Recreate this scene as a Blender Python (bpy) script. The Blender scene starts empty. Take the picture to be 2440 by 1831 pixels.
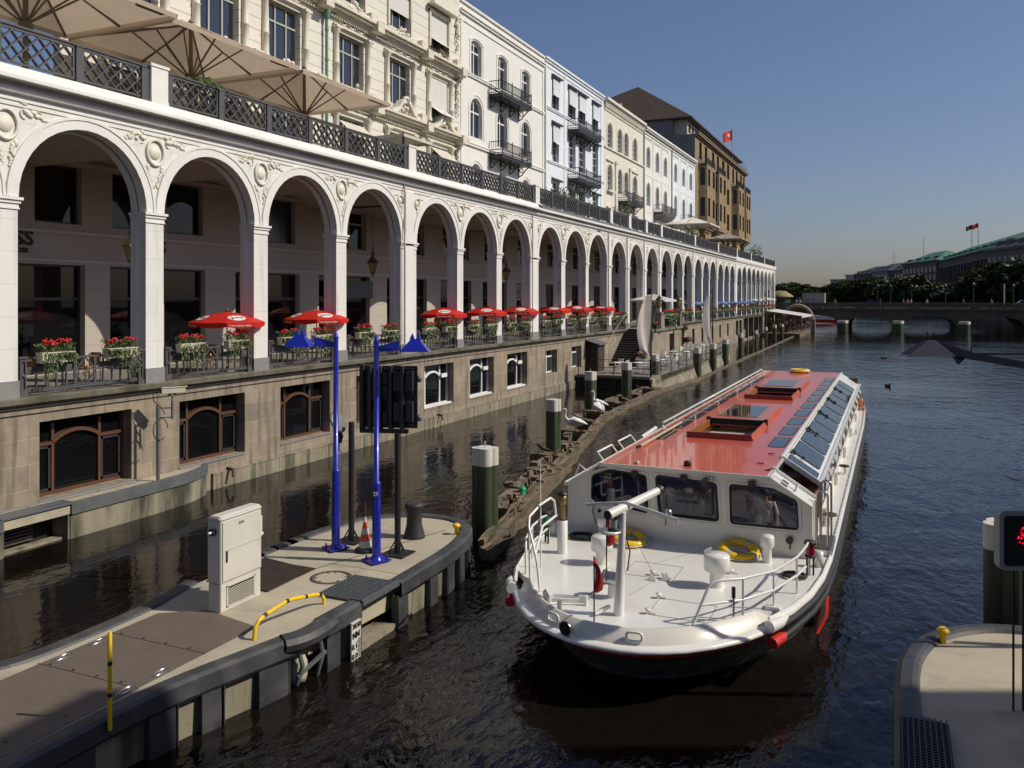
import bpy, bmesh, math, random
from mathutils import Vector, Matrix, Quaternion
R = math.radians
PI = math.pi
sc = bpy.context.scene
C = sc.collection
rnd = random.Random(7)

# ---------------------------------------------------------------- camera, sky, sun, exposure
CAM_YAW = math.atan(910/2040)
cam_d = bpy.data.cameras.new('camera'); cam = bpy.data.objects.new('camera', cam_d); C.objects.link(cam)
cam.location = (0, 0, 5.9); cam.rotation_euler = (R(90), 0, CAM_YAW)
cam_d.sensor_width = 36; cam_d.lens = 36*2040/2440; cam_d.shift_y = -(915.5-711)/2440
cam_d.clip_start = 0.1; cam_d.clip_end = 6000
sc.camera = cam
SUN_AZ = R(16); SUN_EL = R(41)
sunv = Vector((math.cos(SUN_AZ)*math.cos(SUN_EL), math.sin(SUN_AZ)*math.cos(SUN_EL), math.sin(SUN_EL)))
w = bpy.data.worlds.new("World"); sc.world = w; w.use_nodes = True
nt = w.node_tree
bg = nt.nodes['Background']; sky = nt.nodes.new('ShaderNodeTexSky')
sky.sky_type = 'NISHITA'; sky.sun_disc = False
sky.sun_elevation = SUN_EL; sky.sun_rotation = math.atan2(sunv.x, sunv.y)
sky.air_density = 1.1; sky.dust_density = 1.2; sky.ozone_density = 3.0
tint = nt.nodes.new('ShaderNodeMix'); tint.data_type='RGBA'; tint.blend_type='MULTIPLY'; tint.inputs[0].default_value=1; tint.inputs[7].default_value=(1.0,.97,1.12,1)
nt.links.new(sky.outputs[0], tint.inputs[6]); nt.links.new(tint.outputs[2], bg.inputs[0]); bg.inputs[1].default_value = 0.07
sl = bpy.data.lights.new('sun', 'SUN'); sl.energy = 4.0; sl.angle = R(0.5); sl.color = (1.0, 0.93, 0.80)
so = bpy.data.objects.new('sun', sl); C.objects.link(so)
so.rotation_euler = sunv.to_track_quat('Z', 'Y').to_euler(); so.location = (60, 20, 60)
sc.view_settings.view_transform = 'Standard'; sc.view_settings.look = 'None'
sc.view_settings.exposure = 0.0; sc.view_settings.gamma = 1
sc.cycles.max_bounces = 6; sc.cycles.diffuse_bounces = 3; sc.cycles.glossy_bounces = 4
sc.cycles.transparent_max_bounces = 8; sc.cycles.caustics_reflective = False; sc.cycles.caustics_refractive = False

# ---------------------------------------------------------------- materials
MATS = {}
def mat(name, col, rough=.6, metal=0., var=.12, vs=1.5, bump=0., bs=25., ior=1.5, coat=0., col2=None, c2s=.5, stretch=None, emit=0, thr=(.45,.65), alpha=1, trans=0):
    if name in MATS: return MATS[name]
    m = bpy.data.materials.new(name); m.use_nodes = True; t = m.node_tree; N = t.nodes; L = t.links
    p = N['Principled BSDF']
    tc = N.new('ShaderNodeTexCoord'); mp = N.new('ShaderNodeMapping'); L.new(tc.outputs['Object'], mp.inputs[0])
    if stretch: mp.inputs['Scale'].default_value = stretch
    no = N.new('ShaderNodeTexNoise'); no.inputs['Scale'].default_value = vs; no.inputs['Detail'].default_value = 6; no.inputs['Roughness'].default_value = .65
    L.new(mp.outputs[0], no.inputs['Vector'])
    mr = N.new('ShaderNodeMapRange'); mr.inputs['From Min'].default_value = .3; mr.inputs['From Max'].default_value = .7
    mr.inputs['To Min'].default_value = 1-var; mr.inputs['To Max'].default_value = 1+var*.6
    L.new(no.outputs[0], mr.inputs[0])
    mx = N.new('ShaderNodeMix'); mx.data_type = 'RGBA'; mx.blend_type = 'MULTIPLY'; mx.inputs[0].default_value = 1
    mx.inputs[6].default_value = (*col, 1)
    L.new(mr.outputs[0], mx.inputs[7])
    out = mx.outputs[2]
    if col2:
        n2 = N.new('ShaderNodeTexNoise'); n2.inputs['Scale'].default_value = c2s; n2.inputs['Detail'].default_value = 5
        L.new(mp.outputs[0], n2.inputs['Vector'])
        m2 = N.new('ShaderNodeMapRange'); m2.inputs['From Min'].default_value = thr[0]; m2.inputs['From Max'].default_value = thr[1]
        L.new(n2.outputs[0], m2.inputs[0])
        x2 = N.new('ShaderNodeMix'); x2.data_type = 'RGBA'; L.new(m2.outputs[0], x2.inputs[0]); L.new(out, x2.inputs[6]); x2.inputs[7].default_value = (*col2, 1)
        out = x2.outputs[2]
    L.new(out, p.inputs['Base Color'])
    p.inputs['Roughness'].default_value = rough; p.inputs['Metallic'].default_value = metal; p.inputs['IOR'].default_value = ior
    p.inputs['Coat Weight'].default_value = coat
    if alpha < 1: p.inputs['Alpha'].default_value = alpha
    if bump:
        n3 = N.new('ShaderNodeTexNoise'); n3.inputs['Scale'].default_value = bs; n3.inputs['Detail'].default_value = 4
        L.new(tc.outputs['Object'], n3.inputs['Vector'])
        b = N.new('ShaderNodeBump'); b.inputs['Strength'].default_value = bump; b.inputs['Distance'].default_value = .02
        L.new(n3.outputs[0], b.inputs['Height']); L.new(b.outputs[0], p.inputs['Normal'])
    if emit:
        p.inputs['Emission Color'].default_value = (*col, 1); p.inputs['Emission Strength'].default_value = emit
    if trans:
        tl=N.new('ShaderNodeBsdfTranslucent'); ms=N.new('ShaderNodeMixShader'); ms.inputs[0].default_value=trans; L.new(out,tl.inputs[0])
        L.new(p.outputs[0],ms.inputs[1]); L.new(tl.outputs[0],ms.inputs[2]); L.new(ms.outputs[0],N['Material Output'].inputs[0])
    MATS[name] = m
    return m

def brickmat(name, c1, c2, mortar, bw, bh, ms=.012, rough=.8, axes='YZ', var=.2, bump=.35, stain=None, streak=.35):
    """ashlar: brick texture laid on the world Y/Z (or X/Z, X/Y) plane"""
    m = bpy.data.materials.new(name); m.use_nodes = True; t = m.node_tree; N = t.nodes; L = t.links
    p = N['Principled BSDF']; tc = N.new('ShaderNodeTexCoord'); sp = N.new('ShaderNodeSeparateXYZ'); cb = N.new('ShaderNodeCombineXYZ')
    L.new(tc.outputs['Object'], sp.inputs[0])
    L.new(sp.outputs['XYZ'.index(axes[0])], cb.inputs[0]); L.new(sp.outputs['XYZ'.index(axes[1])], cb.inputs[1])
    br = N.new('ShaderNodeTexBrick'); L.new(cb.outputs[0], br.inputs['Vector'])
    br.inputs['Color1'].default_value = (*c1, 1); br.inputs['Color2'].default_value = (*c2, 1); br.inputs['Mortar'].default_value = (*mortar, 1)
    br.inputs['Scale'].default_value = 1; br.inputs['Brick Width'].default_value = bw; br.inputs['Row Height'].default_value = bh
    br.inputs['Mortar Size'].default_value = ms; br.inputs['Mortar Smooth'].default_value = .3
    no = N.new('ShaderNodeTexNoise'); no.inputs['Scale'].default_value = 1.3; no.inputs['Detail'].default_value = 8; no.inputs['Roughness'].default_value = .7
    L.new(tc.outputs['Object'], no.inputs['Vector'])
    mr = N.new('ShaderNodeMapRange'); mr.inputs['From Min'].default_value = .3; mr.inputs['From Max'].default_value = .7
    mr.inputs['To Min'].default_value = 1-var; mr.inputs['To Max'].default_value = 1+var*.5; L.new(no.outputs[0], mr.inputs[0])
    mx = N.new('ShaderNodeMix'); mx.data_type = 'RGBA'; mx.blend_type = 'MULTIPLY'; mx.inputs[0].default_value = 1
    L.new(br.outputs[0], mx.inputs[6]); L.new(mr.outputs[0], mx.inputs[7]); out = mx.outputs[2]
    if stain:      # vertical run-off stains
        mp = N.new('ShaderNodeMapping'); mp.inputs['Scale'].default_value = (2.6, 2.6, .22); L.new(tc.outputs['Object'], mp.inputs[0])
        n2 = N.new('ShaderNodeTexNoise'); n2.inputs['Scale'].default_value = 1.4; n2.inputs['Detail'].default_value = 5; L.new(mp.outputs[0], n2.inputs['Vector'])
        m2 = N.new('ShaderNodeMapRange'); m2.inputs['From Min'].default_value = .5; m2.inputs['From Max'].default_value = .68; m2.inputs['To Max'].default_value = streak
        L.new(n2.outputs[0], m2.inputs[0])
        x2 = N.new('ShaderNodeMix'); x2.data_type = 'RGBA'; L.new(m2.outputs[0], x2.inputs[0]); L.new(out, x2.inputs[6]); x2.inputs[7].default_value = (*stain, 1)
        out = x2.outputs[2]
    L.new(out, p.inputs['Base Color']); p.inputs['Roughness'].default_value = rough
    b = N.new('ShaderNodeBump'); b.inputs['Strength'].default_value = bump; b.inputs['Distance'].default_value = .02; b.invert = True
    mm = N.new('ShaderNodeMath'); mm.operation = 'MULTIPLY_ADD'; L.new(no.outputs[0], mm.inputs[0]); mm.inputs[1].default_value = -.5; L.new(br.outputs['Fac'], mm.inputs[2])
    L.new(mm.outputs[0], b.inputs['Height']); L.new(b.outputs[0], p.inputs['Normal'])
    MATS[name] = m
    return m

ARC = brickmat('arcade_paint', (.74,.725,.68), (.72,.70,.655), (.50,.48,.44), 2.6, .78, .006, .55, var=.06, bump=.12, stain=(.40,.36,.29), streak=.34)
ARCP = mat('arcade_moulding', (.75,.735,.69), .55, var=.07, vs=.8, bump=.12, bs=14)
ORNM = mat('ornament_paint', (.72,.68,.58), .6, var=.12, vs=4, bump=.3, bs=30)
PLI = mat('plinth_grey', (.22,.215,.21), .7, var=.15, vs=3)
LEDGEM = mat('mossy_stone', (.19,.17,.13), .9, var=.3, vs=3, bump=.6, bs=9, col2=(.075,.08,.035), c2s=1.2, stretch=(1,1,1))
LEAD = mat('lead_sheet', (.13,.13,.135), .55, var=.2, vs=2, bump=.2, bs=4)
SAND = brickmat('basement_sandstone', (.33,.265,.19), (.25,.205,.155), (.42,.35,.27), 1.5, .62, .01, .85, stain=(.07,.06,.05), var=.3, streak=.6)
SANDLOW = brickmat('quay_sandstone', (.30,.26,.19), (.24,.21,.15), (.16,.14,.10), 1.2, .45, .012, .9, stain=(.045,.05,.028), var=.35, streak=.85)
PLAST = mat('plaster_cream_white', (.74,.73,.68), .6, var=.06, vs=.5, bump=.1, bs=8)
PLASTB = mat('plaster_cool_white', (.72,.76,.80), .6, var=.05, vs=.5, bump=.1, bs=8)
PLASTC = mat('plaster_cream', (.70,.66,.57), .6, var=.06, vs=.5, bump=.1, bs=8)
ORNW = brickmat('ornate_plaster', (.70,.67,.58), (.69,.66,.57), (.36,.32,.25), 30, .52, .018, .6, var=.07, bump=.5)
ORNP = mat('ornate_trim', (.66,.61,.50), .6, var=.12, vs=2, bump=.25, bs=12)
BROWN = brickmat('brown_ashlar', (.30,.215,.115), (.23,.165,.09), (.16,.115,.065), 1.1, .45, .012, .85, var=.2)
GREYW = mat('grey_render', (.20,.195,.19), .8, var=.15, vs=.4, bump=.15, bs=3)
ROOFT = mat('brown_roof_tiles', (.07,.045,.032), .8, var=.3, vs=2, bump=.4, bs=12)
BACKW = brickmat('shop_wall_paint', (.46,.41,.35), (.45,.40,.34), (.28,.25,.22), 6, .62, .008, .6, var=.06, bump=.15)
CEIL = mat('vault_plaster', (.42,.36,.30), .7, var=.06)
def glassmat(name, col, ior=1.9, rough=.03):
    m = mat(name, col, rough, var=.25, vs=.35, ior=ior); return m
GLS = glassmat('window_glass', (.012,.015,.022), 2.1)
GLD = glassmat('shop_glass', (.006,.006,.007), 1.45)
GLG = mat('curtain_glass', (.035,.05,.05), .15, var=.4, vs=3, stretch=(1,3,.3), ior=1.5)
IRON = mat('railing_iron', (.085,.083,.085), .45, var=.15, vs=6)
IRONB = mat('black_iron', (.022,.022,.023), .45, var=.15, vs=6)
FRW = mat('white_frame', (.78,.78,.76), .4, var=.04)
FRG = mat('grey_frame', (.42,.41,.36), .4, var=.04)
FRB = mat('brown_frame', (.11,.048,.024), .45, var=.15, vs=5)
FRD = mat('dark_frame', (.035,.037,.04), .4, var=.1)
BLIND = mat('sun_blind', (.62,.60,.56), .7, var=.06, vs=3)
BLINDC = mat('awning_canvas', (.56,.53,.45), .8, var=.06, vs=3)
SLATEC = mat('awning_box', (.06,.062,.065), .5, var=.1)
COPP = mat('green_copper', (.10,.26,.18), .6, var=.15, vs=2)
CREAMB = mat('flower_box_cream', (.68,.64,.47), .5, var=.06, vs=4)
LEAF = mat('leaf_green', (.06,.10,.022), .6, var=.35, vs=20, col2=(.16,.19,.07), c2s=14)
LEAFD = mat('leaf_dark', (.040,.060,.018), .95, ior=1.2, var=.45, vs=1.2, col2=(.055,.075,.018), c2s=.4)
LEAFC = mat('shrub_green', (.035,.06,.018), .6, var=.35, vs=6)
BLOOM = mat('geranium_red', (.62,.010,.02), .5, var=.25, vs=30)
REDU = mat('umbrella_red', (.72,.028,.018), .65, var=.05, vs=3, trans=.3)
UWHITE = mat('umbrella_print_white', (.75,.75,.70), .6, var=.03)
UBLACK = mat('print_black', (.01,.01,.01), .6, var=.03)
URED = mat('print_red', (.55,.01,.01), .6, var=.03)
TAN = mat('parasol_canvas', (.60,.49,.37), .8, var=.06, vs=1.5, trans=.42)
TANP = mat('parasol_wood', (.17,.125,.085), .6, var=.1, vs=6)
BRASS = mat('aged_brass', (.25,.17,.07), .4, metal=.7, var=.3, vs=15)
LANTG = mat('lantern_glass', (.42,.32,.12), .25, var=.25, vs=6)
CONC = mat('concrete', (.43,.38,.28), .9, var=.14, vs=1.1, bump=.25, bs=35, col2=(.30,.27,.21), c2s=1.6, thr=(.5,.75))
CONCD = mat('concrete_wet', (.27,.24,.17), .85, var=.3, vs=2, bump=.4, bs=14, col2=(.05,.05,.035), c2s=1.1, stretch=(1.6,1.6,.35))
RUBB = mat('rubber_fender', (.042,.043,.048), .55, var=.3, vs=2.5, bump=.25, bs=14, col2=(.075,.073,.072), c2s=1.8)
PLATE = mat('brown_plate', (.135,.105,.08), .7, var=.14, vs=2.5, bump=.5, bs=70)
GALV = mat('galvanised', (.22,.24,.25), .45, metal=.6, var=.2, vs=12)
STEEL = mat('stainless', (.5,.5,.48), .25, metal=.9, var=.1, vs=8)
RUSTY = mat('rusty_grate', (.09,.07,.055), .6, metal=.3, var=.4, vs=5)
CABW = mat('cabinet_plastic', (.60,.57,.51), .5, var=.07, vs=2, bump=.05, col2=(.50,.46,.40), c2s=1.4, thr=(.5,.8))
BLUE = mat('blue_enamel', (.012,.022,.36), .3, var=.1, vs=3, coat=.4)
BLUE_SHADED = mat('shaded_blue_enamel', (.004,.007,.04), .75, var=.1)  # blue enamel with the building's shade put into its colour
YEL = mat('yellow_paint', (.80,.52,.01), .4, var=.08, vs=6)
BLK = mat('black_paint', (.016,.016,.017), .5, var=.15, vs=6)
ORAN = mat('cone_orange', (.62,.10,.03), .5, var=.15, vs=8)
CONEW = mat('cone_white', (.55,.53,.50), .5, var=.2, vs=8)
PILEG = mat('pile_green', (.055,.075,.035), .5, var=.2, vs=3, col2=(.03,.035,.025), c2s=2, stretch=(1,1,.3))
PILEW = mat('pile_cap_white', (.62,.58,.52), .6, var=.12, vs=3)
TIMB = mat('weathered_timber', (.17,.125,.08), .9, var=.4, vs=5, bump=.8, bs=18, stretch=(3,.5,3), col2=(.07,.065,.04), c2s=1.6)
BOATW = mat('boat_white', (.74,.73,.69), .28, var=.05, vs=1.2, coat=.3, col2=(.66,.63,.56), c2s=1.1, thr=(.55,.85))
BOATC = mat('boat_cabin_cream', (.66,.63,.56), .28, var=.04, vs=1.2, coat=.3)
BOATR = mat('boat_red', (.60,.035,.025), .22, var=.08, vs=1.2, coat=.5)
ROOFR = mat('roof_red', (.58,.095,.035), .32, var=.1, vs=1.1, coat=.5, col2=(.50,.11,.06), c2s=.7, bump=.04, bs=3)
HULLD = mat('hull_bottom', (.085,.08,.065), .6, var=.4, vs=3, col2=(.14,.14,.12), c2s=4)
BRUB = mat('black_rubber', (.02,.02,.022), .6, var=.25, vs=4)
WOODO = mat('varnished_wood', (.32,.12,.03), .35, var=.2, vs=6, stretch=(1,6,6))
WOODC = mat('chair_wood', (.36,.16,.045), .5, var=.2, vs=6)
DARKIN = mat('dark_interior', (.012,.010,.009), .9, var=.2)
PLWH = mat('white_plastic', (.72,.71,.68), .45, var=.05)
CLOTHW = mat('white_cloth', (.72,.68,.62), .8, var=.06, vs=4, trans=.2)
ROPE = mat('dark_rope', (.05,.045,.04), .9, var=.3, vs=20)
SKIN = mat('skin', (.42,.22,.14), .55, var=.08, vs=10)
HAIR = mat('dark_hair', (.03,.018,.01), .7, var=.2, vs=20)
HAIRG = mat('grey_hair', (.30,.28,.26), .7, var=.2, vs=20)
FEATH = mat('swan_feather', (.76,.74,.70), .7, var=.1, vs=8, bump=.3, bs=30)
BIRDD = mat('dark_feather', (.02,.02,.022), .6, var=.3, vs=10)
BILL = mat('orange_bill', (.45,.12,.02), .5, var=.1)
GRASSM = mat('grass_tuft', (.09,.11,.03), .8, var=.4, vs=8)
BARK = mat('bark', (.06,.045,.03), .9, var=.3, vs=5, bump=.5)
REDLED = mat('red_signal_light', (.9,.005,.03), .5, var=.1, emit=1.2)
GREYSTONE = brickmat('far_stone', (.16,.14,.12), (.15,.13,.11), (.09,.08,.07), 3.2, 1.1, .05, .85, var=.15)
COPPERR = mat('green_copper_roof', (.08,.20,.13), .6, var=.15, vs=.25)
SLATER = mat('slate_roof', (.055,.058,.065), .6, var=.2, vs=.5)
BRIDGEM = brickmat('bridge_stone', (.13,.105,.075), (.11,.09,.065), (.06,.05,.04), 1.6, .6, .02, .85, axes='XZ', var=.25, stain=(.04,.035,.03))

# ---------------------------------------------------------------- mesh helpers
class MB:
    def __init__(s, T=None): s.v=[]; s.f=[]; s.sm=[]; s.T=T
    def add(s, vs, fs, smooth=False):
        n = len(s.v)
        for p in vs:
            p = Vector(p); s.v.append(s.T @ p if s.T else p)
        for f in fs: s.f.append([n+i for i in f]); s.sm.append(smooth)
        return s
    def box(s, x0,x1,y0,y1,z0,z1):
        if x0>x1: x0,x1=x1,x0
        if y0>y1: y0,y1=y1,y0
        if z0>z1: z0,z1=z1,z0
        return s.add([(x0,y0,z0),(x1,y0,z0),(x1,y1,z0),(x0,y1,z0),(x0,y0,z1),(x1,y0,z1),(x1,y1,z1),(x0,y1,z1)],
            [(0,3,2,1),(4,5,6,7),(0,1,5,4),(1,2,6,5),(2,3,7,6),(3,0,4,7)])
    def bar(s, a, b, w, h=None, up=(0,0,1)):
        a=Vector(a); b=Vector(b); d=(b-a).normalized(); u=Vector(up)
        if abs(d.dot(u))>.97: u=Vector((1,0,0))
        x=d.cross(u).normalized(); u=x.cross(d).normalized(); h=h or w; x*=w/2; u*=h/2
        return s.add([a-x-u,a+x-u,a+x+u,a-x+u,b-x-u,b+x-u,b+x+u,b-x+u],[(0,3,2,1),(4,5,6,7),(0,1,5,4),(1,2,6,5),(2,3,7,6),(3,0,4,7)])
    def tube(s, pts, r, n=8, closed=False, caps=True):
        pts=[Vector(p) for p in pts]; m=len(pts); rs = r if isinstance(r,(list,tuple)) else [r]*m
        rings=[]; prev=None
        for i,p in enumerate(pts):
            if closed: t=(pts[(i+1)%m]-pts[i-1])
            else: t=(pts[min(i+1,m-1)]-pts[max(i-1,0)])
            t.normalize()
            if prev is None:
                a=Vector((0,0,1)) if abs(t.z)<.9 else Vector((1,0,0)); x=t.cross(a).normalized()
            else: x=(prev-t*prev.dot(t)).normalized()
            prev=x; y=t.cross(x)
            rings.append([p+(x*math.cos(2*PI*k/n)+y*math.sin(2*PI*k/n))*rs[i] for k in range(n)])
        vs=[q for rg in rings for q in rg]; fs=[]
        for i in range(m if closed else m-1):
            j=(i+1)%m
            for k in range(n): fs.append((i*n+k, i*n+(k+1)%n, j*n+(k+1)%n, j*n+k))
        s.add(vs,fs,True)
        if caps and not closed:
            s.add(rings[0],[tuple(range(n))[::-1]]); s.add(rings[-1],[tuple(range(n))])
        return s
    def cyl(s, a, b, r, r2=None, n=12): return s.tube([a,b],[r, r if r2 is None else r2],n)
    def lathe(s, prof, c=(0,0,0), n=16, axis='Z', a0=0, a1=2*PI, smooth=True):
        c=Vector(c); full=abs(a1-a0-2*PI)<1e-6; k=n if full else n+1; vs=[]
        for (r,z) in prof:
            for i in range(k):
                a=a0+(a1-a0)*i/n
                q=Vector((r*math.cos(a), r*math.sin(a), z))
                if axis=='X': q=Vector((q.z,q.x,q.y))
                if axis=='Y': q=Vector((q.x,q.z,q.y))
                vs.append(c+q)
        fs=[]
        for j in range(len(prof)-1):
            for i in range(n if full else n):
                i2=(i+1)%k
                fs.append((j*k+i, j*k+i2, (j+1)*k+i2, (j+1)*k+i))
        return s.add(vs,fs,smooth)
    def prism(s, poly, z0, z1):
        n=len(poly); vs=[(x,y,z0) for x,y in poly]+[(x,y,z1) for x,y in poly]
        return s.add(vs,[tuple(range(n))[::-1],tuple(range(n,2*n))]+[(i,(i+1)%n,n+(i+1)%n,n+i) for i in range(n)])
    def extr(s, pts, vec, caps=True):
        n=len(pts); pts=[Vector(p) for p in pts]; vec=Vector(vec)
        fs=[(i,(i+1)%n,n+(i+1)%n,n+i) for i in range(n)]
        if caps: fs+= [tuple(range(n))[::-1],tuple(range(n,2*n))]
        return s.add(pts+[p+vec for p in pts],fs)
    def face(s, pts): return s.add(pts,[tuple(range(len(pts)))])
    def sph(s, c, r, n=8, sx=1, sy=1, sz=1):
        prof=[(math.sin(PI*i/(n//2+1))*1.0, -math.cos(PI*i/(n//2+1))) for i in range(n//2+2)]
        c=Vector(c); vs=[]; fs=[]
        for (q,z) in prof:
            for i in range(n):
                a=2*PI*i/n; vs.append(c+Vector((q*math.cos(a)*r*sx,q*math.sin(a)*r*sy,z*r*sz)))
        for j in range(len(prof)-1):
            for i in range(n): fs.append((j*n+i,j*n+(i+1)%n,(j+1)*n+(i+1)%n,(j+1)*n+i))
        return s.add(vs,fs,True)
    def leaf(s, c, d, L, W):
        c=Vector(c); d=Vector(d).normalized(); a=d.cross(Vector((rnd.random()-.5,rnd.random()-.5,rnd.random()-.5))).normalized()
        return s.add([c, c+d*L*.5+a*W/2, c+d*L, c+d*L*.5-a*W/2],[(0,1,2,3)])
    def mesh(s, name, m=None, recalc=True, bevel=0):
        me=bpy.data.meshes.new(name); me.from_pydata([tuple(v) for v in s.v],[],s.f)
        for p,k in zip(me.polygons,s.sm): p.use_smooth=k
        if recalc or bevel:
            bm=bmesh.new(); bm.from_mesh(me)
            if bevel:
                bmesh.ops.remove_doubles(bm,verts=bm.verts,dist=1e-5)
                bmesh.ops.recalc_face_normals(bm,faces=bm.faces)
                es=[e for e in bm.edges if len(e.link_faces)==2 and e.calc_face_angle(0)>.5]
                bmesh.ops.bevel(bm,geom=es,offset=bevel,segments=2,affect='EDGES',clamp_overlap=True)
            else: bmesh.ops.recalc_face_normals(bm,faces=bm.faces)
            bm.to_mesh(me); bm.free()
        if m: me.materials.append(m)
        return me
    def each(s, name, m, parent=None):
        par=list(range(len(s.v)))
        def fd(i):
            while par[i]!=i: par[i]=par[par[i]]; i=par[i]
            return i
        for f in s.f:
            for k in f[1:]: par[fd(k)]=fd(f[0])
        g={}
        for f,sm in zip(s.f,s.sm): g.setdefault(fd(f[0]),[]).append((f,sm))
        for fs in g.values():
            ix={}; q=MB()
            for f,sm in fs:
                for k in f:
                    if k not in ix: ix[k]=len(q.v); q.v.append(s.v[k])
                q.f.append([ix[k] for k in f]); q.sm.append(sm)
            o=q.build(name,m,parent,recalc=len(fs)>1)
        return o
    def build(s, name, m, parent=None, recalc=True, bevel=0):
        return obj(name, s.mesh(name, m, recalc, bevel), parent)

def wmat(o):
    l=Matrix.Translation(o.location) @ o.rotation_euler.to_matrix().to_4x4()
    return l if o.parent is None else wmat(o.parent) @ o.matrix_parent_inverse @ l
def obj(name, me, parent=None, m=None):
    o=bpy.data.objects.new(name,me); C.objects.link(o)
    if parent is not None:
        o.parent=parent
        o.matrix_parent_inverse=wmat(parent).inverted()
    return o
def tag(o, label, cat, group=None):
    o['label']=label; o['category']=cat
    if group: o['group']=group
    return o
def thing(name, label, cat, loc=(0,0,0), group=None):
    o=bpy.data.objects.new(name,None); C.objects.link(o); o.location=loc; o.empty_display_size=.2
    return tag(o,label,cat,group)
def struct(o, kind='structure'): o['kind']=kind; return o
def kids(o): return [c for c in C.objects if c.parent==o]
KID={}
def dup(src, loc=None, rz=None, label=None, scale=None, parent=None, top=True):
    c=src.copy(); C.objects.link(c)
    if parent is not None: c.parent=parent
    if loc is not None: c.location=loc
    if rz is not None: c.rotation_euler=(0,0,rz)
    if scale is not None: c.scale=(scale,)*3 if not isinstance(scale,(tuple,list)) else scale
    if label: c['label']=label
    for ch in kids_of(src): dup(ch,parent=c,top=False)
    return c
def kids_of(o):
    if o.name not in KID: KID[o.name]=list(o.children)
    return KID[o.name]
TXT={}
def textmesh(s, size, extr=.004, bold=0):
    k=(s,size,extr,bold)
    if k in TXT: return TXT[k].copy()
    cu=bpy.data.curves.new('lettering','FONT'); cu.body=s; cu.size=size; cu.extrude=extr; cu.align_x='CENTER'; cu.align_y='CENTER'; cu.offset=bold; cu.resolution_u=2
    o=bpy.data.objects.new('lettering',cu); C.objects.link(o); bpy.context.view_layer.update()
    me=bpy.data.meshes.new_from_object(o.evaluated_get(bpy.context.evaluated_depsgraph_get()))
    bpy.data.objects.remove(o); bpy.data.curves.remove(cu); TXT[k]=me
    return me.copy()
def text(s, size, loc, X, Y, m, parent=None, name='lettering', extr=.004, bold=0, sx=1):
    """lettering with its reading direction along X and its up direction along Y"""
    me=textmesh(s,size,extr,bold); X=Vector(X).normalized(); Y=Vector(Y).normalized(); Z=X.cross(Y)
    M=Matrix.Translation(loc) @ Matrix((X*sx,Y,Z)).transposed().to_4x4()
    me.transform(M); me.materials.clear(); me.materials.append(m); me.name=name
    return obj(name,me,parent)
ORDN=['first','second','third','fourth','fifth','sixth','seventh','eighth','ninth','tenth','eleventh','twelfth','thirteenth','fourteenth','fifteenth','sixteenth','seventeenth','eighteenth','nineteenth','twentieth']
ORDN+= ['twenty-'+k for k in ORDN[:9]]+['thirtieth']+['thirty-'+k for k in ORDN[:9]]

def openwall(mb, X, y0,y1,z0,z1, ops, depth, nseg=14):
    """wall in the plane x=X with real openings; ops=(ya,yb,za,zb,kind) kind 0 rect, 1 semicircle top, 2 segmental top; reveals run to X-depth"""
    ys=sorted(set([y0,y1]+[v for o in ops for v in o[:2]])); zs=sorted(set([z0,z1]+[v for o in ops for v in o[2:4]]))
    def inside(y,z):
        return any(o[0]<y<o[1] and o[2]<z<o[3] for o in ops)
    for i in range(len(ys)-1):
        runs=[]
        for j in range(len(zs)-1):
            if not inside((ys[i]+ys[i+1])/2,(zs[j]+zs[j+1])/2):
                if runs and runs[-1][1]==zs[j]: runs[-1][1]=zs[j+1]
                else: runs.append([zs[j],zs[j+1]])
        for a,b in runs: mb.face([(X,ys[i],a),(X,ys[i+1],a),(X,ys[i+1],b),(X,ys[i],b)])
    for (ya,yb,za,zb,k) in ops:
        w=yb-ya; cy=(ya+yb)/2; D=X-depth
        if k:
            h=w/2 if k==1 else w*.16
            rr=(w*w/4+h*h)/(2*h); cz=zb-rr; a=math.asin(min(1,w/2/rr))
            if k==1: a=PI/2
            arc=[(cy-rr*math.sin(a-2*a*i/nseg)*1.0, cz+rr*math.cos(a-2*a*i/nseg)) for i in range(nseg+1)]
            zsp=zb-h
            mid=nseg//2
            mb.face([(X,ya,zb)]+[(X,p,q) for p,q in arc[:mid+1]][::1])
            mb.face([(X,yb,zb)]+[(X,p,q) for p,q in arc[mid:]][::-1])
            for i in range(nseg):
                p,q=arc[i],arc[i+1]; mb.add([(X,*p),(X,*q),(D,*q),(D,*p)],[(0,1,2,3)],False)
        else:
            zsp=zb; mb.face([(X,ya,zb),(X,yb,zb),(D,yb,zb),(D,ya,zb)])
        mb.face([(X,ya,za),(X,ya,zsp),(D,ya,zsp),(D,ya,za)]); mb.face([(X,yb,za),(D,yb,za),(D,yb,zsp),(X,yb,zsp)])
        mb.face([(X,ya,za),(D,ya,za),(D,yb,za),(X,yb,za)])
def arcpts(cy,cz,r,n=16,a0=0,a1=PI): return [(cy+r*math.cos(a0+(a1-a0)*i/n), cz+r*math.sin(a0+(a1-a0)*i/n)) for i in range(n+1)]
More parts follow.
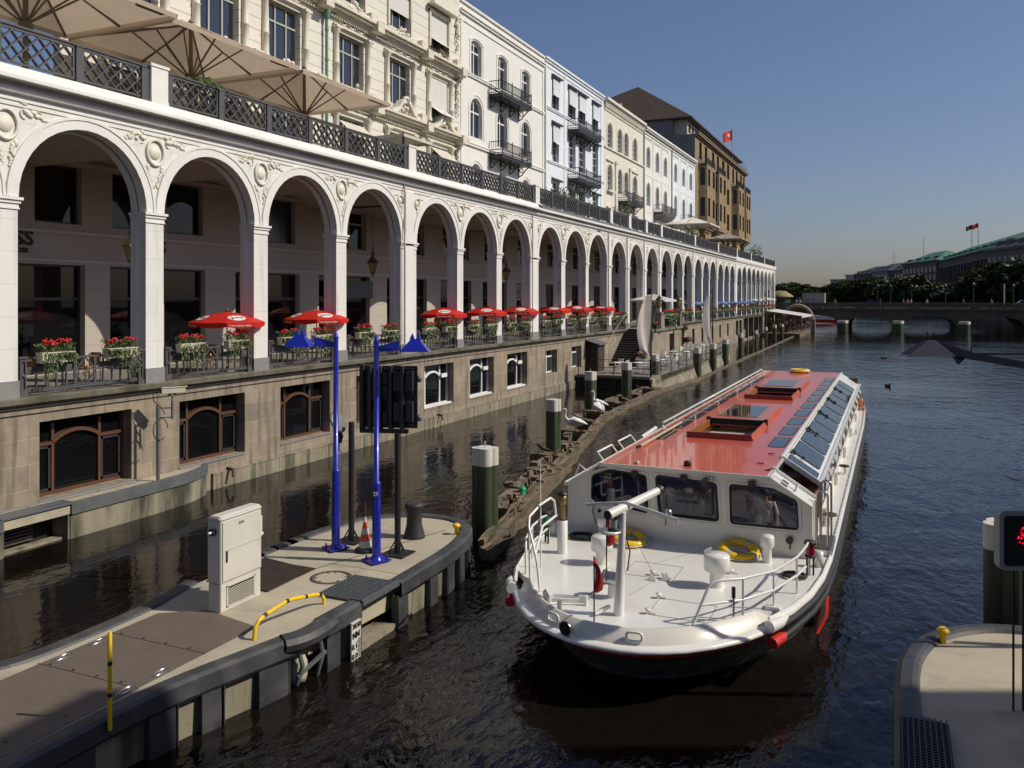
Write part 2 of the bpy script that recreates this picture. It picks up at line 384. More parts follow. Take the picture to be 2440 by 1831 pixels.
def archband(mb, X, cy, cz, r0, r1, t, n=18, a0=0, a1=PI, hang=0):
    """raised band around an arch, proud of x=X by t"""
    A=arcpts(cy,cz,r0,n,a0,a1); B=arcpts(cy,cz,r1,n,a0,a1)
    if hang:
        A=[(A[0][0],A[0][1]-hang)]+A+[(A[-1][0],A[-1][1]-hang)]; B=[(B[0][0],B[0][1]-hang)]+B+[(B[-1][0],B[-1][1]-hang)]
    for i in range(len(A)-1):
        a,b,c,d=A[i],A[i+1],B[i+1],B[i]
        mb.face([(X+t,*a),(X+t,*b),(X+t,*c),(X+t,*d)]); mb.face([(X+t,*d),(X+t,*c),(X,*c),(X,*d)]); mb.face([(X+t,*a),(X,*a),(X,*b),(X+t,*b)])
def yprofile(mb, prof, y0, y1):
    """moulding: closed (x,z) profile run along y"""
    mb.extr([(x,y0,z) for x,z in prof],(0,y1-y0,0))

# window parts: mesh is local: x=0 plane, y from 0..w, z from 0..h
WM={}
def winmesh(w,h,k,style):
    key=(round(w,2),round(h,2),k,style)
    if key in WM: return WM[key]
    f=MB(); b=.07; d=.05
    hh=h-(w/2 if k==1 else (w*.16 if k==2 else 0))
    f.box(0,d,0,b,0,hh); f.box(0,d,w-b,w,0,hh); f.box(0,d,b,w-b,0,b)
    if k==1: archband(f,0,w/2,hh,w/2-b,w/2,d,12)
    elif k==2: f.box(0,d,b,w-b,hh-.02,h)
    else: f.box(0,d,b,w-b,h-b,h)
    tz = hh-.02 if k==1 else h*.68
    if style in('cross','plain'): f.box(-.002,d+.012,b,w-b,tz-.05,tz+.05)
    if style=='cross':
        f.box(.002,d+.008,w/2-.045,w/2+.045,b,h-b-.01)
    if style=='tri':
        f.box(-.002,d+.012,b,w-b,h*.66,h*.66+.08)
        for q in (.33,.67): f.box(.002,d+.008,w*q-.04,w*q+.04,b,h-b)
    if style=='bars':
        f.box(.002,d+.008,w/2-.03,w/2+.03,b,h-b)
        for q in (.2,.4,.62,.8): f.box(.004,d+.004,b,w-b,h*q-.02,h*q+.02)
    if style=='pair':
        f.box(.002,d+.008,w/2-.04,w/2+.04,b,h-b); f.box(-.002,d+.012,b,w-b,h*.7-.04,h*.7+.04)
    g=MB()
    if k==1: g.face([(.01,.02,.02),(.01,w-.02,.02)]+[(.01,p,q) for p,q in arcpts(w/2,hh,w/2-.02,12)])
    else: g.face([(.01,.02,.02),(.01,w-.02,.02),(.01,w-.02,h-.02),(.01,.02,h-.02)])
    WM[key]=(f.mesh('window'),g.mesh('pane',recalc=False)); return WM[key]
MM={}
def withmat(me,m):
    k=(me.name,m.name)
    if k not in MM:
        c=me.copy(); c.materials.clear(); c.materials.append(m); MM[k]=c
    return MM[k]
def window(parent, X, ya,yb,za,zb,k=0,style='cross',fm=None,gm=None,label=None):
    f,g=winmesh(yb-ya,zb-za,k,style)
    o=bpy.data.objects.new('window',withmat(f,fm or FRW)); C.objects.link(o); o.parent=parent; o.location=Vector((X,ya,za))-parent.location
    p=bpy.data.objects.new('pane',withmat(g,gm or GLS)); C.objects.link(p); p.parent=o
    if label: o['label']=label
    return o
# ================================================================ WATER, GROUND
def water_material():
    m=bpy.data.materials.new('canal_water'); m.use_nodes=True; t=m.node_tree; N=t.nodes; L=t.links; p=N['Principled BSDF']
    p.inputs['Base Color'].default_value=(.007,.0055,.004,1); p.inputs['Roughness'].default_value=.04; p.inputs['IOR'].default_value=1.33
    tc=N.new('ShaderNodeTexCoord'); mp=N.new('ShaderNodeMapping'); mp.inputs['Rotation'].default_value=(0,0,R(25)); mp.inputs['Scale'].default_value=(1,.55,1)
    L.new(tc.outputs['Object'],mp.inputs[0])
    a=N.new('ShaderNodeTexNoise'); a.inputs['Scale'].default_value=1.1; a.inputs['Detail'].default_value=3; a.inputs['Distortion'].default_value=.6
    b=N.new('ShaderNodeTexNoise'); b.inputs['Scale'].default_value=5.5; b.inputs['Detail'].default_value=4; b.inputs['Distortion'].default_value=.4
    L.new(mp.outputs[0],a.inputs[0]); L.new(mp.outputs[0],b.inputs[0])
    # calm pools between the guide works, choppier open water
    q=N.new('ShaderNodeTexNoise'); q.inputs['Scale'].default_value=.09; q.inputs['Detail'].default_value=2; L.new(tc.outputs['Object'],q.inputs[0])
    mr=N.new('ShaderNodeMapRange'); mr.inputs['From Min'].default_value=.35; mr.inputs['From Max'].default_value=.65; mr.inputs['To Min'].default_value=.55; mr.inputs['To Max'].default_value=1.25
    L.new(q.outputs[0],mr.inputs[0])
    sx=N.new('ShaderNodeSeparateXYZ'); L.new(tc.outputs['Object'],sx.inputs[0])
    calm=N.new('ShaderNodeMapRange'); calm.inputs['From Min'].default_value=-14; calm.inputs['From Max'].default_value=-9; calm.inputs['To Min'].default_value=.3; calm.inputs['To Max'].default_value=1
    L.new(sx.outputs[0],calm.inputs[0])
    ad=N.new('ShaderNodeMath'); ad.operation='MULTIPLY_ADD'; L.new(b.outputs[0],ad.inputs[0]); ad.inputs[1].default_value=.32; L.new(a.outputs[0],ad.inputs[2])
    st=N.new('ShaderNodeMath'); st.operation='MULTIPLY'; L.new(mr.outputs[0],st.inputs[0]); L.new(calm.outputs[0],st.inputs[1])
    hh=N.new('ShaderNodeMath'); hh.operation='MULTIPLY'; L.new(ad.outputs[0],hh.inputs[0]); L.new(st.outputs[0],hh.inputs[1])
    bm=N.new('ShaderNodeBump'); bm.inputs['Strength'].default_value=1; bm.inputs['Distance'].default_value=.075
    L.new(hh.outputs[0],bm.inputs['Height']); L.new(bm.outputs[0],p.inputs['Normal'])
    return m
o=MB().face([(-1500,-60,0),(1500,-60,0),(1500,3000,0),(-1500,3000,0)]).build('water',water_material(),recalc=False); struct(o)
# canal bed is opaque water; land sheets: arcade walk, far shores
STREET=mat('asphalt',(.05,.05,.05),.9,var=.2)
PAVE=mat('paving',(.20,.18,.15),.85,var=.15,vs=2)
o=MB().box(-120,-21.5,-40,162,-1,3.48).build('pavement',PAVE); struct(o)
o=MB().face([(-1400,640,3.0),(1400,640,3.0),(1400,3000,3.4),(-1400,3000,3.4)]).build('ground',mat('far_ground',(.06,.065,.035),.9,var=.3,vs=.05),recalc=False); struct(o)
o=MB().prism([(42,182),(60,182),(400,182),(400,640),(30,640),(-8+20,480),(26,320)],-1,3.2).build('embankment',PAVE); struct(o)
o=MB().box(-400,-24,184,640,-1,3.2).build('embankment',PAVE); struct(o)

# ================================================================ ARCADE
AX=-19.2; ZF=3.5; ZS=8.33
PI_=[(-.2,.45,0),(4.28,4.93,0),(8.78,9.43,0),(13.28,13.93,0),(17.78,18.42,0),(22.23,22.91,0),(26.78,27.43,0),(31.40,32.70,1),(36.57,37.19,0),(41.05,41.70,0),
 (45.6,46.9,1),(50.7,51.4,0),(55.4,56.0,0),(60.1,61.2,1),(64.9,66.0,1),(69.9,71.1,1),(74.9,76.2,1),(80.1,80.7,0),(84.6,85.2,0),(89.0,90.4,1),(93.9,94.6,0),(97.9,98.5,0),(102.1,103.4,1),(106.8,107.5,0),(110.9,111.6,0),(115.1,117.2,2),
 (120.6,121.1,3),(125.0,125.5,3),(129.4,129.9,3),(133.8,134.3,3),(138.2,138.7,3),(142.6,143.1,3),(147.0,147.5,3),(151.4,151.9,3),(156.0,157.0,2)]
BAYS=[(PI_[i][1],PI_[i+1][0]) for i in range(len(PI_)-1)]
arc=thing('arcade_building','long white arcade of round arches on a sandstone basement beside the canal','arcade',(AX,80,ZF))
W=MB()
for sec,(i0,i1) in enumerate(((0,13),(13,25),(25,34))):
    ops=[]
    for i in range(i0,i1):
        a,b=BAYS[i]; ops.append((a,b,ZF,ZS+(b-a)/2,1))
    y0=PI_[i0][0] if i0==0 else PI_[i0][0]; y1=PI_[i1][0] if i1<34 else 157
    if i0==0: y0=-3
    openwall(W,AX,y0,y1,ZF,10.5,ops,.27,18)
    openwall(W,AX-.50,y0,y1,ZF,10.5,ops,.001,18)
W.build('wall',ARC,arc)
for (a,b,k) in PI_:
    inn=MB(); cap=MB(); pl=MB()
    if k<3:
        inn.box(AX-.52,AX-.27,a-.06,b+.06,ZF,ZS-.02); p_=inn.build('pier',ARCP,arc)
        pl.box(AX-.55,AX+.035,a-.03,b+.03,ZF,ZF+.42).build('plinth',PLI,p_)
        for (z0,z1,e) in ((ZS-.30,ZS-.26,.03),(ZS-.26,ZS-.16,.015),(ZS-.16,ZS-.08,.05),(ZS-.08,ZS-.01,.09)): cap.box(AX-.57,AX+e,a-e,b+e,z0,z1)
        cap.build('capital',ARCP,p_)
    else: cap.box(AX-.55,AX+.08,a-.08,b+.08,ZS-.22,ZS-.02).build('capital',ARCP,arc)
    if k in(1,2):
        c=(a+b)/2; pil=MB(); pil.box(AX,AX+.07,c-.33,c+.33,ZS,10.5); pil.box(AX,AX+.05,c-.33,c+.33,ZF+.42,ZS)
        pil.build('pilaster',ARCP,arc)
for (a,b) in BAYS:
    r=(b-a)/2; c=(a+b)/2; band=MB()
    archband(band,AX,c,ZS,r+.003,r+.24,.035,20); archband(band,AX,c,ZS,r+.243,r+.32,.06,20)
    archband(band,AX-.50,c,ZS,r-.06,r-.002,.2,16); band.build('arch_moulding',ARCP,arc)
for (a,b,k) in PI_:
    if k in (1,): pipe=MB(); pipe.tube([(AX+.11,a+.12,ZF+.1),(AX+.11,a+.12,10.8)],.03,6); pipe.build('downpipe',mat('pipe_paint',(.40,.33,.26),.6,var=.1),arc)
# entablature and ledge
e=MB(); yprofile(e,[(-19.6,10.5),(-19.17,10.5),(-19.17,10.62),(-19.14,10.62),(-19.14,10.76),(-19.03,10.79),(-19.0,10.84),(-19.0,10.89),(-19.14,10.91),(-19.14,11.03),(-18.76,11.05),(-18.76,11.13),(-18.84,11.18),(-18.98,11.40),(-19.6,11.40)],-3,46.2)
yprofile(e,[(-19.6,10.5),(-19.17,10.5),(-19.17,10.62),(-19.14,10.62),(-19.14,10.76),(-19.03,10.79),(-19.0,10.84),(-19.0,10.90),(-19.12,10.92),(-19.12,11.02),(-18.82,11.04),(-18.82,11.17),(-19.6,11.17)],46.203,115.2)
yprofile(e,[(-19.6,10.5),(-19.18,10.5),(-19.16,10.7),(-19.05,10.8),(-18.98,11.0),(-18.98,11.4),(-19.6,11.4)],115.203,157.1)
e.build('entablature',ARCP,arc)
l=MB(); yprofile(l,[(-19.6,11.173),(-18.86,11.173),(-19.10,11.42),(-19.6,11.42)],46.9,115.0); l.build('lead_ledge',LEAD,arc)
d=MB()
for (y0,y1) in ((-3,31.9),(32.2,46.1)):
    d.box(-18.80,-18.765,y0,y1,11.06,11.075)
d.build('drip_edge',mat('drip_stain',(.25,.21,.13),.9,var=.4,vs=5),arc)
# spandrel ornaments
def ornament(full=True,seed=1):
    m=MB(); q=random.Random(seed)
    m.tube([(.03,.30*math.cos(2*PI*i/20),.36*math.sin(2*PI*i/20)) for i in range(20)],.045,6,True)
    m.lathe([(0,.05),(.17,.045),(.2,.01)],(0,0,0),14,'X')
    if full:
        for s in (-1,1):
            for i in range(14):
                t=i/13; y=s*(.42+.75*t); z=.42-.18*t+ (q.random()-.5)*.30*(1-t)
                m.sph((.01,y,z+.05*(1-t)),.085*(1-.6*t),6,.6,1+.5*q.random(),1)
            for i in range(9):
                t=i/8; m.sph((.01,s*(.26-.2*t)+(q.random()-.5)*.1,-.42-.55*t),.075*(1-.5*t),6,.6,1,1.2)
            # scroll tendrils
            m.tube([(.02,s*(.5+.12*math.cos(a)),.32+.12*math.sin(a)) for a in [k*.6 for k in range(9)]],.018,4)
            m.tube([(.02,s*(.85+.09*math.cos(a)),.36+.08*math.sin(a)) for a in [k*.6 for k in range(9)]],.016,4)
        for s in (-1,1):   # raised panel outline
            m.bar((.012,s*.08,-1.15),(.012,s*.34,-.52),.025); m.bar((.012,s*1.5,.50),(.012,s*.3,.50),.025)
    else:
        for i in range(8):
            t=i/7; m.sph((.01,(q.random()-.5)*.12,-.42-.6*t),.06*(1-.5*t),6,.6,1,1.2); m.sph((.01,.3+.6*t,.40-.1*t),.07*(1-.6*t),6,.6,1.2,1)
    return m.mesh('spandrel_relief',ORNM)
omF=[ornament(True,i) for i in (1,5)]; omH=ornament(False,3)
for i,(a,b,k) in enumerate(PI_):
    if k==0 and a<112: 
        o=obj('spandrel_relief',omF[i%2],arc); o.matrix_parent_inverse=Matrix.Identity(4); o.location=Vector((AX+.002,(a+b)/2,10.03))-arc.location; 
    elif k==1:
        for s in (-1,1):
            o=obj('spandrel_relief',omH,arc); o.matrix_parent_inverse=Matrix.Identity(4); o.location=Vector((AX+.002,(a+b)/2+s*.70,10.05))-arc.location; o.scale=(.8,.62*s,.62)
# basement
BW=[(-9,-6.2),(-4.2,-1.4),(.6,3.4),(5.3,8.1),(9.9,12.7),(14.5,17.29),(19.02,21.8),(23.56,26.38),(28.1,30.9),(33.4,36.2),(37.9,40.7),(42.4,45.2)]
SW=[(48.05,49.96),(52.6,54.5)]
FW=[(78.3,79.6),(84.3,85.5),(89.2,90.3),(93.8,94.9),(99.5,100.6),(104.3,105.4),(109.6,110.7)]
B=MB(); ops=[(a,b,.92,2.85,0) for a,b in BW]+[(a,b,1.3,2.72,0) for a,b in SW]+[(a,b,1.1,2.7,0) for a,b in FW]
openwall(B,AX,-12,115,-.6,3.3,ops,.45); B.build('basement_wall',SAND,arc)
g=MB(); g.box(AX+.001,AX+.09,20.3,115.2,-.6,.50); g.build('basement_footing',SANDLOW,arc)
# dark undercroft below the end section
u=MB(); openwall(u,AX-.01,115,157,-.6,3.3,[(116.2,118.2,.9,2.9,0),(119,121,.9,2.9,0),(122.5,156.3,.2,3.1,0)],.5); u.build('undercroft_wall',SAND,arc)
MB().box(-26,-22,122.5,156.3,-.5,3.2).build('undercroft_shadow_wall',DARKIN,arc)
for y in range(126,156,5): MB().box(-19.5,-19.1,y,y+.4,-.5,3.2).build('undercroft_post',CONCD,arc)
l=MB(); yprofile(l,[(-19.6,3.3),(-19.12,3.3),(-19.0,3.36),(-18.97,3.49),(-19.02,3.502),(-19.6,3.502)],-12,157); l.build('floor_ledge',LEDGEM,arc)
s=MB(); s.tube([(-18.99,-12,3.26),(-18.99,157,3.26)],.018,5); s.build('cable',BLK,arc)
fl=MB().box(-24.3,-19.3,-12,157,3.484,3.505).build('walk_floor',mat('walk_slabs',(.22,.20,.17),.7,var=.15),arc)
# walk ceiling with shallow cross vaults
c=MB()
for (a,b) in BAYS:
    m=(a+b)/2; h=(b-a)/2+.33
    n=10
    for i in range(n):
        t0=-1+2*i/n; t1=-1+2*(i+1)/n
        z0=9.95+.5*math.sqrt(max(0,1-t0*t0)); z1=9.95+.5*math.sqrt(max(0,1-t1*t1))
        c.add([(-24.2,m+h*t0,z0),(-19.71,m+h*t0,z0),(-19.71,m+h*t1,z1),(-24.2,m+h*t1,z1)],[(0,1,2,3)],True)
c.build('vault',CEIL,arc,recalc=False)
MB().box(-24.6,-19.25,-12,157,10.52,11.38).build('terrace_slab',mat('terrace_slab',(.28,.26,.22),.8),arc)
# back wall of the walk with shop fronts
BXW=-24.2
sh=[]; y=-11.0
SHOP=[(-8,-4.5),(-3,1),(2.5,6.5),(8,12.2),(13.4,14.9),(15.8,19.92),(20.9,22.1),(23.24,25.28),(26.93,31.0),(32.4,36.6),(38.2,42.4),(44,48),(49.6,53.4),(55,59),(60.6,64.5),(66.3,70.5),(72,76),(78,82),(84,88),(90,94),(96,100),(102,106),(108,112),(116,120),(122,126),(128,132),(134,138),(140,144),(146,150)]
UPW=[(a+.3 if b-a>2.5 else a, b-.3 if b-a>2.5 else b) for a,b in SHOP]
UPW[5]=(18.11,19.79); UPW[6]=(20.99,22.4); UPW[7]=(23.36,25.17)
ops=[(a,b,3.55,6.97,0) for a,b in SHOP]+[(a,b,8.28,10.15,0) for a,b in UPW]
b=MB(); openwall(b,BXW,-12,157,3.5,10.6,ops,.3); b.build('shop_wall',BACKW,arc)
for z0,z1,e in ((7.05,7.13,.05),(7.95,8.05,.07),(10.2,10.32,.06)): MB().box(BXW,BXW+e,-12,157,z0,z1).build('string_course',mat('shop_trim',(.58,.54,.47),.6),arc)
for i,(a,bb) in enumerate(SHOP):
    window(arc,BXW-.28,a,bb,3.55,6.97,0,'pair' if i>8 else 'plain',FRD,GLD)
    a2,b2=UPW[i]
    window(arc,BXW-.28,a2,b2,8.28,10.15,0,'tri' if i in(9,11,13,16) else ('pair' if i>8 else 'none'),FRG if i>8 else FRD,GLG if i in(8,) else GLD)
# shop lettering on the wall
text('BOSS',.62,(BXW+.02,17.25,7.72),(0,1,0),(0,0,1),UBLACK,arc,bold=.02,sx=1.15); text('HUGO BOSS',.19,(BXW+.02,17.25,7.36),(0,1,0),(0,0,1),UBLACK,arc,bold=.01,sx=1.2)
text('BOSS',.62,(BXW+.02,22.5,7.72),(0,1,0),(0,0,1),UBLACK,arc,bold=.02,sx=1.15); text('HUGO BOSS',.19,(BXW+.02,22.5,7.36),(0,1,0),(0,0,1),UBLACK,arc,bold=.01,sx=1.2)
MB().box(BXW+.02,BXW+.06,33.2,36.8,5.9,6.75).build('sign_board',mat('shop_sign',(.10,.11,.115),.5),arc)
text('B',.55,(BXW+.075,33.6,6.32),(0,1,0),(0,0,1),mat('dull_letter',(.03,.03,.03),.5),arc)
MB().box(BXW+.1,BXW+.14,39.2,40.5,5.0,6.5).build('pharmacy_sign',mat('sign_white',(.45,.42,.40),.5),arc)
text('A',1.1,(BXW+.15,39.85,5.6),(0,1,0),(0,0,1),URED,arc,bold=.03)
# basement windows
for i,(a,bb) in enumerate(BW):
    X=AX-.40; z0,z1=.92,2.85; wh=i>=9; fm=FRW if wh else FRB
    f=MB(); b2=a+.62; b3=a+2.02     # two posts, transom, flat arch over the middle light
    t=.075
    f.box(X,X+.07,a,a+t,z0,z1); f.box(X,X+.07,bb-t,bb,z0,z1); f.box(X,X+.07,a+t,bb-t,z0,z0+.09)
    f.box(X+.002,X+.075,b2-.04,b2+.04,z0+.05,z1-.12); f.box(X+.002,X+.075,b3-.04,b3+.04,z0+.05,z1-.12)
    f.box(X+.004,X+.09,a,b2-.04,z1-.66,z1-.58); f.box(X+.004,X+.09,b3+.04,bb-.0,z1-.66,z1-.58)
    cy=(b2+b3)/2; hw=(b3-b2)/2; h=.24; rr=(hw*hw+h*h)/(2*h); aa=math.asin(hw/rr)
    archband(f,X+.006,cy,z1-.36-rr,rr-.045,rr+.045,.09,12,PI/2-aa,PI/2+aa)
    if wh: f.box(X+.12,X+.2,b3-.02,b3+.5,z1-.68,z1-.5); f.box(X+.05,X+.30,a,bb,z0-.02,z0+.07)
    o=f.build('basement_window',fm,arc)
    MB().face([(X+.01,a,z0),(X+.01,bb,z0),(X+.01,bb,z1),(X+.01,a,z1)]).build('pane',GLD,o,recalc=False)
    if not wh:
        q=MB()
        for (p0,p1) in ((a+.09,b2-.06),(b3+.06,bb-.09)):
            q.box(X+.02,X+.06,p0,p0+.06,z0+.1,z1-.68); q.box(X+.02,X+.06,p1-.06,p1,z0+.1,z1-.68); q.box(X+.02,X+.06,p0,p1,z0+.1,z0+.17); q.box(X+.02,X+.06,p0,p1,z1-.75,z1-.68)
        q.build('casement',FRD,o)
    MB().box(AX-.43,AX+.03,a-.02,bb+.02,z0-.06,z0-.003).build('window_sill',PLI if not wh else SAND,arc)
for (a,bb) in SW: window(arc,AX-.40,a,bb,1.3,2.72,0,'pair',FRW,GLG)
for (a,bb) in FW: window(arc,AX-.40,a,bb,1.1,2.7,0,'plain',FRD,GLD)
# drain spouts and ropes hanging
for y in (21.0,34.6): s=MB(); s.cyl((AX+.02,y,.55),(AX+.28,y-.04,.52),.05,.05,8); s.cyl((AX+.26,y-.04,.54),(AX+.32,y-.08,.30),.045,.045,8); s.build('drain_spout',mat('rusty_spout',(.11,.05,.03),.8,var=.3),arc)

# walk railings: one per bay, each with posts, rails and a diamond in the middle
def railing_mesh(w):
    m=MB(); 
    def post(y):
        m.box(-.12,.03,y,y+.20,0,.12); m.box(-.10,.01,y+.02,y+.055,.12,.93); m.box(-.10,.01,y+.145,y+.18,.12,.93)
        for z in (.12,.48,.86): m.box(-.098,.008,y+.055,y+.145,z,z+.07)
        m.box(-.06,-.03,y+.05,y+.15,.15,.9); m.box(-.13,.04,y-.01,y+.21,.93,.98); m.sph((-.0,y+.1,.52),.045,6,.6)
    post(.08); post(w-.28)
    a,b=.28,w-.28
    for z,h in ((.10,.05),(.16,.03),(.52,.04),(.86,.05)): m.box(-.07,-.02,a,b,z,z+h)
    m.box(-.06,-.03,a,a+(b-a)*.38,.57,.72); m.box(-.06,-.03,a+(b-a)*.62,b,.57,.72)
    n=12; c=(a+b)/2
    for i in range(1,n):
        y=a+(b-a)*i/n
        if abs(y-c)>.2: m.box(-.065,-.025,y-.02,y+.02,.15,.86)
    for s in (-1,1):
        m.bar((-.045,c,.13),(-.045,c+s*.32,.50),.035); m.bar((-.045,c+s*.32,.50),(-.045,c,.88),.035); m.bar((-.045,c+s*.32,.2),(-.045,c+s*.32,.86),.035)
    return m.mesh('railing',IRON)
gm=MB(); gm.sph((-.02,0,.62),.06,8,.5,1,1.4); gm.cyl((-.03,0,.18),(-.03,0,.55),.018,.018,6); gm.tube([(-.02,.08*math.cos(t),.45+.07*math.sin(t)) for t in [k*.7 for k in range(9)]],.014,5,True)
gmesh=gm.mesh('gilded_knob',BRASS)
RM={}
for i,(a,b) in enumerate(BAYS):
    if 65<a<69.5: continue       # opening at the head of the stairs
    w=round(b-a,1)
    if w not in RM: RM[w]=railing_mesh(w)
    o=bpy.data.objects.new('railing',RM[w]); C.objects.link(o); o.parent=arc; o.location=Vector((AX-.02,a+(b-a-w)/2,ZF))-arc.location
    if a<100:
        k=bpy.data.objects.new('gilded_knob',gmesh); C.objects.link(k); k.parent=o; k.location=(0,w/2,0)

# terrace balustrade: white posts, iron posts, lattice panels
ter=thing('terrace_railing','grey iron lattice balustrade with white posts on top of the arcade','railing',(AX,80,11.4))
def lattice(w,h=.84):
    m=MB(); t=.034
    m.box(-.03,.03,0,w,0,.05); m.box(-.03,.03,0,w,h-.05,h); m.box(-.03,.03,0,.05,.05,h-.05); m.box(-.03,.03,w-.05,w,.05,h-.05)
    sp=.36
    def clip(p,q):
        # clip the 45-degree line to the frame
        (y0,z0),(y1,z1)=p,q; lo,hi=0,1
        for d,e,a,b in ((y1-y0,y0,.05,w-.05),(z1-z0,z0,.05,h-.05)):
            t0,t1=sorted(((a-e)/d,(b-e)/d)); lo=max(lo,t0); hi=min(hi,t1)
        if hi-lo<.03: return None
        return (y0+(y1-y0)*lo,z0+(z1-z0)*lo),(y0+(y1-y0)*hi,z0+(z1-z0)*hi)
    y=-h
    while y<w+h:
        for s,xx in ((1,.0),(-1,-.012)):
            c=clip((y,-.001) if s==1 else (y,h+.001),(y+h*1.05,h*1.05) if s==1 else (y+h*1.05,-h*.05))
            if c: m.bar((xx,*c[0]),(xx,*c[1]),.03,.095,up=(1,0,0)); m.bar((xx+.02,*c[0]),(xx+.02,*c[1]),.022,.022,up=(1,0,0))
        y+=sp
    return m.mesh('lattice_panel',IRON)
WP=[4.0,18.1,32.05,46.3,60.65,65.5,70.5,75.6,89.8,102.8,116.2,128.5,142.5,156.5]
LM={}
for k in range(-1,len(WP)):
    y=WP[k] if k>=0 else -10
    zb=11.4; wp=MB(); wp.box(AX-.1,AX+.2,y-.3,y+.3,zb+.1,12.42); wp.box(AX-.13,AX+.23,y-.34,y+.34,12.42,12.5); wp.box(AX-.12,AX+.22,y-.31,y+.31,zb,zb+.1); wp.build('white_post',ARCP,ter)
    if k==len(WP)-1: break
    y2=WP[k+1]; n=max(1,round((y2-y-.6)/2.3)); w=(y2-y-.6)/n
    for j in range(n+1):
        yy=y+.3+w*j; ww=.10 if 0<j<n else .16
        if j==0: yy+=.1
        if j==n: yy-=.1
        ip=MB(); ip.box(AX-.02,AX+.12,yy-ww,yy+ww,zb,12.34); ip.box(AX-.04,AX+.14,yy-ww-.015,yy+ww+.015,12.34,12.37); ip.build('iron_post',IRON,ter)
    tr=MB(); tr.box(AX-.01,AX+.11,y+.3,y2-.3,12.37,12.42); tr.build('handrail',IRON,ter)
    for j in range(n):
        l=round(w-.24,2)
        if l not in LM: LM[l]=lattice(l)
        o=bpy.data.objects.new('lattice_panel',LM[l]); C.objects.link(o); o.parent=ter; o.location=Vector((AX+.05,y+.3+w*j+.12,11.50))-ter.location
# ================================================================ BUILDINGS ABOVE THE TERRACE
BX=-24.4
def blk(name,label,y0,y1,z1,ops,m,roofm=None,zb=11.4,depth=.3,x=BX):
    o=thing(name,label,'building',(x,(y0+y1)/2,zb))
    W=MB(); openwall(W,x,y0,y1,zb,z1,ops,depth)
    W.face([(x,y0,zb),(x-14,y0,zb),(x-14,y0,z1),(x,y0,z1)]); W.face([(x,y1,zb),(x,y1,z1),(x-14,y1,z1),(x-14,y1,zb)])
    W.build('wall',m,o)
    MB().box(x-13.9,x-.02,y0+.02,y1-.02,z1-.06,z1-.01).build('roof',roofm or LEAD,o)
    return o
def mould(o,name,m,items,y0,y1,x=BX):
    q=MB()
    for z0,z1,e in items: q.box(x,x+e,y0,y1,z0,z1)
    return q.build(name,m,o)
def balcony(o,y0,y1,z,x=BX,d=.95,m=IRONB,nb=4,h=.95,stone=False):
    q=MB(); q.box(x,x+d,y0,y1,z-.08,z+.09); q.box(x,x+d+.03,y0-.03,y1+.03,z+.09,z+.13)
    for zz in (.2,.42,h): 
        q.box(x+d-.05,x+d,y0,y1,z+zz,z+zz+.045); q.box(x,x+d,y0,y0+.05,z+zz,z+zz+.045); q.box(x,x+d,y1-.05,y1,z+zz,z+zz+.045)
    n=int((y1-y0)/.15)
    for i in range(n+1): q.box(x+d-.03,x+d-.012,y0+(y1-y0-.02)*i/n,y0+(y1-y0-.02)*i/n+.04,z+.13,z+h)
    for yy in (y0,y1-.02):
        for i in range(6): q.box(x+d*i/6,x+d*i/6+.018,yy,yy+.02,z+.13,z+h)
    for yy in [y0+.02+(y1-y0-.06)*i/3 for i in range(4)]: q.box(x+d-.045,x+d+.005,yy-.02,yy+.03,z+.1,z+h+.12); q.sph((x+d-.02,yy,z+h+.16),.04,6)
    if not stone:
        for i in range(nb):
            yy=y0+.15+(y1-y0-.3)*i/(nb-1)
            q.tube([(x+.02,yy,z-.75),(x+.25,yy,z-.62),(x+.55,yy,z-.28),(x+d-.08,yy,z-.02)],.045,5); q.tube([(x+.22+.13*math.cos(t),yy,z-.28+.15*math.sin(t)) for t in [k*.8 for k in range(9)]],.035,4); q.bar((x+.03,yy,z-.75),(x+.03,yy,z),.06)
    r=q.build('balcony',m,o)
    if stone:
        s=MB(); s.extr([(x,y0,z),(x+d,y0,z),(x+d*.9,y0,z-.18),(x+.2,y0,z-.6),(x,y0,z-.7)],(0,y1-y0,0)); s.build('balcony_slab',GREYW,r)
    return r
# -- white house with arched windows and two iron balconies
OPS=[]
for a,b in ((48.38,49.88),(52.42,53.85),(56.48,57.88)):
    OPS+= [(a,b,20.1,22.35,2),(a-.12,b+.1,16.15,18.68,1),(a-.1,b+.1,12.0,14.5,1)]
o=blk('town_house','white plastered house with round-arched windows and two black iron balconies',46.8,60.78,24.3,OPS,PLAST)
a=MB()
for (ya,yb,za,zb,k) in OPS:
    c=(ya+yb)/2; r=(yb-ya)/2
    if k==1: archband(a,BX,c,zb-r,r+.16,r+.30,.04,16,hang=zb-r-za)
    else:
        a.box(BX,BX+.04,ya-.28,ya-.16,za,zb-.15); a.box(BX,BX+.04,yb+.16,yb+.28,za,zb-.15)
        h=r*.32*1.3; rr=((r+.28)**2+h*h)/(2*h); aa=math.asin((r+.28)/rr); archband(a,BX,c,zb+.2-rr,rr-.12,rr,.05,12,PI/2-aa,PI/2+aa)
    window(o,BX-.28,ya,yb,za,zb,k,'cross')
a.build('window_surround',PLAST,o)
mould(o,'cornice',PLAST,[(20.0-.14,20.0,.10),(20.0-.02,20.06,.14),(15.5,15.64,.12),(15.64,15.7,.16),(23.1,23.2,.06),(23.55,23.7,.12),(23.7,23.8,.2),(24.22,24.36,.12)],46.8,60.7)
m=MB(); 
for y in (46.9,60.35): m.box(BX,BX+.05,y,y+.3,11.4,23.1)
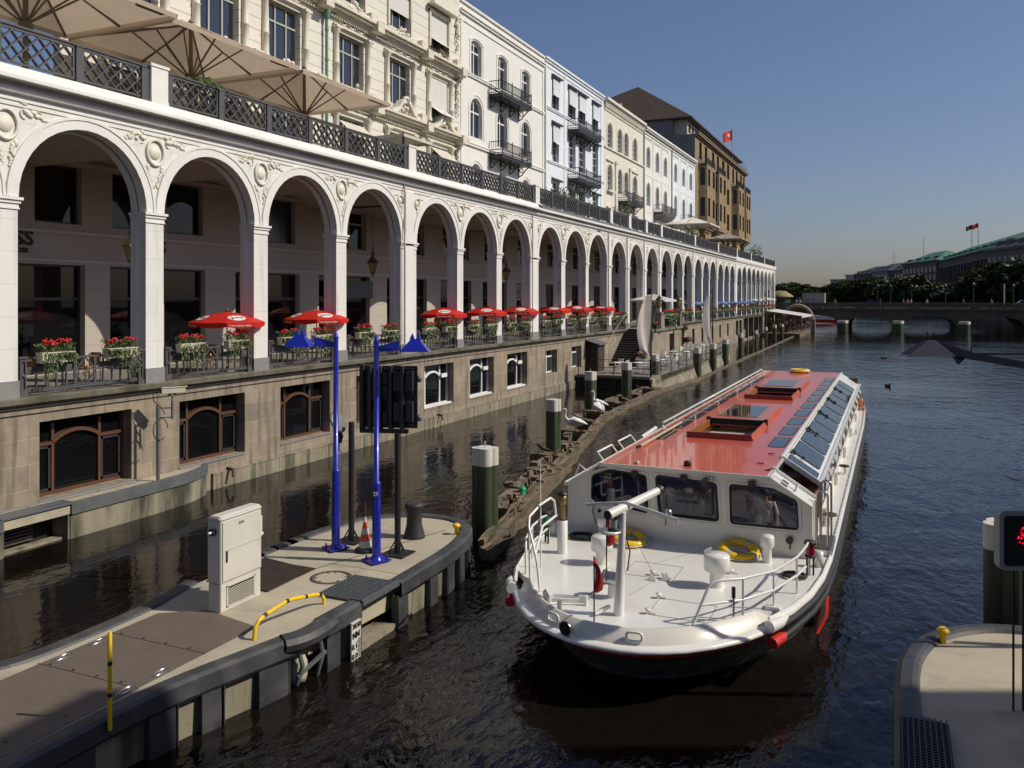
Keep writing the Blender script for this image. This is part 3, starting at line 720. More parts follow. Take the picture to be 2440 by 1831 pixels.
m.tube([(BX+.08,60.85,11.4),(BX+.08,60.85,23.9)],.06,6); m.build('corner_strip',PLAST,o)
balcony(o,51.0,56.0,19.25); balcony(o,51.0,56.0,15.25)
# -- pale blue-white house with awnings
OPS=[]
for a,b in ((62.35,64.0),(66.0,67.9),(68.45,70.4),(72.1,73.9)):
    OPS+= [(a+.1,b-.1,20.75,23.2,0),(a+.1,b-.1,16.65,19.55,0),(a+.1,b-.1,12.6,15.1,0)]
o=blk('town_house','pale blue-white house with dark awning boxes over its windows and black balconies',60.81,75.45,24.4,OPS,PLASTB)
for n,(ya,yb,za,zb,k) in enumerate(OPS): window(o,BX-.28,ya,yb,za,zb,k,'bars',FRW,GLG if n%3==0 else GLS)
mould(o,'cornice',PLASTB,[(20.5,20.62,.08),(20.62,20.72,.13),(16.4,16.5,.08),(16.5,16.6,.13),(23.75,23.82,.05),(24.1,24.2,.1),(24.3,24.46,.18)],60.85,75.4)
m=MB()
for y in (65.0,74.5,60.9): m.box(BX,BX+.05,y,y+.25,11.4,24.0)
m.build('corner_strip',PLASTB,o)
for (ya,yb,z,opened) in ((62.35,64.0,23.2,1),(66.0,67.9,23.2,1),(68.45,70.4,23.2,1),(72.1,73.9,23.2,1),(62.35,64.0,19.55,1),(72.1,73.9,19.55,0),(62.35,64.0,15.1,0),(72.1,73.9,15.1,0)):
    q=MB(); q.extr([(BX,ya-.1,z+.02),(BX+.3,ya-.1,z+.0),(BX+.32,ya-.1,z+.12),(BX,ya-.1,z+.28)],(0,yb-ya+.2,0)); aw=q.build('awning',SLATEC,o)
    if opened:
        w2=MB(); zz=z-1.35
        w2.face([(BX+.10,ya+.05,z+.02),(BX+.10,yb-.05,z+.02),(BX+.12,yb-.05,zz),(BX+.12,ya+.05,zz)]); w2.face([(BX+.12,ya+.05,zz),(BX+.12,yb-.05,zz),(BX+.7,yb-.05,zz-.45),(BX+.7,ya+.05,zz-.45)])
        w2.build('awning_cloth',brickmat('striped_blind',(.66,.68,.70),(.62,.64,.66),(.40,.42,.45),.28,30,.03,.8,bump=0,var=.04) if 'striped_blind' not in MATS else MATS['striped_blind'],aw,recalc=False)
        q=MB(); q.bar((BX+.02,ya+.06,zz),(BX+.72,ya+.06,zz-.45),.025); q.bar((BX+.02,yb-.06,zz),(BX+.72,yb-.06,zz-.45),.025); q.build('awning_arm',FRW,aw)
balcony(o,66.0,71.8,19.62); balcony(o,66.0,71.8,15.6)
# -- cream house with dentil cornice
OPS=[]
for a,b in ((76.55,77.95),(79.8,81.15),(81.95,83.3),(85.1,86.5)):
    OPS+= [(a,b,20.08,22.3,1),(a,b,16.05,18.4,1),(a,b,12.0,14.0,0)]
o=blk('town_house','cream house with a toothed cornice, paired arched windows and one black balcony',75.48,89.05,24.3,OPS,PLASTC)
a=MB()
for (ya,yb,za,zb,k) in OPS:
    c=(ya+yb)/2; r=(yb-ya)/2
    if k==1: archband(a,BX,c,zb-r,r+.08,r+.24,.06,14,hang=zb-r-za)
    window(o,BX-.28,ya,yb,za,zb,k,'bars',FRW,GLG)
for c in (77.25,85.8):
    for z in (18.75,14.35): a.extr([(BX,c-1.1,z),(BX,c+1.1,z),(BX,c+1.1,z+.12),(BX,c,z+.45),(BX,c-1.1,z+.12)],(.16,0,0))
    a.box(BX,BX+.3,c-1.0,c+1.0,15.85,16.0)
for y in (79.15,83.95): a.box(BX,BX+.14,y-.3,y+.3,12,18.75); a.box(BX,BX+.2,y-.38,y+.38,18.75,19.0)
a.build('window_surround',PLASTC,o)
mould(o,'cornice',PLASTC,[(19.85,20.0,.14),(23.35,23.45,.08),(24.1,24.2,.3),(24.2,24.45,.42)],75.5,89.0)
m=MB(); y=75.6
while y<88.9: m.box(BX,BX+.22,y,y+.14,23.6,24.1); y+=.3
m.build('dentils',PLASTC,o)
balcony(o,80.0,85.6,15.2)
# -- two plain white houses
for (y0,y1,ys,lab,bal) in ((89.1,101.6,(90.4,94.3,98.0),'plain white house with thin raised panels and a grey stone balcony',(93.4,99.6,15.35,True)),(101.65,115.0,(103.1,107.45,111.7),'plain white house with raised panels, beside the tall brown building',(106.6,112.6,15.35,True))):
    OPS=[]
    for a in ys: OPS+= [(a,a+1.35,20.1,22.3,1),(a,a+1.35,15.95,18.4,1),(a,a+1.35,12.0,14.2,1)]
    o=blk('town_house',lab,y0,y1,24.1,OPS,PLASTB if y0>95 else PLAST)
    a=MB()
    for (ya,yb,za,zb,k) in OPS:
        r=(yb-ya)/2; archband(a,BX,(ya+yb)/2,zb-r,r+.06,r+.2,.05,14,hang=zb-r-za); window(o,BX-.28,ya,yb,za,zb,k,'bars',FRW,GLG)
        c=(ya+yb)/2; z0=za-.3
        for s in (-1,1): a.box(BX,BX+.025,c+s*1.75-.04,c+s*1.75+.04,z0,z0+3.6)
        a.box(BX,BX+.025,c-1.7,c+1.7,z0+3.52,z0+3.6)
        for i in range(10): a.box(BX,BX+.05,c-1.4+i*.3,c-1.28+i*.3,23.05,23.25) if za>20 else None
    a.build('window_surround',PLAST,o)
    mould(o,'cornice',PLAST,[(23.6,23.75,.1),(23.9,24.05,.3),(24.05,24.25,.42)],y0+.05,y1-.02)
    m=MB(); m.tube([(BX+.08,y0,11.4),(BX+.08,y0,23.9)],.06,6); m.build('downpipe',IRONB,o)
    balcony(o,bal[0],bal[1],bal[2],d=1.0,m=mat('grey_iron',(.09,.09,.09),.5),stone=True)
# -- tall brown building
OPS=[]; X=BX
for a in (134.9,139.2): OPS+= [(a,a+2.0,25.05,27.4,0),(a,a+2.0,20.95,23.4,0),(a,a+2.0,16.8,19.35,0),(a,a+2.0,12.6,15.2,0)]
for a in (117.8,121.6,126.9,130.6,144.1,147.6,152.0,155.2): OPS+= [(a,a+1.7,25.05,27.4,0)]
for a in (117.8,121.6,126.9,130.6,144.1,147.6,152.0,154.9): OPS+= [(a,a+1.5,12.3,14.6,0)]
o=blk('office_building','tall brown stone building with oriel bays, roof terrace and a red flag',115.0,157.5,28.0,OPS,BROWN,zb=11.4)
for (ya,yb,za,zb,k) in OPS: window(o,X-.28,ya,yb,za,zb,k,'pair',FRB,GLD)
mould(o,'cornice',mat('brown_cornice',(.27,.21,.13),.8),[(27.75,27.95,.2),(27.95,28.2,.5),(28.2,28.32,.6),(16.3,16.4,.06)],115.0,158)
for (y0,y1) in ((117.2,124.2),(126.0,132.8),(143.3,150.2),(151.3,157.3)):
    q=MB(); d=1.1
    zt,zb_=24.1,16.0
    poly=[(X,y0),(X+d,y0+.5),(X+d,y1-.5),(X,y1)]
    rows=((21.4,23.7),(17.2,19.7))
    F=MB(); openwall(F,X+d,y0+.5,y1-.5,zb_,zt,[(a,a+1.5,z0,z1,0) for a in (y0+1.1,y1-2.6) for z0,z1 in rows],.2)
    F.face([(X,y0,zb_),(X+d,y0+.5,zb_),(X+d,y0+.5,zt),(X,y0,zt)]); F.face([(X,y1,zb_),(X,y1,zt),(X+d,y1-.5,zt),(X+d,y1-.5,zb_)])
    F.extr([(p,q_,zt) for p,q_ in poly],(0,0,.12)); 
    for i in range(4):
        t=1-i*.22; F.prism([(X,y0+1.2*(1-t)+i*.3),(X+d*t,y0+.5+i*.4),(X+d*t,y1-.5-i*.4),(X,y1-1.2*(1-t)-i*.3)],zb_-.3*(i+1),zb_-.3*i)
    F.box(X,X+.4,(y0+y1)/2-.7,(y0+y1)/2+.7,13.6,14.9)
    b=F.build('oriel_bay',BROWN,o)
    for a in (y0+1.1,y1-2.6):
        for z0,z1 in rows: 
            g=window(o,X+d-.19,a,a+1.5,z0,z1,0,'pair',FRB,GLD)
    g=MB(); 
    for z0,z1 in rows:
        p=Vector((X+.01,y0-.012,0)); e=Vector((d,.5,0)); g.face([p+e*.25+Vector((0,0,z0)),p+e*.75+Vector((0,0,z0)),p+e*.75+Vector((0,0,z1)),p+e*.25+Vector((0,0,z1))])
    g.build('side_pane',GLD,b,recalc=False)
    balcony(o,y0+.2,y1-.2,24.2,d=1.0,stone=True)
q=MB()   # set-back attic storey with windows, deep eave
openwall(q,X-1.2,115.6,156.5,28.0,30.1,[(a,a+1.4,28.5,29.7,0) for a in [116.5+2.1*i for i in range(19)]],.2); q.face([(X-1.2,115.6,28.0),(X-20,115.6,28.0),(X-20,115.6,30.1),(X-1.2,115.6,30.1)])
q.build('attic_wall',mat('attic_cream',(.45,.42,.36),.7),o)
for i in range(19): window(o,X-1.38,116.5+2.1*i,117.9+2.1*i,28.5,29.7,0,'plain',FRG,GLD)
q=MB(); q.face([(X-20.5,114.95,5),(X-.03,114.95,5),(X-.03,114.95,28.0),(X-20.5,114.95,28.0)]); q.box(X-22,X-3,114.9,115.5,28.0,30.2); q.build('side_wall',GREYW,o)
q=MB(); ex,ey0,ey1=X-.3,114.6,157.2; zr=30.2
q.box(X-24,ex,ey0,ey1,zr-.1,zr+.08)
rp=[(X-24,ey0,zr+.1),(ex,ey0,zr+.1),(ex,ey1,zr+.1),(X-24,ey1,zr+.1),(X-10,ey0+8,37.0),(X-10,ey1-8,37.0)]
q.add(rp,[(0,1,4),(1,2,5,4),(2,3,5),(3,0,4,5)]); rf=q.build('roof',ROOFT,o)
q=MB()
for (x,y,z,s) in ((-37,118.5,32.5,1.5),(-40,118.5,32.5,1.6)): q.box(x,x+s,y-1.2,y-.3,z-.8,z+1.2)
q.cyl((-43,118,30),(-43,118,36.5),.8,.8,10); q.lathe([(.8,36.5),(1.1,37),(1.1,37.8),(.5,38.4)],(-43,118,0),10)
q.build('chimney',mat('grey_vent',(.30,.29,.27),.5),rf)
q=MB(); q.bar((X+.4,116,28.9),(X+.4,157,28.9),.05); 
for i in range(28): q.bar((X+.4,116+1.5*i,28.3),(X+.4,116+1.5*i,28.9),.04)
q.build('roof_rail',IRONB,o)
fp=thing('flagpole','red city flag on a pole on the roof corner of the brown building','flag',(X-.6,147.6,28.2))
MB().cyl((X-.6,147.6,28.2),(X-.6,147.6,34.6),.07,.04,8).build('pole',FRG,fp)
def flagmesh(p,L,H,dx,droop,amp,m,parent,name='cloth',seed=0,n=10):
    q=MB(); vs=[]; k=5
    for i in range(n+1):
        for j in range(k+1):
            t=i/n; vs.append(Vector(p)+Vector((dx[0]*L*t+amp*math.sin(6*t+seed)*dx[1],dx[1]*L*t-amp*math.sin(6*t+seed)*dx[0],-H*j/k-droop*t*L)))
    q.add(vs,[(i*(k+1)+j,(i+1)*(k+1)+j,(i+1)*(k+1)+j+1,i*(k+1)+j+1) for i in range(n) for j in range(k)],True)
    return q.build(name,m,parent,recalc=False)
FLR=mat('flag_red',(.55,.02,.02),.7)
cl=flagmesh((X-.6,147.6,34.4),2.3,1.7,(-.55,-.84),.35,.2,FLR,fp)
q=MB(Matrix.Scale(.7,4)); q.box(0,.03,-.35,.35,-.3,.1); 
for y in (-.27,0,.27): q.box(0,.03,y-.09,y+.09,.1,.35+.15*(y==0))
me=q.mesh('castle_emblem',UWHITE); me.transform(Matrix.Translation((X-1.05,146.6,33.3))@Matrix.Rotation(R(-33),4,'Z')); obj('castle_emblem',me,cl)

# -- ornate cream building
OPS=[]
for a in (21.0,25.2,29.15,34.2,38.7,43.1):
    OPS+= [(a,a+2.15,20.4,22.4,0),(a,a+2.15,16.3,18.72,0),(a,a+2.15,12.3,14.75,0)]
o=blk('ornate_building','cream building with columns, garlands, heavy cornices and large blue-reflecting windows',3.0,46.8,27.0,OPS+[(a,a+2.15,z0,z1,0) for a in (5,9,13,17) for z0,z1 in ((20.4,22.4),(16.3,18.72),(12.3,14.75))],ORNW)
X=BX; q=MB(); g=MB(); ra=random.Random(5)
for (ya,yb,za,zb,k) in OPS:
    window(o,X-.28,ya,yb,za,zb,0,'tri',FRG,GLS)
    if za<20:
        for y in (ya-.28,yb+.28):
            q.lathe([(.20,za-.25),(.20,za-.1),(.16,za),(.155,za+.8),(.19,za+.83),(.155,za+.88),(.13,zb-.15),(.19,zb-.05),(.22,zb+.08)],(X+.08,y,0),10)
            q.box(X,X+.3,y-.24,y+.24,zb+.08,zb+.2)
        q.box(X,X+.16,ya-.5,yb+.5,zb+.2,zb+.3); q.box(X,X+.24,ya-.5,yb+.5,zb+.62,zb+.72)
        for i in range(26):   # garland over the window
            t=i/25; g.sph((X+.05,ya+(yb-ya)*t,zb+.45+.08*math.cos(t*PI*6)+ra.random()*.06),.055+.03*ra.random(),6,.8)
    else:
        q.box(X,X+.1,ya-.16,ya,za,zb+.15); q.box(X,X+.1,yb,yb+.16,za,zb+.15); q.box(X,X+.12,ya-.16,yb+.16,zb+.02,zb+.16)
for z in (19.45,15.35):
    for (z0,z1,e) in ((z-.1,z,.12),(z,z+.12,.3),(z+.12,z+.24,.5),(z+.24,z+.36,.62),(z+.36,z+.5,.25)): q.box(X,X+e,3,47.0,z0,z1)
    y=3.2
    while y<46.8: q.box(X,X+.2,y,y+.09,z-.2,z-.1); y+=.2
    for yy in (24.3,28.3,32.6,36.9,42.0,46.2): q.box(X,X+.72,yy-.3,yy+.3,z-.1,z+.38); q.box(X,X+.3,yy-.28,yy+.28,z+.38,z+.9)
    for a in (21.0,25.2,29.15,34.2,38.7,43.1):
        for i in range(34):
            t=i/33; hh=.55*math.exp(-((t-.5)/.22)**2)
            g.sph((X+.2+.1*ra.random(),a-.1+2.35*t,z+.5+hh*ra.random()),.07+.06*ra.random(),6)
q.build('column_and_cornice',ORNP,o); 
q=MB()    # broken scroll pediments and corner trophies
for a in (38.7,43.1):
    c=a+1.07; z=15.85
    for s in (-1,1):
        q.extr([(X+.1,c+s*1.45,z),(X+.1,c+s*1.1,z+.05),(X+.1,c+s*.75,z+.25),(X+.1,c+s*.45,z+.62),(X+.1,c+s*.2,z+.72),(X+.1,c+s*.2,z+.58),(X+.1,c+s*.4,z+.42),(X+.1,c+s*.7,z+.08),(X+.1,c+s*1.0,z-.1),(X+.1,c+s*1.45,z-.12)],(.42,0,0))
    for i in range(16): q.sph((X+.3+.12*ra.random(),c+(ra.random()-.5)*.6,z+.1+.75*ra.random()),.12,6)
for z0 in (12.5,16.6,20.6):
    for i in range(34):
        t=i/33; q.sph((X+.12,46.3+(ra.random()-.5)*.3,z0+2.6-2.2*t),.12*(1-.4*t)*(0.6+.6*ra.random()),6)
c=44.2; q.extr([(X+.05,c-1.5,22.75),(X+.05,c+1.5,22.75),(X+.05,c,24.1)],(.35,0,0)); q.extr([(X+.4,c-1.5,22.75),(X+.4,c+1.5,22.75),(X+.4,c+1.5,22.95),(X+.4,c,24.3),(X+.4,c-1.5,22.95)],(.12,0,0))
q.build('carved_relief',ORNM,o); g.build('garland',ORNM,o)
q=MB(); q.tube([(X+.2,33.0,11.4),(X+.2,33.0,19.2)],.075,8); q.lathe([(.075,18.9),(.16,19.1),(.2,19.4)],(X+.2,33.0,0),8)
for z in (12.5,14.6,17,18.4): q.lathe([(.1,z),(.1,z+.1)],(X+.2,33.0,0),8)
q.build('downpipe',COPP,o)
# blinds and outward awnings
for (a,z0,z1,out) in ((43.1,16.3,18.72,1),(43.1,20.4,22.4,1),(38.7,21.3,22.9,0),(43.1,12.3,14.75,2),(34.2,12.3,14.6,2),(38.7,12.3,14.6,2)):
    q=MB(); zc=z0+(z1-z0)*.30
    if out==1: q.face([(X-.04,a+.03,z1),(X-.04,a+2.12,z1),(X-.04,a+2.12,zc),(X-.04,a+.03,zc)]); q.face([(X-.04,a+.03,zc),(X-.04,a+2.12,zc),(X+.75,a+2.12,zc-.55),(X+.75,a+.03,zc-.55)])
    elif out==0: q.face([(X-.04,a+.03,z1),(X-.04,a+2.12,z1),(X-.04,a+2.12,z0),(X-.04,a+.03,z0)])
    else: q.face([(X+.0,a+.03,z1-.1),(X+.0,a+2.12,z1-.1),(X+.95,a+2.12,z1-.95),(X+.95,a+.03,z1-.95)])
    q.build('sun_blind',BLIND if out<2 else BLINDC,o,recalc=False)
# plants on the terrace
def shrub(name,label,c,r,h,n=260,m=LEAFC,pot=True,grp='potted plants on the arcade terrace',seed=0,L=.16):
    t=thing(name,label,'plant',c,grp); q=MB(); ra=random.Random(seed); x0,y0,z0=c
    lobes=[(x0+(ra.random()-.5)*r,y0+(ra.random()-.5)*r*1.2,z0+h*(.35+.5*ra.random()),r*(.35+.3*ra.random())) for _ in range(7)]
    for i in range(n):
        lx,ly,lz,lr=ra.choice(lobes); d=Vector((ra.gauss(0,1),ra.gauss(0,1),ra.gauss(0,1))).normalized(); k=lr*(ra.random()**.4)
        q.leaf((lx+d.x*k,ly+d.y*k,lz+d.z*k*1.2),d+Vector((0,0,.3)),L*(.6+ra.random()*.8),L*.5)
    q.build('foliage',m,t,recalc=False)
    s=MB()
    for lx,ly,lz,lr in lobes: s.tube([(x0,y0,z0+.3),((x0+lx)/2,(y0+ly)/2,(z0+lz)/2+.2),(lx,ly,lz)],[.03,.02,.01],5)
    s.build('stem',BARK,t)
    if pot: MB().lathe([(0,z0),(r*.28,z0),(r*.36,z0+.42),(r*.33,z0+.42),(r*.3,z0+.38),(0,z0+.38)],(x0,y0,0),12).build('pot',mat('terracotta',(.16,.11,.08),.8),t)
    return t
shrub('potted_shrub','large round green shrub behind the balustrade below the lower white-house balcony',(-20.4,45.4+12,11.4),1.3,2.2,700,seed=1)
shrub('potted_shrub','slim light green conifer left of the large round shrub on the terrace',(-20.4,53.2,11.4),.7,2.0,300,LEAF,seed=2)
shrub('potted_shrub','low loose bush behind the balustrade, left of the slim conifer',(-20.3,51.0,11.4),.7,1.4,240,seed=3)
shrub('potted_shrub','thin bush between the slim conifer and the large round shrub',(-20.4,55.0,11.4),.6,1.5,200,seed=4)
shrub('potted_shrub','broad leafy bush behind the balustrade under the blue-white house balcony',(-20.5,68.5,11.4),1.3,2.0,600,LEAF,seed=5)
shrub('potted_shrub','small bush left of the broad bush under the blue-white house',(-20.4,64.8,11.4),.8,1.6,260,seed=6)
shrub('potted_shrub','yellow-green bush beside the far white parasol',(-20.3,92,11.4),1.4,1.9,350,mat('yellow_leaf',(.20,.21,.04),.7,var=.3),seed=7,L=.25)
shrub('potted_shrub','dark bush right of the far white parasol on the terrace',(-20.5,113,11.4),1.2,2.1,300,seed=8,L=.25)
shrub('potted_shrub','red-flowering bush near the far grey parasol',(-20.3,119.5,11.4),1.2,1.5,260,mat('red_leaf',(.25,.06,.02),.7,var=.4),seed=9,L=.25)
shrub('potted_shrub','light green bush in front of the brown building at the end of the terrace',(-20.3,138,11.4),1.5,2.2,300,LEAF,seed=10,L=.3)
def palm(label,c,r,seed):
    t=thing('potted_palm',label,'plant',c,'potted palms on the terrace'); q=MB(); ra=random.Random(seed); x,y,z=c
    for i in range(16):
        a=2*PI*i/16+ra.random()*.3; up=.5+.6*ra.random(); pts=[Vector((x+r*s*math.cos(a),y+r*s*math.sin(a),z+1.1+up*s-1.0*up*s*s*1.2)) for s in (0,.25,.5,.75,1)]
        q.tube(pts,.012,4)
        for k in range(4):
            for s in range(5):
                p=pts[k].lerp(pts[k+1],s/5); d=(pts[k+1]-pts[k]).normalized(); sd=d.cross(Vector((0,0,1)))
                for sg in (-1,1): q.add([p,p+d*.06,p+sd*sg*.2+d*.16-Vector((0,0,.07))],[(0,1,2)])
    q.build('fronds',mat('palm_green',(.09,.13,.03),.6,var=.3),t,recalc=False)
    MB().tube([(x,y,z+.3),(x,y,z+1.15)],[.07,.05],7).build('trunk',BARK,t)
    MB().lathe([(0,z),(.22,z),(.28,z+.4),(0,z+.38)],(x,y,0),10).build('pot',mat('terracotta',(.16,.11,.08),.8),t)
palm('potted palm with arching fronds below the middle canvas parasol',(-19.9,20.4,11.45),1.0,1)
palm('potted palm behind the balustrade right of the last canvas parasol',(-20.6,33.5,11.45),.9,2)

# ---- big canvas parasols on the terrace
def parasol(label,cx,cy,hx,hy,ze,za,cm=TAN,grp='square canvas parasols on the terrace',name='canvas_parasol',ribs=True,zf=11.4):
    t=thing(name,label,'parasol',(cx,cy,zf),grp)
    def P(u,v,dz=0):
        k=max(abs(u),abs(v)); sag=.12*math.sin(PI*k)*(1-abs(min(abs(u),abs(v))/(k+1e-6)))
        return Vector((cx+hx*u,cy+hy*v,za+(ze-za)*k-sag*.6+dz))
    q=MB(); n=8
    for (a,b) in (((1,-1),(1,1)),((1,1),(-1,1)),((-1,1),(-1,-1)),((-1,-1),(1,-1))):
        vs=[];
        for i in range(n+1):
            for j in range(n+1):
                u=(a[0]+(b[0]-a[0])*j/n)*i/n; v=(a[1]+(b[1]-a[1])*j/n)*i/n; vs.append(P(u,v))
        q.add(vs,[(i*(n+1)+j,i*(n+1)+j+1,(i+1)*(n+1)+j+1,(i+1)*(n+1)+j) for i in range(n) for j in range(n)],True)
        vs=[P(a[0]+(b[0]-a[0])*j/n,a[1]+(b[1]-a[1])*j/n,-d) for d in (0,.14) for j in range(n+1)]
        q.add(vs,[(j,j+1,n+2+j,n+1+j) for j in range(n)])
    me=q.mesh('canopy',cm,recalc=False); obj('canopy',me,t)
    q=MB(); q.cyl((cx,cy,zf),(cx,cy,za-.03),.09,.06,10); q.lathe([(.16,ze-1.05),(.2,ze-1.0),(.2,ze-.88),(.12,ze-.8)],(cx,cy,0),10); q.lathe([(.05,za-.02),(.1,za+.02),(.03,za+.12)],(cx,cy,0),8); q.build('pole',TANP,t)
    if ribs:
        q=MB()
        for (u,v) in ((1,-1),(1,1),(-1,1),(-1,-1),(1,0),(0,1),(-1,0),(0,-1)):
            q.bar(P(0,0,-.06),P(u,v,-.05),.05,.07); q.bar((cx,cy,ze-.9),P(u*.5,v*.5,-.06),.04,.05)
        q.build('rib',TANP,t)
    if zf<11: return t
    MB().box(cx-.5,cx+.5,cy-.5,cy+.5,11.4,11.48).build('base_plate',IRON,t)
    q=MB(); q.box(cx+hx*.86,cx+hx*.97,cy+hy*.6,cy+hy*.9,ze-.08,ze+.02); q.build('heater',TANP,t)
    return t
parasol('square canvas parasol cut by the left edge of the picture, above the balustrade',-21.6,15.9,2.35,3.1,14.25,15.3)
parasol('middle canvas parasol between the left one and the one near the white post',-21.7,22.0,2.2,2.95,14.2,15.2)
parasol('right-hand canvas parasol of the three, tip near the ornate windows',-21.7,28.1,2.2,2.95,14.15,15.15)
parasol('far white parasol in front of the brown building',-21.3,99,2.6,3.2,14.3,15.3,mat('parasol_white',(.70,.67,.60),.8),'small parasols at the far end of the terrace','garden_parasol')
parasol('small grey parasol near the oriel bays at the far end of the terrace',-21.3,122,2.4,3.0,14.1,15.0,mat('parasol_grey',(.33,.30,.26),.8),'small parasols at the far end of the terrace','garden_parasol')
parasol('slanting white awning-like parasol on the terrace beside the ornate building',-22.6,37.2,.9,1.4,13.9,14.2,BLINDC,None,'garden_parasol',ribs=False)
# crow on the balustrade
def bird(name,label,c,rz,s,m,cat='bird',kind='crow',grp=None):
    t=thing(name,label,cat,c,grp); t.rotation_euler=(0,0,rz); T=Matrix.Scale(s,4)
    q=MB(T)
    if kind=='crow':
        q.tube([(-.26,0,.1),(-.1,0,.12),(0,0,.16),(.1,0,.22),(.16,0,.27),(.2,0,.28)],[.012,.05,.075,.06,.045,.02],8); q.tube([(.19,0,.28),(.26,0,.265)],[.016,.003],5); q.bar((-.12,0,.12),(-.34,0,.06),.07,.015)
        l=MB(T); l.bar((.0,.025,.0),(.0,.02,.1),.01); l.bar((.0,-.025,.0),(.0,-.02,.1),.01)
    else:
        q.tube([(-.26,0,.10),(-.2,0,.06),(-.05,0,.04),(.1,0,.05),(.17,0,.09),(.19,0,.16),(.24,0,.19),(.28,0,.185)],[.01,.07,.1,.085,.05,.03,.035,.02],8); l=None
        b=MB(T); b.tube([(.27,0,.185),(.34,0,.175)],[.018,.01],5)
    me=q.mesh('body',m); o=bpy.data.objects.new('body',me); C.objects.link(o); o.parent=t
    if l: o=bpy.data.objects.new('legs',l.mesh('legs',BIRDD)); C.objects.link(o); o.parent=t
    elif kind!='crow': o=bpy.data.objects.new('bill',b.mesh('bill',BILL)); C.objects.link(o); o.parent=t
    return t
bird('crow','black crow perched on the terrace balustrade just right of a white post',(-19.1,49.6,12.42),R(70),1.3,BIRDD)
bird('crow','small dark bird perched on the far balustrade in front of the plain white houses',(-19.1,73.5,12.42),R(70),1.2,BIRDD)
# ================================================================ ON THE ARCADE WALK
def flowerbox_proto(kind):
    ra=random.Random(20+kind); b=MB(); L=[.98,.95,.92][kind]; hl=L/2
    b.extr([(-.10,-hl,0),(.10,-hl,0),(.115,-hl,.24),(-.115,-hl,.24)],(0,L,0)); b.box(-.13,.13,-hl-.01,hl+.01,.24,.26)
    f=MB()
    for i in range(680):
        y=ra.uniform(-hl,hl)*1.04; top=ra.random()<.38
        if top: c=(ra.uniform(-.16,.16),y,.24+ra.random()*.20); d=Vector((ra.gauss(0,.5),ra.gauss(0,.5),1))
        else:
            hang=abs(ra.gauss(0,.26))*(1.15+.9*math.sin(4*y+kind*2)); c=(.10+ra.random()*.10,y,.27-min(hang,.62)); d=Vector((.6,ra.gauss(0,.4),-1))
        f.leaf(c,d,.07+ra.random()*.05,.035)
    r=MB()
    for i in range(13):
        y=ra.uniform(-hl,hl)*1.02; z=.42+ra.random()*.14; x=ra.uniform(-.12,.14)
        for k in range(7): r.sph((x+ra.gauss(0,.022),y+ra.gauss(0,.03),z+ra.gauss(0,.02)),.026,5)
    s=MB()
    return b.mesh('box',CREAMB,bevel=0),f.mesh('foliage',LEAF,recalc=False),r.mesh('blossoms',BLOOM)
FB=[flowerbox_proto(k) for k in range(3)]
def flowerbox(loc,k,label,grp='flower boxes along the arcade railing',rz=0,sc_=1):
    t=thing('flower_box',label,'flower box',loc,grp); t.rotation_euler=(0,0,rz); t.scale=(sc_,)*3
    for n,me in zip(('box','foliage','blossoms'),FB[k]):
        c=bpy.data.objects.new(n,me); C.objects.link(c); c.parent=t
    return t
nb=0; vis=[b for b in BAYS if b[0]>9]
for i,(a,b) in enumerate(vis):
    if 65<a<69.5: continue
    c=(a+b)/2; w=b-a
    for s in (-1,1):
        k=(i*2+(s>0))%3
        dy=w*.245; jit=rnd.uniform(-.06,.06)
        flowerbox((AX+.10,c+s*dy+jit,ZF+.80),k,'cream flower box of red geraniums, %s one under the %s arch from the left'%('left' if s<0 else 'right',ORDN[i]),sc_=1 if w>3.5 else .9)
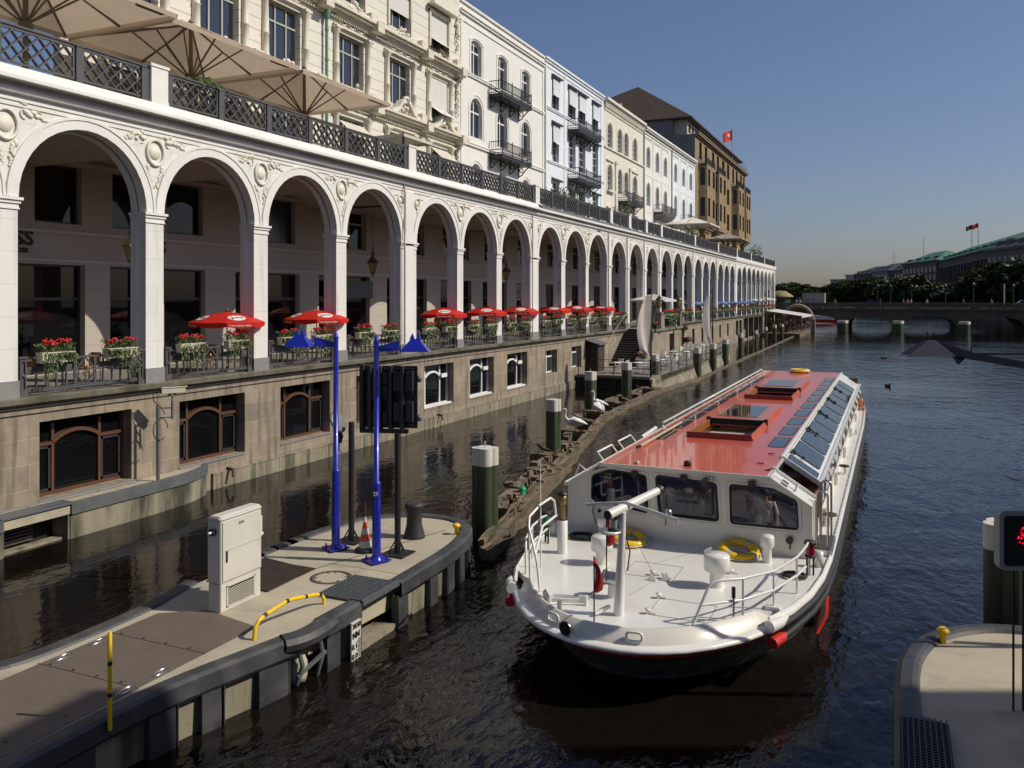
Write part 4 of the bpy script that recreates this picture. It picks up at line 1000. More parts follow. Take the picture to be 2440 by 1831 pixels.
# red umbrellas
def umbrella_proto(R_=1.36,zr=1.84,za=2.22,m=REDU,logo=True,flap=.2):
    n=8; ap=R_*math.cos(PI/8)
    def zp(u): t=u/ap; return za-(za-zr)*(.3*t+.7*t*t)
    q=MB()
    rings=[0,.25,.5,.75,1]
    vs=[]; 
    for k in range(n):
        a=2*PI*(k+.5)/n
        for t in rings: vs.append(Vector((R_*t*math.cos(a),R_*t*math.sin(a),zp(ap*t))))
        vs.append(Vector((R_*1.0*math.cos(a),R_*1.0*math.sin(a),zp(ap)-flap)))
    m_=len(rings)+1
    q.add(vs,[(k*m_+j,((k+1)%n)*m_+j,((k+1)%n)*m_+j+1,k*m_+j+1) for k in range(n) for j in range(len(rings)-1)],False)
    for k in range(n):      # scalloped flap with folds
        a0=2*PI*(k+.5)/n; a1=2*PI*(k+1.5)/n; P0=Vector((R_*math.cos(a0),R_*math.sin(a0),zp(ap))); P1=Vector((R_*math.cos(a1),R_*math.sin(a1),zp(ap))); N=8; o=(P0+P1)/2; o.z=0; o.normalize()
        vs=[]
        for i in range(N+1):
            t=i/N; p=P0.lerp(P1,t); f=.012*math.sin(t*PI*6) if (k%2) else 0
            vs+= [p, p+o*(f-.01)-Vector((0,0,flap*(.72+.28*math.sin(PI*t))))]
        q.add(vs,[(2*i,2*i+2,2*i+3,2*i+1) for i in range(N)],False)
    can=q.mesh('canopy',m,recalc=False)
    p=MB(); p.cyl((0,0,0),(0,0,za),.022,.022,8); p.sph((0,0,za+.06),.05,8,1,1,1.2); p.cyl((0,0,za),(0,0,za+.04),.03,.03,8)
    rb=MB()
    for k in range(n):
        a=2*PI*(k+.5)/n; e=Vector((math.cos(a),math.sin(a),0)); rb.bar((0,0,za-.04),e*R_*.98+Vector((0,0,zp(ap)-.01)),.015); rb.bar((0,0,za-.55),e*R_*.5+Vector((0,0,zp(ap*.5)-.02)),.012)
    out=[('canopy',can),('pole',p.mesh('pole',mat('umbrella_pole',(.25,.03,.02),.4))),('rib',rb.mesh('rib',FRW)),('foot',MB().lathe([(0,0),(.28,0),(.28,.05),(.05,.09),(.04,.3),(0,.3)],(0,0,0),14).mesh('foot',GREYW))]
    if logo:
        wh=MB(); tx=[]
        def conform(me,k,u0,v0,sx,lift,down=0):
            a=2*PI*k/n; e=Vector((math.cos(a),math.sin(a),0)); tt=Vector((-math.sin(a),math.cos(a),0))
            for vt in me.vertices:
                v=v0+vt.co.x*sx; u=u0-vt.co.y; h=vt.co.z
                if down: P=e*(ap+.012+h)+tt*v+Vector((0,0,zp(ap)-down+vt.co.y))
                else: P=e*u+tt*v+Vector((0,0,zp(u)+lift+h))
                vt.co=P
            return me
        def joinm(ms,name,m):
            bm=bmesh.new()
            for x in ms: bm.from_mesh(x)
            r=bpy.data.meshes.new(name); bm.to_mesh(r); bm.free(); r.materials.append(m); return r
        ell=[];blk_=[];red=[];cap_=[]
        for k in (0,2,4,6):
            e=MB(); N=20; pts=[(.33*math.cos(2*PI*i/N),.215*math.sin(2*PI*i/N),0) for i in range(N)]; vs=[(0,0,0)]+[(x*.55,y*.55,0) for x,y,z in pts]+pts
            e.add(vs,[(0,1+i,1+(i+1)%N) for i in range(N)]+[(1+i,N+1+i,N+1+(i+1)%N,1+(i+1)%N) for i in range(N)]); ell.append(conform(e.mesh('l'),k,.90,0,1,.012))
            blk_.append(conform(textmesh('egafredo',.125,.001,.004),k,.90,.045,.95,.018))
            s=MB(); s.add([(-.29,-.10,0),(-.22,-.11,0),(-.20,-.02,0),(-.24,.04,0),(-.20,.12,0),(-.13,.13,0),(-.15,.10,0),(-.18,.09,0),(-.195,.05,0),(-.15,-.01,0),(-.16,-.12,0),(-.22,-.145,0)],[(0,1,2,3,4,5,6,7,8,9,10,11)]); red.append(conform(s.mesh('s'),k,.90,0,1,.019))
            cap_.append(conform(textmesh('il vero espresso italiano',.085,.001,.002),k,0,0,1,0,down=.10))
        out+= [('logo_oval',joinm(ell,'logo_oval',UWHITE)),('logo_lettering',joinm(blk_,'logo_lettering',UBLACK)),('logo_initial',joinm(red,'logo_initial',URED)),('flap_lettering',joinm(cap_,'flap_lettering',mat('cream_print',(.70,.62,.52),.6)))]
    return out
UP=umbrella_proto()
def place(parts,name,label,cat,loc,rz,grp,scale=1,tilt=(0,0)):
    t=thing(name,label,cat,loc,grp); t.rotation_euler=(tilt[0],tilt[1],rz); t.scale=(scale,)*3 if not isinstance(scale,tuple) else scale
    for n,me in parts:
        c=bpy.data.objects.new(n,me); C.objects.link(c); c.parent=t
    return t
def udir(y): return math.atan2(-y,19.7)   # towards the camera side
wh_=['under the second full arch, the largest','above the left blue street light','just right of the first broad pilaster','between the third and fourth from the left','directly left of a broad pilaster','directly right of a broad pilaster','with a waiter bending beside it','the rightmost and smallest, before the stairs']
for i,(y,rz) in enumerate(((21.75,.0),(26.5,.12),(36.5,-.30),(41.2,-.34),(45.8,-.35),(51.2,-.42),(55.6,-.40),(60.7,-.40))):
    base=udir(y)+PI/8
    if i>=2: base=udir(y)
    place(UP,'cafe_umbrella','red cafe umbrella with white oval logos, '+wh_[i],'umbrella',(-19.9,y,ZF),base+(rz*.15 if i<2 else 0.05),'red cafe umbrellas under the arcade',.88)
# closed white umbrellas, blue and white open ones further on
q=MB(); q.lathe([(.02,2.35),(.05,2.2),(.20,1.25),(.24,.95),(.16,.9),(.03,.9)],(0,0,0),10); q.cyl((0,0,0),(0,0,2.45),.025,.02,6)
clo=[('canopy',q.mesh('canopy',CLOTHW))]
for i,(x,y,l) in enumerate(((-19.95,66.9,'closed white umbrella right of the last red umbrella'),(-18.3,71.3,'closed white umbrella above the small white canopy, left one'),(-18.4,76.6,'closed white umbrella above the small white canopy, right one'))): place(clo,'closed_umbrella',l,'umbrella',(x,y,ZF),0,'closed white umbrellas')
UB=umbrella_proto(1.5,1.75,2.05,mat('umbrella_blue',(.045,.085,.25),.7,var=.3,vs=1.5,col2=(.25,.30,.42),c2s=1.2,thr=(.52,.6)),False,.16)
UN=umbrella_proto(1.7,1.95,2.3,mat('umbrella_navy_white',(.02,.02,.06),.7,col2=(.65,.63,.6),c2s=.9,thr=(.49,.51)),False,.2)
UW=umbrella_proto(1.9,2.2,2.5,CLOTHW,False,.15)
for i,(y,u,l) in enumerate(((93,UB,'blue'),(97.5,UB,'blue'),(105.5,UB,'blue'),(109.5,UB,'blue'),(115.5,UB,'blue'),(120,UB,'blue'),(124,UB,'blue'),(129,UB,'dark blue'),(134,UN,'dark blue and white'),(141,UN,'navy and white striped'),(149,UW,'large white'))):
    place(u,'cafe_umbrella','%s cafe umbrella under the far arches, %s of its row'%(l,ORDN[i]),'umbrella',(-19.9,y,ZF),.3*i,'blue and white umbrellas under the far arcade')
# lanterns
q=MB(); n=6
g=MB(); g.lathe([(.10,-.42),(.21,.0)],(0,0,0),6,smooth=False)
q.lathe([(.02,.75),(.03,.66),(.06,.62),(.02,.56),(.03,.5),(.1,.45),(.11,.40),(.05,.36),(.12,.22),(.28,.04),(.29,.0),(.23,-.02)],(0,0,0),6,smooth=False); q.lathe([(.11,-.42),(.12,-.46),(.05,-.5),(.03,-.6),(0,-.62)],(0,0,0),6)
for k in range(6):
    a=PI/3*k; q.bar((.10*math.cos(a),.10*math.sin(a),-.42),(.215*math.cos(a),.215*math.sin(a),0),.018)
q.tube([(0,0,.74),(0,0,2.35)],.012,5)
lan=[('frame',q.mesh('frame',BRASS)),('lamp_glass',g.mesh('lamp_glass',LANTG))]
for (y,l) in ((18.9,'behind the first full pillar'),(32.0,'second from the left'),(45.8,'third from the left'),(6,'hanging under the arch beyond the left edge')):
    place(lan,'hanging_lantern','six-sided brass lantern hanging in the arcade, '+l,'lantern',(-21.0 if y<40 else -20.8,y,7.45),.2,'hanging lanterns in the arcade')
# standing pillar lamps on the bastion
q=MB(); q.lathe([(.10,0),(.12,.06),(.05,.12),(.05,.3),(.1,.36),(.13,.4)],(0,0,0),8); q.lathe([(.33,1.0),(.2,1.18),(.06,1.28),(.08,1.34),(.02,1.42),(.0,1.55)],(0,0,0),6,smooth=False)
for k in range(6):
    a=PI/3*k; q.bar((.15*math.cos(a),.15*math.sin(a),.40),(.27*math.cos(a),.27*math.sin(a),1.0),.025)
g=MB(); g.lathe([(.13,.41),(.25,1.0)],(0,0,0),6,smooth=False)
sl_=[('frame',q.mesh('frame',IRONB)),('lamp_glass',g.mesh('lamp_glass',LANTG))]
# café chairs and tables
def chair_parts(m,fm,arms=False,slat=False):
    s=MB(); s.box(-.21,.21,-.21,.21,.43,.47); b=MB()
    if slat:
        for i in range(5): b.box(-.21,-.18,-.18+i*.08,-.13+i*.08,.50,.86)
        b.box(-.215,-.175,-.2,.22,.84,.90)
    else: b.extr([(-.2,-.2,.5),(-.2,.2,.5),(-.24,.18,.88),(-.24,-.18,.88)],(-.025,0,0))
    out=[('seat',s.mesh('seat',m,bevel=.008)),('backrest',b.mesh('backrest',m))]
    for x,y in ((-.19,-.18),(-.19,.18),(.19,-.18),(.19,.18)):
        l=MB().bar((x*1.1,y*1.1,0),(x,y,.47 if x>0 else .86),.032 if arms else .024); out.append(('leg',l.mesh('leg',fm)))
    if arms:
        for y in (-.23,.23):
            l=MB(); l.box(-.22,.2,y-.025,y+.025,.66,.69); l.box(.16,.2,y-.02,y+.02,.45,.66); out.append(('armrest',l.mesh('armrest',fm)))
    return out
CH=chair_parts(WOODC,mat('chair_metal',(.35,.34,.32),.35,metal=.8)); CHW=chair_parts(PLWH,PLWH,True,True)
def table_parts(m,r=.38,h=.73,fm=None):
    t=MB(); t.lathe([(0,h-.03),(r,h-.03),(r,h),(0,h)],(0,0,0),16); l=MB(); l.cyl((0,0,.04),(0,0,h-.03),.025,.025,8); l.lathe([(0,0),(.22,0),(.22,.03),(.03,.06)],(0,0,0),12)
    return [('tabletop',t.mesh('tabletop',m)),('pedestal',l.mesh('pedestal',fm or IRONB))]
TB=table_parts(mat('table_dark',(.08,.05,.035),.4)); TBW=table_parts(PLWH,.42,.73,FRG)
for i,(a,b) in enumerate([v for v in vis if v[0]<62][:11]):
    c=(a+b)/2
    place(TB,'cafe_table','round dark cafe table on the arcade walk under the %s arch from the left'%ORDN[i],'table',(-20.55,c+.35,ZF),0,'cafe tables on the arcade walk')
    for s,rz in ((-.45,.15),(1.15,PI+.1)):
        place(CH,'cafe_chair','wooden cafe chair under the %s arch from the left, %s of its table'%(ORDN[i],'left' if s<0 else 'right'),'chair',(-20.5,c+s,ZF),rz+PI/2,'wooden cafe chairs on the arcade walk')

# ---------------------------------------------------------------- people
def skin(edges_pts,edges,rad,name,m,sub=1,root=0):
    me=bpy.data.meshes.new(name); me.from_pydata([tuple(p) for p in edges_pts],edges,[]); o=bpy.data.objects.new(name,me); C.objects.link(o)
    md=o.modifiers.new('s','SKIN'); md.use_smooth_shade=True; 
    for i,v in enumerate(me.skin_vertices[0].data): v.radius=rad[i] if isinstance(rad[i],tuple) else (rad[i],rad[i])
    me.skin_vertices[0].data[root].use_root=True
    o.modifiers.new('u','SUBSURF').levels=sub; bpy.context.view_layer.update()
    r=bpy.data.meshes.new_from_object(o.evaluated_get(bpy.context.evaluated_depsgraph_get())); bpy.data.objects.remove(o)
    r.name=name; r.materials.clear(); r.materials.append(m)
    for p in r.polygons: p.use_smooth=True
    return r
def person_parts(pose,shirt,trousers,hair,skirt=False):
    # x forward; heights in metres for a 1.75 m adult
    if pose=='stand': J=dict(pel=(0,0,.95),ch=(0,0,1.32),nk=(0,0,1.47),hd=(.02,0,1.60),tp=(.02,0,1.70)); L=[((0,.10,.90),(.02,.11,.50),(0,.12,.08),(.10,.13,.04))]*1; RL=((0,-.10,.90),(-.02,-.11,.50),(-.04,-.12,.08),(.06,-.13,.04)); A=((0,.19,1.40),(.0,.26,1.12),(.08,.26,.90),(.11,.25,.80)); RA=((0,-.19,1.40),(.0,-.26,1.12),(.06,-.27,.88),(.09,-.26,.78)); LL=L[0]
    elif pose=='walk': J=dict(pel=(0,0,.93),ch=(.03,0,1.30),nk=(.04,0,1.46),hd=(.06,0,1.59),tp=(.06,0,1.69)); LL=((0,.10,.88),(.18,.10,.50),(.28,.10,.10),(.38,.10,.06)); RL=((0,-.10,.88),(.0,-.10,.48),(-.26,-.10,.16),(-.2,-.10,.06)); A=((.02,.19,1.39),(-.08,.25,1.13),(-.12,.25,.90),(-.08,.24,.80)); RA=((.02,-.19,1.39),(.10,-.24,1.13),(.24,-.22,.95),(.33,-.2,.92))
    elif pose=='bend': J=dict(pel=(0,0,.95),ch=(.22,0,1.24),nk=(.34,0,1.34),hd=(.45,0,1.42),tp=(.52,0,1.49)); LL=((0,.10,.90),(.03,.11,.50),(0,.12,.08),(.10,.13,.04)); RL=((0,-.10,.90),(.0,-.11,.50),(-.1,-.12,.08),(.0,-.13,.04)); A=((.26,.19,1.28),(.34,.24,1.02),(.55,.18,.92),(.65,.15,.92)); RA=((.26,-.19,1.28),(.36,-.24,1.02),(.56,-.18,.95),(.66,-.15,.95))
    else: J=dict(pel=(0,0,.52),ch=(-.02,0,.90),nk=(0,0,1.06),hd=(.03,0,1.19),tp=(.02,0,1.29)); LL=((.02,.10,.50),(.42,.11,.50),(.42,.11,.10),(.52,.12,.06)); RL=((.02,-.10,.50),(.42,-.11,.50),(.40,-.11,.10),(.50,-.12,.06)); A=((-.02,.19,.98),(.02,.25,.72),(.24,.18,.62),(.34,.15,.62)); RA=((-.02,-.19,.98),(.02,-.25,.72),(.24,-.18,.62),(.34,-.15,.62))
    V=Vector
    pts=[J['pel'],J['ch'],J['nk'],J['hd'],J['tp']]+list(LL)+list(RL)+list(A)+list(RA)
    rad=[(.14,.11),(.16,.11),.055,(.085,.10),(.06,.075)]+[.085,.06,.04,.035]*2+[.055,.042,.03,.035]*2
    ed=[(0,1),(1,2),(2,3),(3,4),(0,5),(5,6),(6,7),(7,8),(0,9),(9,10),(10,11),(11,12),(1,13),(13,14),(14,15),(15,16),(1,17),(17,18),(18,19),(19,20)]
    body=skin(pts,ed,rad,'body',SKIN,1)
    # fingers, nose and ears belong to the body surface
    x=MB(); hd=V(J['hd'])
    x.sph(hd+V((.10,0,-.01)),.02,6,1.1,.7,1.2)
    for s in (-1,1): x.sph(hd+V((0,s*.095,0)),.022,6,.6,.4,1.2)
    for arm,s in ((A,1),(RA,-1)):
        e=V(arm[3]); d=(V(arm[3])-V(arm[2])).normalized(); sd=V((0,1,0)).cross(d)
        for k in range(4): f=e+V((0,0,0))+sd*(k-1.5)*.018; x.tube([f,f+d*(.045+.01*(k in(1,2))),f+d*.07+V((0,-s*.012,-.015))],[.009,.008,.006],5)
        x.tube([e-d*.02+sd*.03,e+d*.02+sd*.05,e+d*.045+sd*.045],[.011,.009,.007],5)
    bm=bmesh.new(); bm.from_mesh(body); bm.from_mesh(x.mesh('x')); bm.to_mesh(body); bm.free()
    sh=skin([J['pel'],J['ch'],V(J['nk'])-V((0,0,.05)),A[0],A[1],RA[0],RA[1]],[(0,1),(1,2),(1,3),(3,4),(1,5),(5,6)],[(.16,.13),(.185,.13),.075,.075,.062,.075,.062],'shirt',shirt,1)
    tr=skin([J['pel'],LL[0],LL[1],LL[2],RL[0],RL[1],RL[2]],[(0,1),(1,2),(2,3),(0,4),(4,5),(5,6)],[(.155,.13),.10,.075,.06,.10,.075,.06],'trousers',trousers,1)
    h=MB(); h.sph(hd+V((-.025,0,.035)),.112,10,1.0,.92,.98); 
    e=MB()
    for s in (-1,1): e.sph(hd+V((.09,s*.035,.02)),.011,5)
    m=MB(); m.box(hd.x+.085,hd.x+.097,-.025,.025,hd.z-.058,hd.z-.05)
    sho=MB()
    for l in (LL,RL): sho.tube([V(l[2])-V((.04,0,.02)),V(l[3])-V((.03,0,0)),V(l[3])+V((.09,0,-.005))],[.05,.048,.035],8)
    return [('body',body),('shirt',sh),('trousers',tr),('hair',h.mesh('hair',hair)),('eyes',e.mesh('eyes',BLK)),('mouth',m.mesh('mouth',mat('lips',(.3,.08,.06),.6))),('shoes',sho.mesh('shoes',BLK))]
PC={}
def person(label,pose,loc,rz,shirt,trousers,hair=HAIR,grp=None,s=1):
    if pose not in PC: PC[pose]=person_parts(pose,CLOTHW,BLK,HAIR)
    parts=[(n,withmat(me,{'shirt':shirt,'trousers':trousers,'hair':hair}.get(n,me.materials[0]))) for n,me in PC[pose]]
    return place(parts,'person',label,'person',loc,rz,grp,s)
BLUEC=mat('cloth_blue',(.05,.08,.2),.8); REDC=mat('cloth_red',(.45,.03,.04),.8); TANC=mat('cloth_tan',(.42,.34,.2),.8); GREYC=mat('cloth_grey',(.15,.15,.16),.8); BLKC=mat('cloth_black',(.02,.02,.022),.8)
person('waiter in a white shirt and dark trousers bending forward beside a red umbrella','bend',(-20.3,54.3,ZF),R(-150),CLOTHW,BLKC)
person('waiter in a white shirt standing behind the flower boxes right of the broad pilaster','stand',(-20.6,37.2,ZF),R(-10),CLOTHW,BLKC)
person('person in a red top sitting at a table on the arcade walk','sit',(-20.3,28.3,ZF),R(-100),REDC,BLKC,HAIRG)
# ---------------------------------------------------------------- lower terrace, stairs and bastion
lt=thing('quay_terrace','low stone landing terrace with grass edge below the arcade','terrace',(-16.5,64,.9))
q=MB(); tp=[(-19.1,53.2),(-14.1,53.1),(-13.75,60),(-13.5,66),(-13.9,75),(-14.6,84),(-19.1,84)]
q.prism(tp,.72,.9); q.build('floor',mat('terrace_slabs',(.20,.18,.15),.85,var=.25,vs=2),lt)
q=MB()
for i in range(1,len(tp)-2):
    a,b=tp[i],tp[i+1]; q.face([(a[0],a[1],.72),(b[0],b[1],.72),(b[0]+.35,b[1],-.4),(a[0]+.35,a[1],-.4)])
q.build('retaining_wall',SANDLOW,lt)
q=MB(); q.box(-19.1,-14.05,53.3,53.45,-.5,.72); 
for i in range(5): q.box(-19+i*1.2,-18.8+i*1.2,53.15,53.3,-.5,.72)
q.build('timber_front',mat('dark_planks',(.03,.03,.022),.9,var=.3,vs=4),lt)
g=MB(); ra=random.Random(3)
for i in range(2600):
    t=ra.random(); y=54+28*t; x=-13.75-.06*(y-66)*(y>66)+ra.random()*.25; g.leaf((x,y+ra.random()*.3,.88-ra.random()*.3),(ra.gauss(0,.6),ra.gauss(0,.6),1),.12+ra.random()*.12,.03)
o=g.build('grass',GRASSM,recalc=False); tag(o,'grass and weeds growing along the edge of the low terrace','grass'); o['kind']='stuff'
st=thing('stone_stairs','dark stone stairs climbing from the low terrace to the arcade walk','stairs',(-18.2,61,.9))
q=MB(); n=15
for i in range(n): q.box(-19.18,-17.25,60.7+i*.29,65.2,.9+i*.173,.9+(i+1)*.173-.004); 
q.build('steps',mat('dark_steps',(.035,.034,.03),.85,var=.3),st)
q=MB()
for i in range(n): q.box(-19.17,-17.26,60.69+i*.29,60.75+i*.29,.9+(i+1)*.173-.012,.9+(i+1)*.173+.004)
q.build('step_nosing',mat('worn_edge',(.22,.20,.17),.8),st)
q=MB(); q.box(-17.22,-16.95,60.6,66.9,.9,1.4); q.extr([(-17.22,60.6,1.4),(-17.22,66.9,1.4),(-17.22,66.9,3.5),(-17.22,64.8,3.5)],(.27,0,0)); q.build('stair_wall',SAND,st)
bs=thing('stone_bastion','projecting sandstone block with lamps, railings and flower boxes beside the stairs','bastion',(-17.9,70.5,.9))
F=MB(); openwall(F,-16.95,66.9,74.2,.9,3.3,[(70.0,71.7,1.5,2.95,0)],.4); F.face([(-19.2,66.9,.9),(-16.95,66.9,.9),(-16.95,66.9,3.3),(-19.2,66.9,3.3)]); F.face([(-19.2,74.2,.9),(-19.2,74.2,3.3),(-16.95,74.2,3.3),(-16.95,74.2,.9)]); F.build('wall',SAND,bs)
q=MB(); q.box(-19.2,-16.8,65.0,74.4,3.3,3.5); q.build('ledge',LEDGEM,bs)
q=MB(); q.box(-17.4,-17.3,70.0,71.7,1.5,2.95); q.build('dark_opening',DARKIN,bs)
q=MB(); q.box(-17.2,-17.1,70.0,70.5,1.5,2.9); q.build('wooden_shutter',WOODC,bs); q=MB(); q.box(-16.95,-16.6,69.9,71.8,1.42,1.5); q.build('counter',PLWH,bs)
q=MB()
for y in (67.15,73.8): q.box(-17.3,-16.87,y-.22,y+.22,3.5,4.72); q.box(-17.36,-16.81,y-.28,y+.28,4.62,4.76)
q.build('pedestal',SAND,bs)
q=MB()
for y in (68.3,72.6): q.box(-17.15,-17.0,y-.08,y+.08,3.5,4.5)
q.build('white_post',ARCP,bs)
q=MB(); 
for z in (3.6,4.35): q.box(-17.1,-17.04,67.4,73.6,z,z+.05)
for i in range(40): q.box(-17.09,-17.05,67.45+i*.155,67.48+i*.155,3.6,4.4)
for z in (3.6,4.35): q.box(-19.1,-17.1,74.1,74.16,z,z+.05)
q.build('railing',IRONB,bs)
place(sl_,'pillar_lamp','black pillar lamp on the left stone pedestal beside the stairs','lamp',(-17.08,67.15,4.76),0,'pillar lamps on the bastion')
place(sl_,'pillar_lamp','black pillar lamp on the right stone pedestal of the bastion','lamp',(-17.08,73.8,4.76),0,'pillar lamps on the bastion')
for i,y in enumerate((69.2,70.6,72.0)): flowerbox((-16.98,y,4.25),i,'flower box hanging on the bastion railing, %s from the stairs'%ORDN[i],'flower boxes on the bastion',sc_=1.25)
# flower tubs and hanging baskets on the stair wall
q=MB(); q.box(-.25,.25,-.2,.2,0,.4); 
TUB=[('planter',q.mesh('planter',mat('dark_planter',(.03,.03,.03),.7))),('foliage',FB[0][1]),('blossoms',FB[0][2])]
for i,(x,y,z,l) in enumerate(((-17.08,66.2,3.5,'top of the stair wall'),(-17.0,64.0,3.0,'upper middle of the stair wall'),(-17.0,62.6,2.2,'lower middle of the stair wall'),(-17.0,61.3,1.4,'foot of the stair wall'),(-16.9,74.6,3.1,'right corner of the bastion'),(-16.8,75.5,2.0,'low wall right of the bastion'))):
    place(TUB,'flower_tub','dark tub of red geraniums on the '+l,'flower tub',(x,y,z),.3*i,'flower tubs around the stairs',.95)
# white canopy on the bastion
parasol('small cream market parasol over the bastion between the two pillar lamps',-18.5,70.6,1.5,2.1,5.75,6.25,CLOTHW,None,'market_parasol',zf=3.5)
# booth at the wall
bt=thing('dark_booth','dark brown wooden booth with slanted roof against the wall at the terrace start','booth',(-18.8,56.0,.9))
MB().box(-19.15,-18.35,55.4,56.9,.9,2.75).build('cabin',mat('brown_boards',(.035,.022,.016),.8,var=.3,vs=3,stretch=(1,6,.5)),bt)
MB().extr([(-19.15,55.2,3.0),(-18.15,55.2,2.72),(-18.15,55.2,2.78),(-19.15,55.2,3.07)],(0,1.9,0)).build('roof',LEAD,bt)
MB().box(-18.35,-18.33,55.6,56.3,.95,2.5).build('door',mat('door_brown',(.05,.03,.02),.7),bt)
# terrace railing around the landing
tr=thing('landing_railing','thin black iron railing around the low terrace','railing',(-16,60,.9))
q=MB(); path=[(-19.0,53.35),(-14.15,53.3),(-13.95,58),(-13.7,64),(-13.95,70),(-14.3,78),(-14.7,83.5)]
for i in range(len(path)-1):
    a=Vector((*path[i],.9)); b=Vector((*path[i+1],.9)); 
    for h in (.5,1.0): q.bar(a+Vector((0,0,h)),b+Vector((0,0,h)),.03)
    n=max(1,round((b-a).length/2.2))
    for k in range(n+1): p=a.lerp(b,k/n); q.bar(p,p+Vector((0,0,1.08)),.045)
q.build('rails_and_posts',IRONB,tr)
fr=thing('landing_railing','second black railing at the far part of the low terrace near the wall','railing',(-16.6,80,.9)); q=MB()
for k in range(6): q.bar((-18.6,76+k*1.6,.9),(-18.6,76+k*1.6,2.0),.045)
q.bar((-18.6,76,1.95),(-18.6,84,1.95),.03); q.bar((-18.6,76,1.45),(-18.6,84,1.45),.03); q.build('rails_and_posts',IRONB,fr)
tabs=[(-17.0,54.9),(-15.6,55.4),(-15.0,58.9),(-15.3,61.8),(-15.2,65.2),(-15.4,68.6),(-15.6,72.2),(-16.2,76.0),(-16.4,79.6)]
for i,(x,y) in enumerate(tabs):
    place(TBW,'garden_table','round white plastic table on the low terrace, %s from the near end'%ORDN[i],'table',(x,y,.9),0,'white garden tables on the low terrace')
    for j,(dx,dy,rz) in enumerate(((.7,.1,PI),(-.7,-.1,0),(.1,.75,-PI/2))):
        if i<2 and j==1: continue
        place(CHW,'garden_chair','white plastic garden chair, %s of the %s terrace table'%(('on the water side','on the wall side','on the far side')[j],ORDN[i]),'chair',(x+dx,y+dy,.9),rz+.3*(i%3-1),'white plastic chairs on the low terrace')
# hanging banners on poles
def banner(label,x,y,zt,L,wd,seed,m,top=6.65):
    t=thing('hanging_banner',label,'banner',(x,y,.9),'long banners on poles at the quay'); MB().tube([(x,y,.9),(x,y,top)],[.05,.035],8).build('pole',IRONB,t)
    q=MB(); n=14; vs=[]; 
    for i in range(n+1):
        s=i/n; ww=wd*(.15+.85*math.sin(PI*min(1,.1+s*.8))**.8) if s<.9 else wd*.35
        for j in range(7):
            u=j/6; vs.append((x-ww*u*.8-.05+.10*math.sin(u*7+seed+s*2), y-ww*u*1.0, zt-L*s-.12*u))
    q.add(vs,[(i*7+j,i*7+j+1,(i+1)*7+j+1,(i+1)*7+j) for i in range(n) for j in range(6)],True); q.build('cloth',m,t,recalc=False)
banner('large pale banner hanging in folds at the near corner of the low terrace',-14.1,53.35,6.1,3.9,.85,1,mat('banner_cloth',(.55,.48,.43),.8,col2=(.62,.58,.54),c2s=.6))
banner('narrow pale banner with an orange part on the far pole of the low terrace',-13.9,72.5,6.3,4.3,.7,3,mat('banner_orange',(.50,.45,.40),.8,col2=(.55,.22,.06),c2s=.35,thr=(.58,.62)),6.8)
g=thing('handrail_rope','thin rope handrail running from the arcade down to the low terrace','rope',(-18,58,1)); MB().tube([(-19.1,58.5,1.9),(-18.9,62,3.9),(-18.8,64.2,4.9)],.02,5).build('line',FRG,g)

# far end: awning, steps and plants at the bridge corner
g=thing('white_awning','white slanted awning over the far waterside cafe near the bridge','awning',(-16.5,148,2.5))
q=MB(); q.face([(-19.0,143,3.9),(-19.0,157,4.0),(-12.8,155,3.1),(-13.2,141.5,3.1)]); q.face([(-13.2,141.5,3.1),(-12.8,155,3.1),(-12.8,155,2.8),(-13.2,141.5,2.8)]); q.build('canvas',CLOTHW,g,recalc=False)
q=MB(); 
for x,y in ((-13.3,142),(-13,154.5),(-18.8,143.5)): q.bar((x,y,.3),(x,y,3.3),.1)
q.build('post',FRG,g)
g=thing('cafe_pontoon','waterside cafe platform full of chairs and brown plants under the white awning','platform',(-16,148,.4))
q=MB(); q.box(-19,-13.2,138,157,.0,.45); q.build('deck',TIMB,g)
q=MB(); ra=random.Random(8)
for i in range(1500): q.leaf((-14+ra.uniform(-4,.8),ra.uniform(140,156),.5+ra.random()*2.2),(ra.gauss(0,1),ra.gauss(0,1),ra.gauss(0,1)),.35,.14)
q.build('brown_creeper',mat('dry_creeper',(.10,.05,.03),.9,var=.5,col2=(.2,.15,.1),c2s=2),g,recalc=False)
g=thing('spiral_volute','curved stone stair wall at the bridge corner','stair wall',(-14,158.5,3))
q=MB(); q.tube([(-15.5+2.5*math.cos(t),158.8,2.0+2.6*math.sin(t)) for t in [k*PI/14 for k in range(15)]],.32,8); q.box(-13.3,-12.6,158.3,159.3,-.5,2.2); q.box(-18.5,-17.7,158.3,159.3,-.5,2.2); q.build('stone_curve',mat('stair_stone',(.26,.22,.14),.85,var=.2),g)
g=thing('news_kiosk','dark green kiosk with a tan roof at the end of the arcade','kiosk',(-18.5,166,3.5))
q=MB(); q.lathe([(2.0,3.5),(2.0,6.1)],(-19.5,166,0),8); q.build('wall',mat('kiosk_green',(.02,.05,.035),.6,var=.3),g); q=MB(); q.lathe([(2.5,6.1),(2.5,6.3),(1.2,7.2),(0,7.3)],(-19.5,166,0),8); q.build('roof',mat('kiosk_roof',(.25,.19,.09),.7),g)
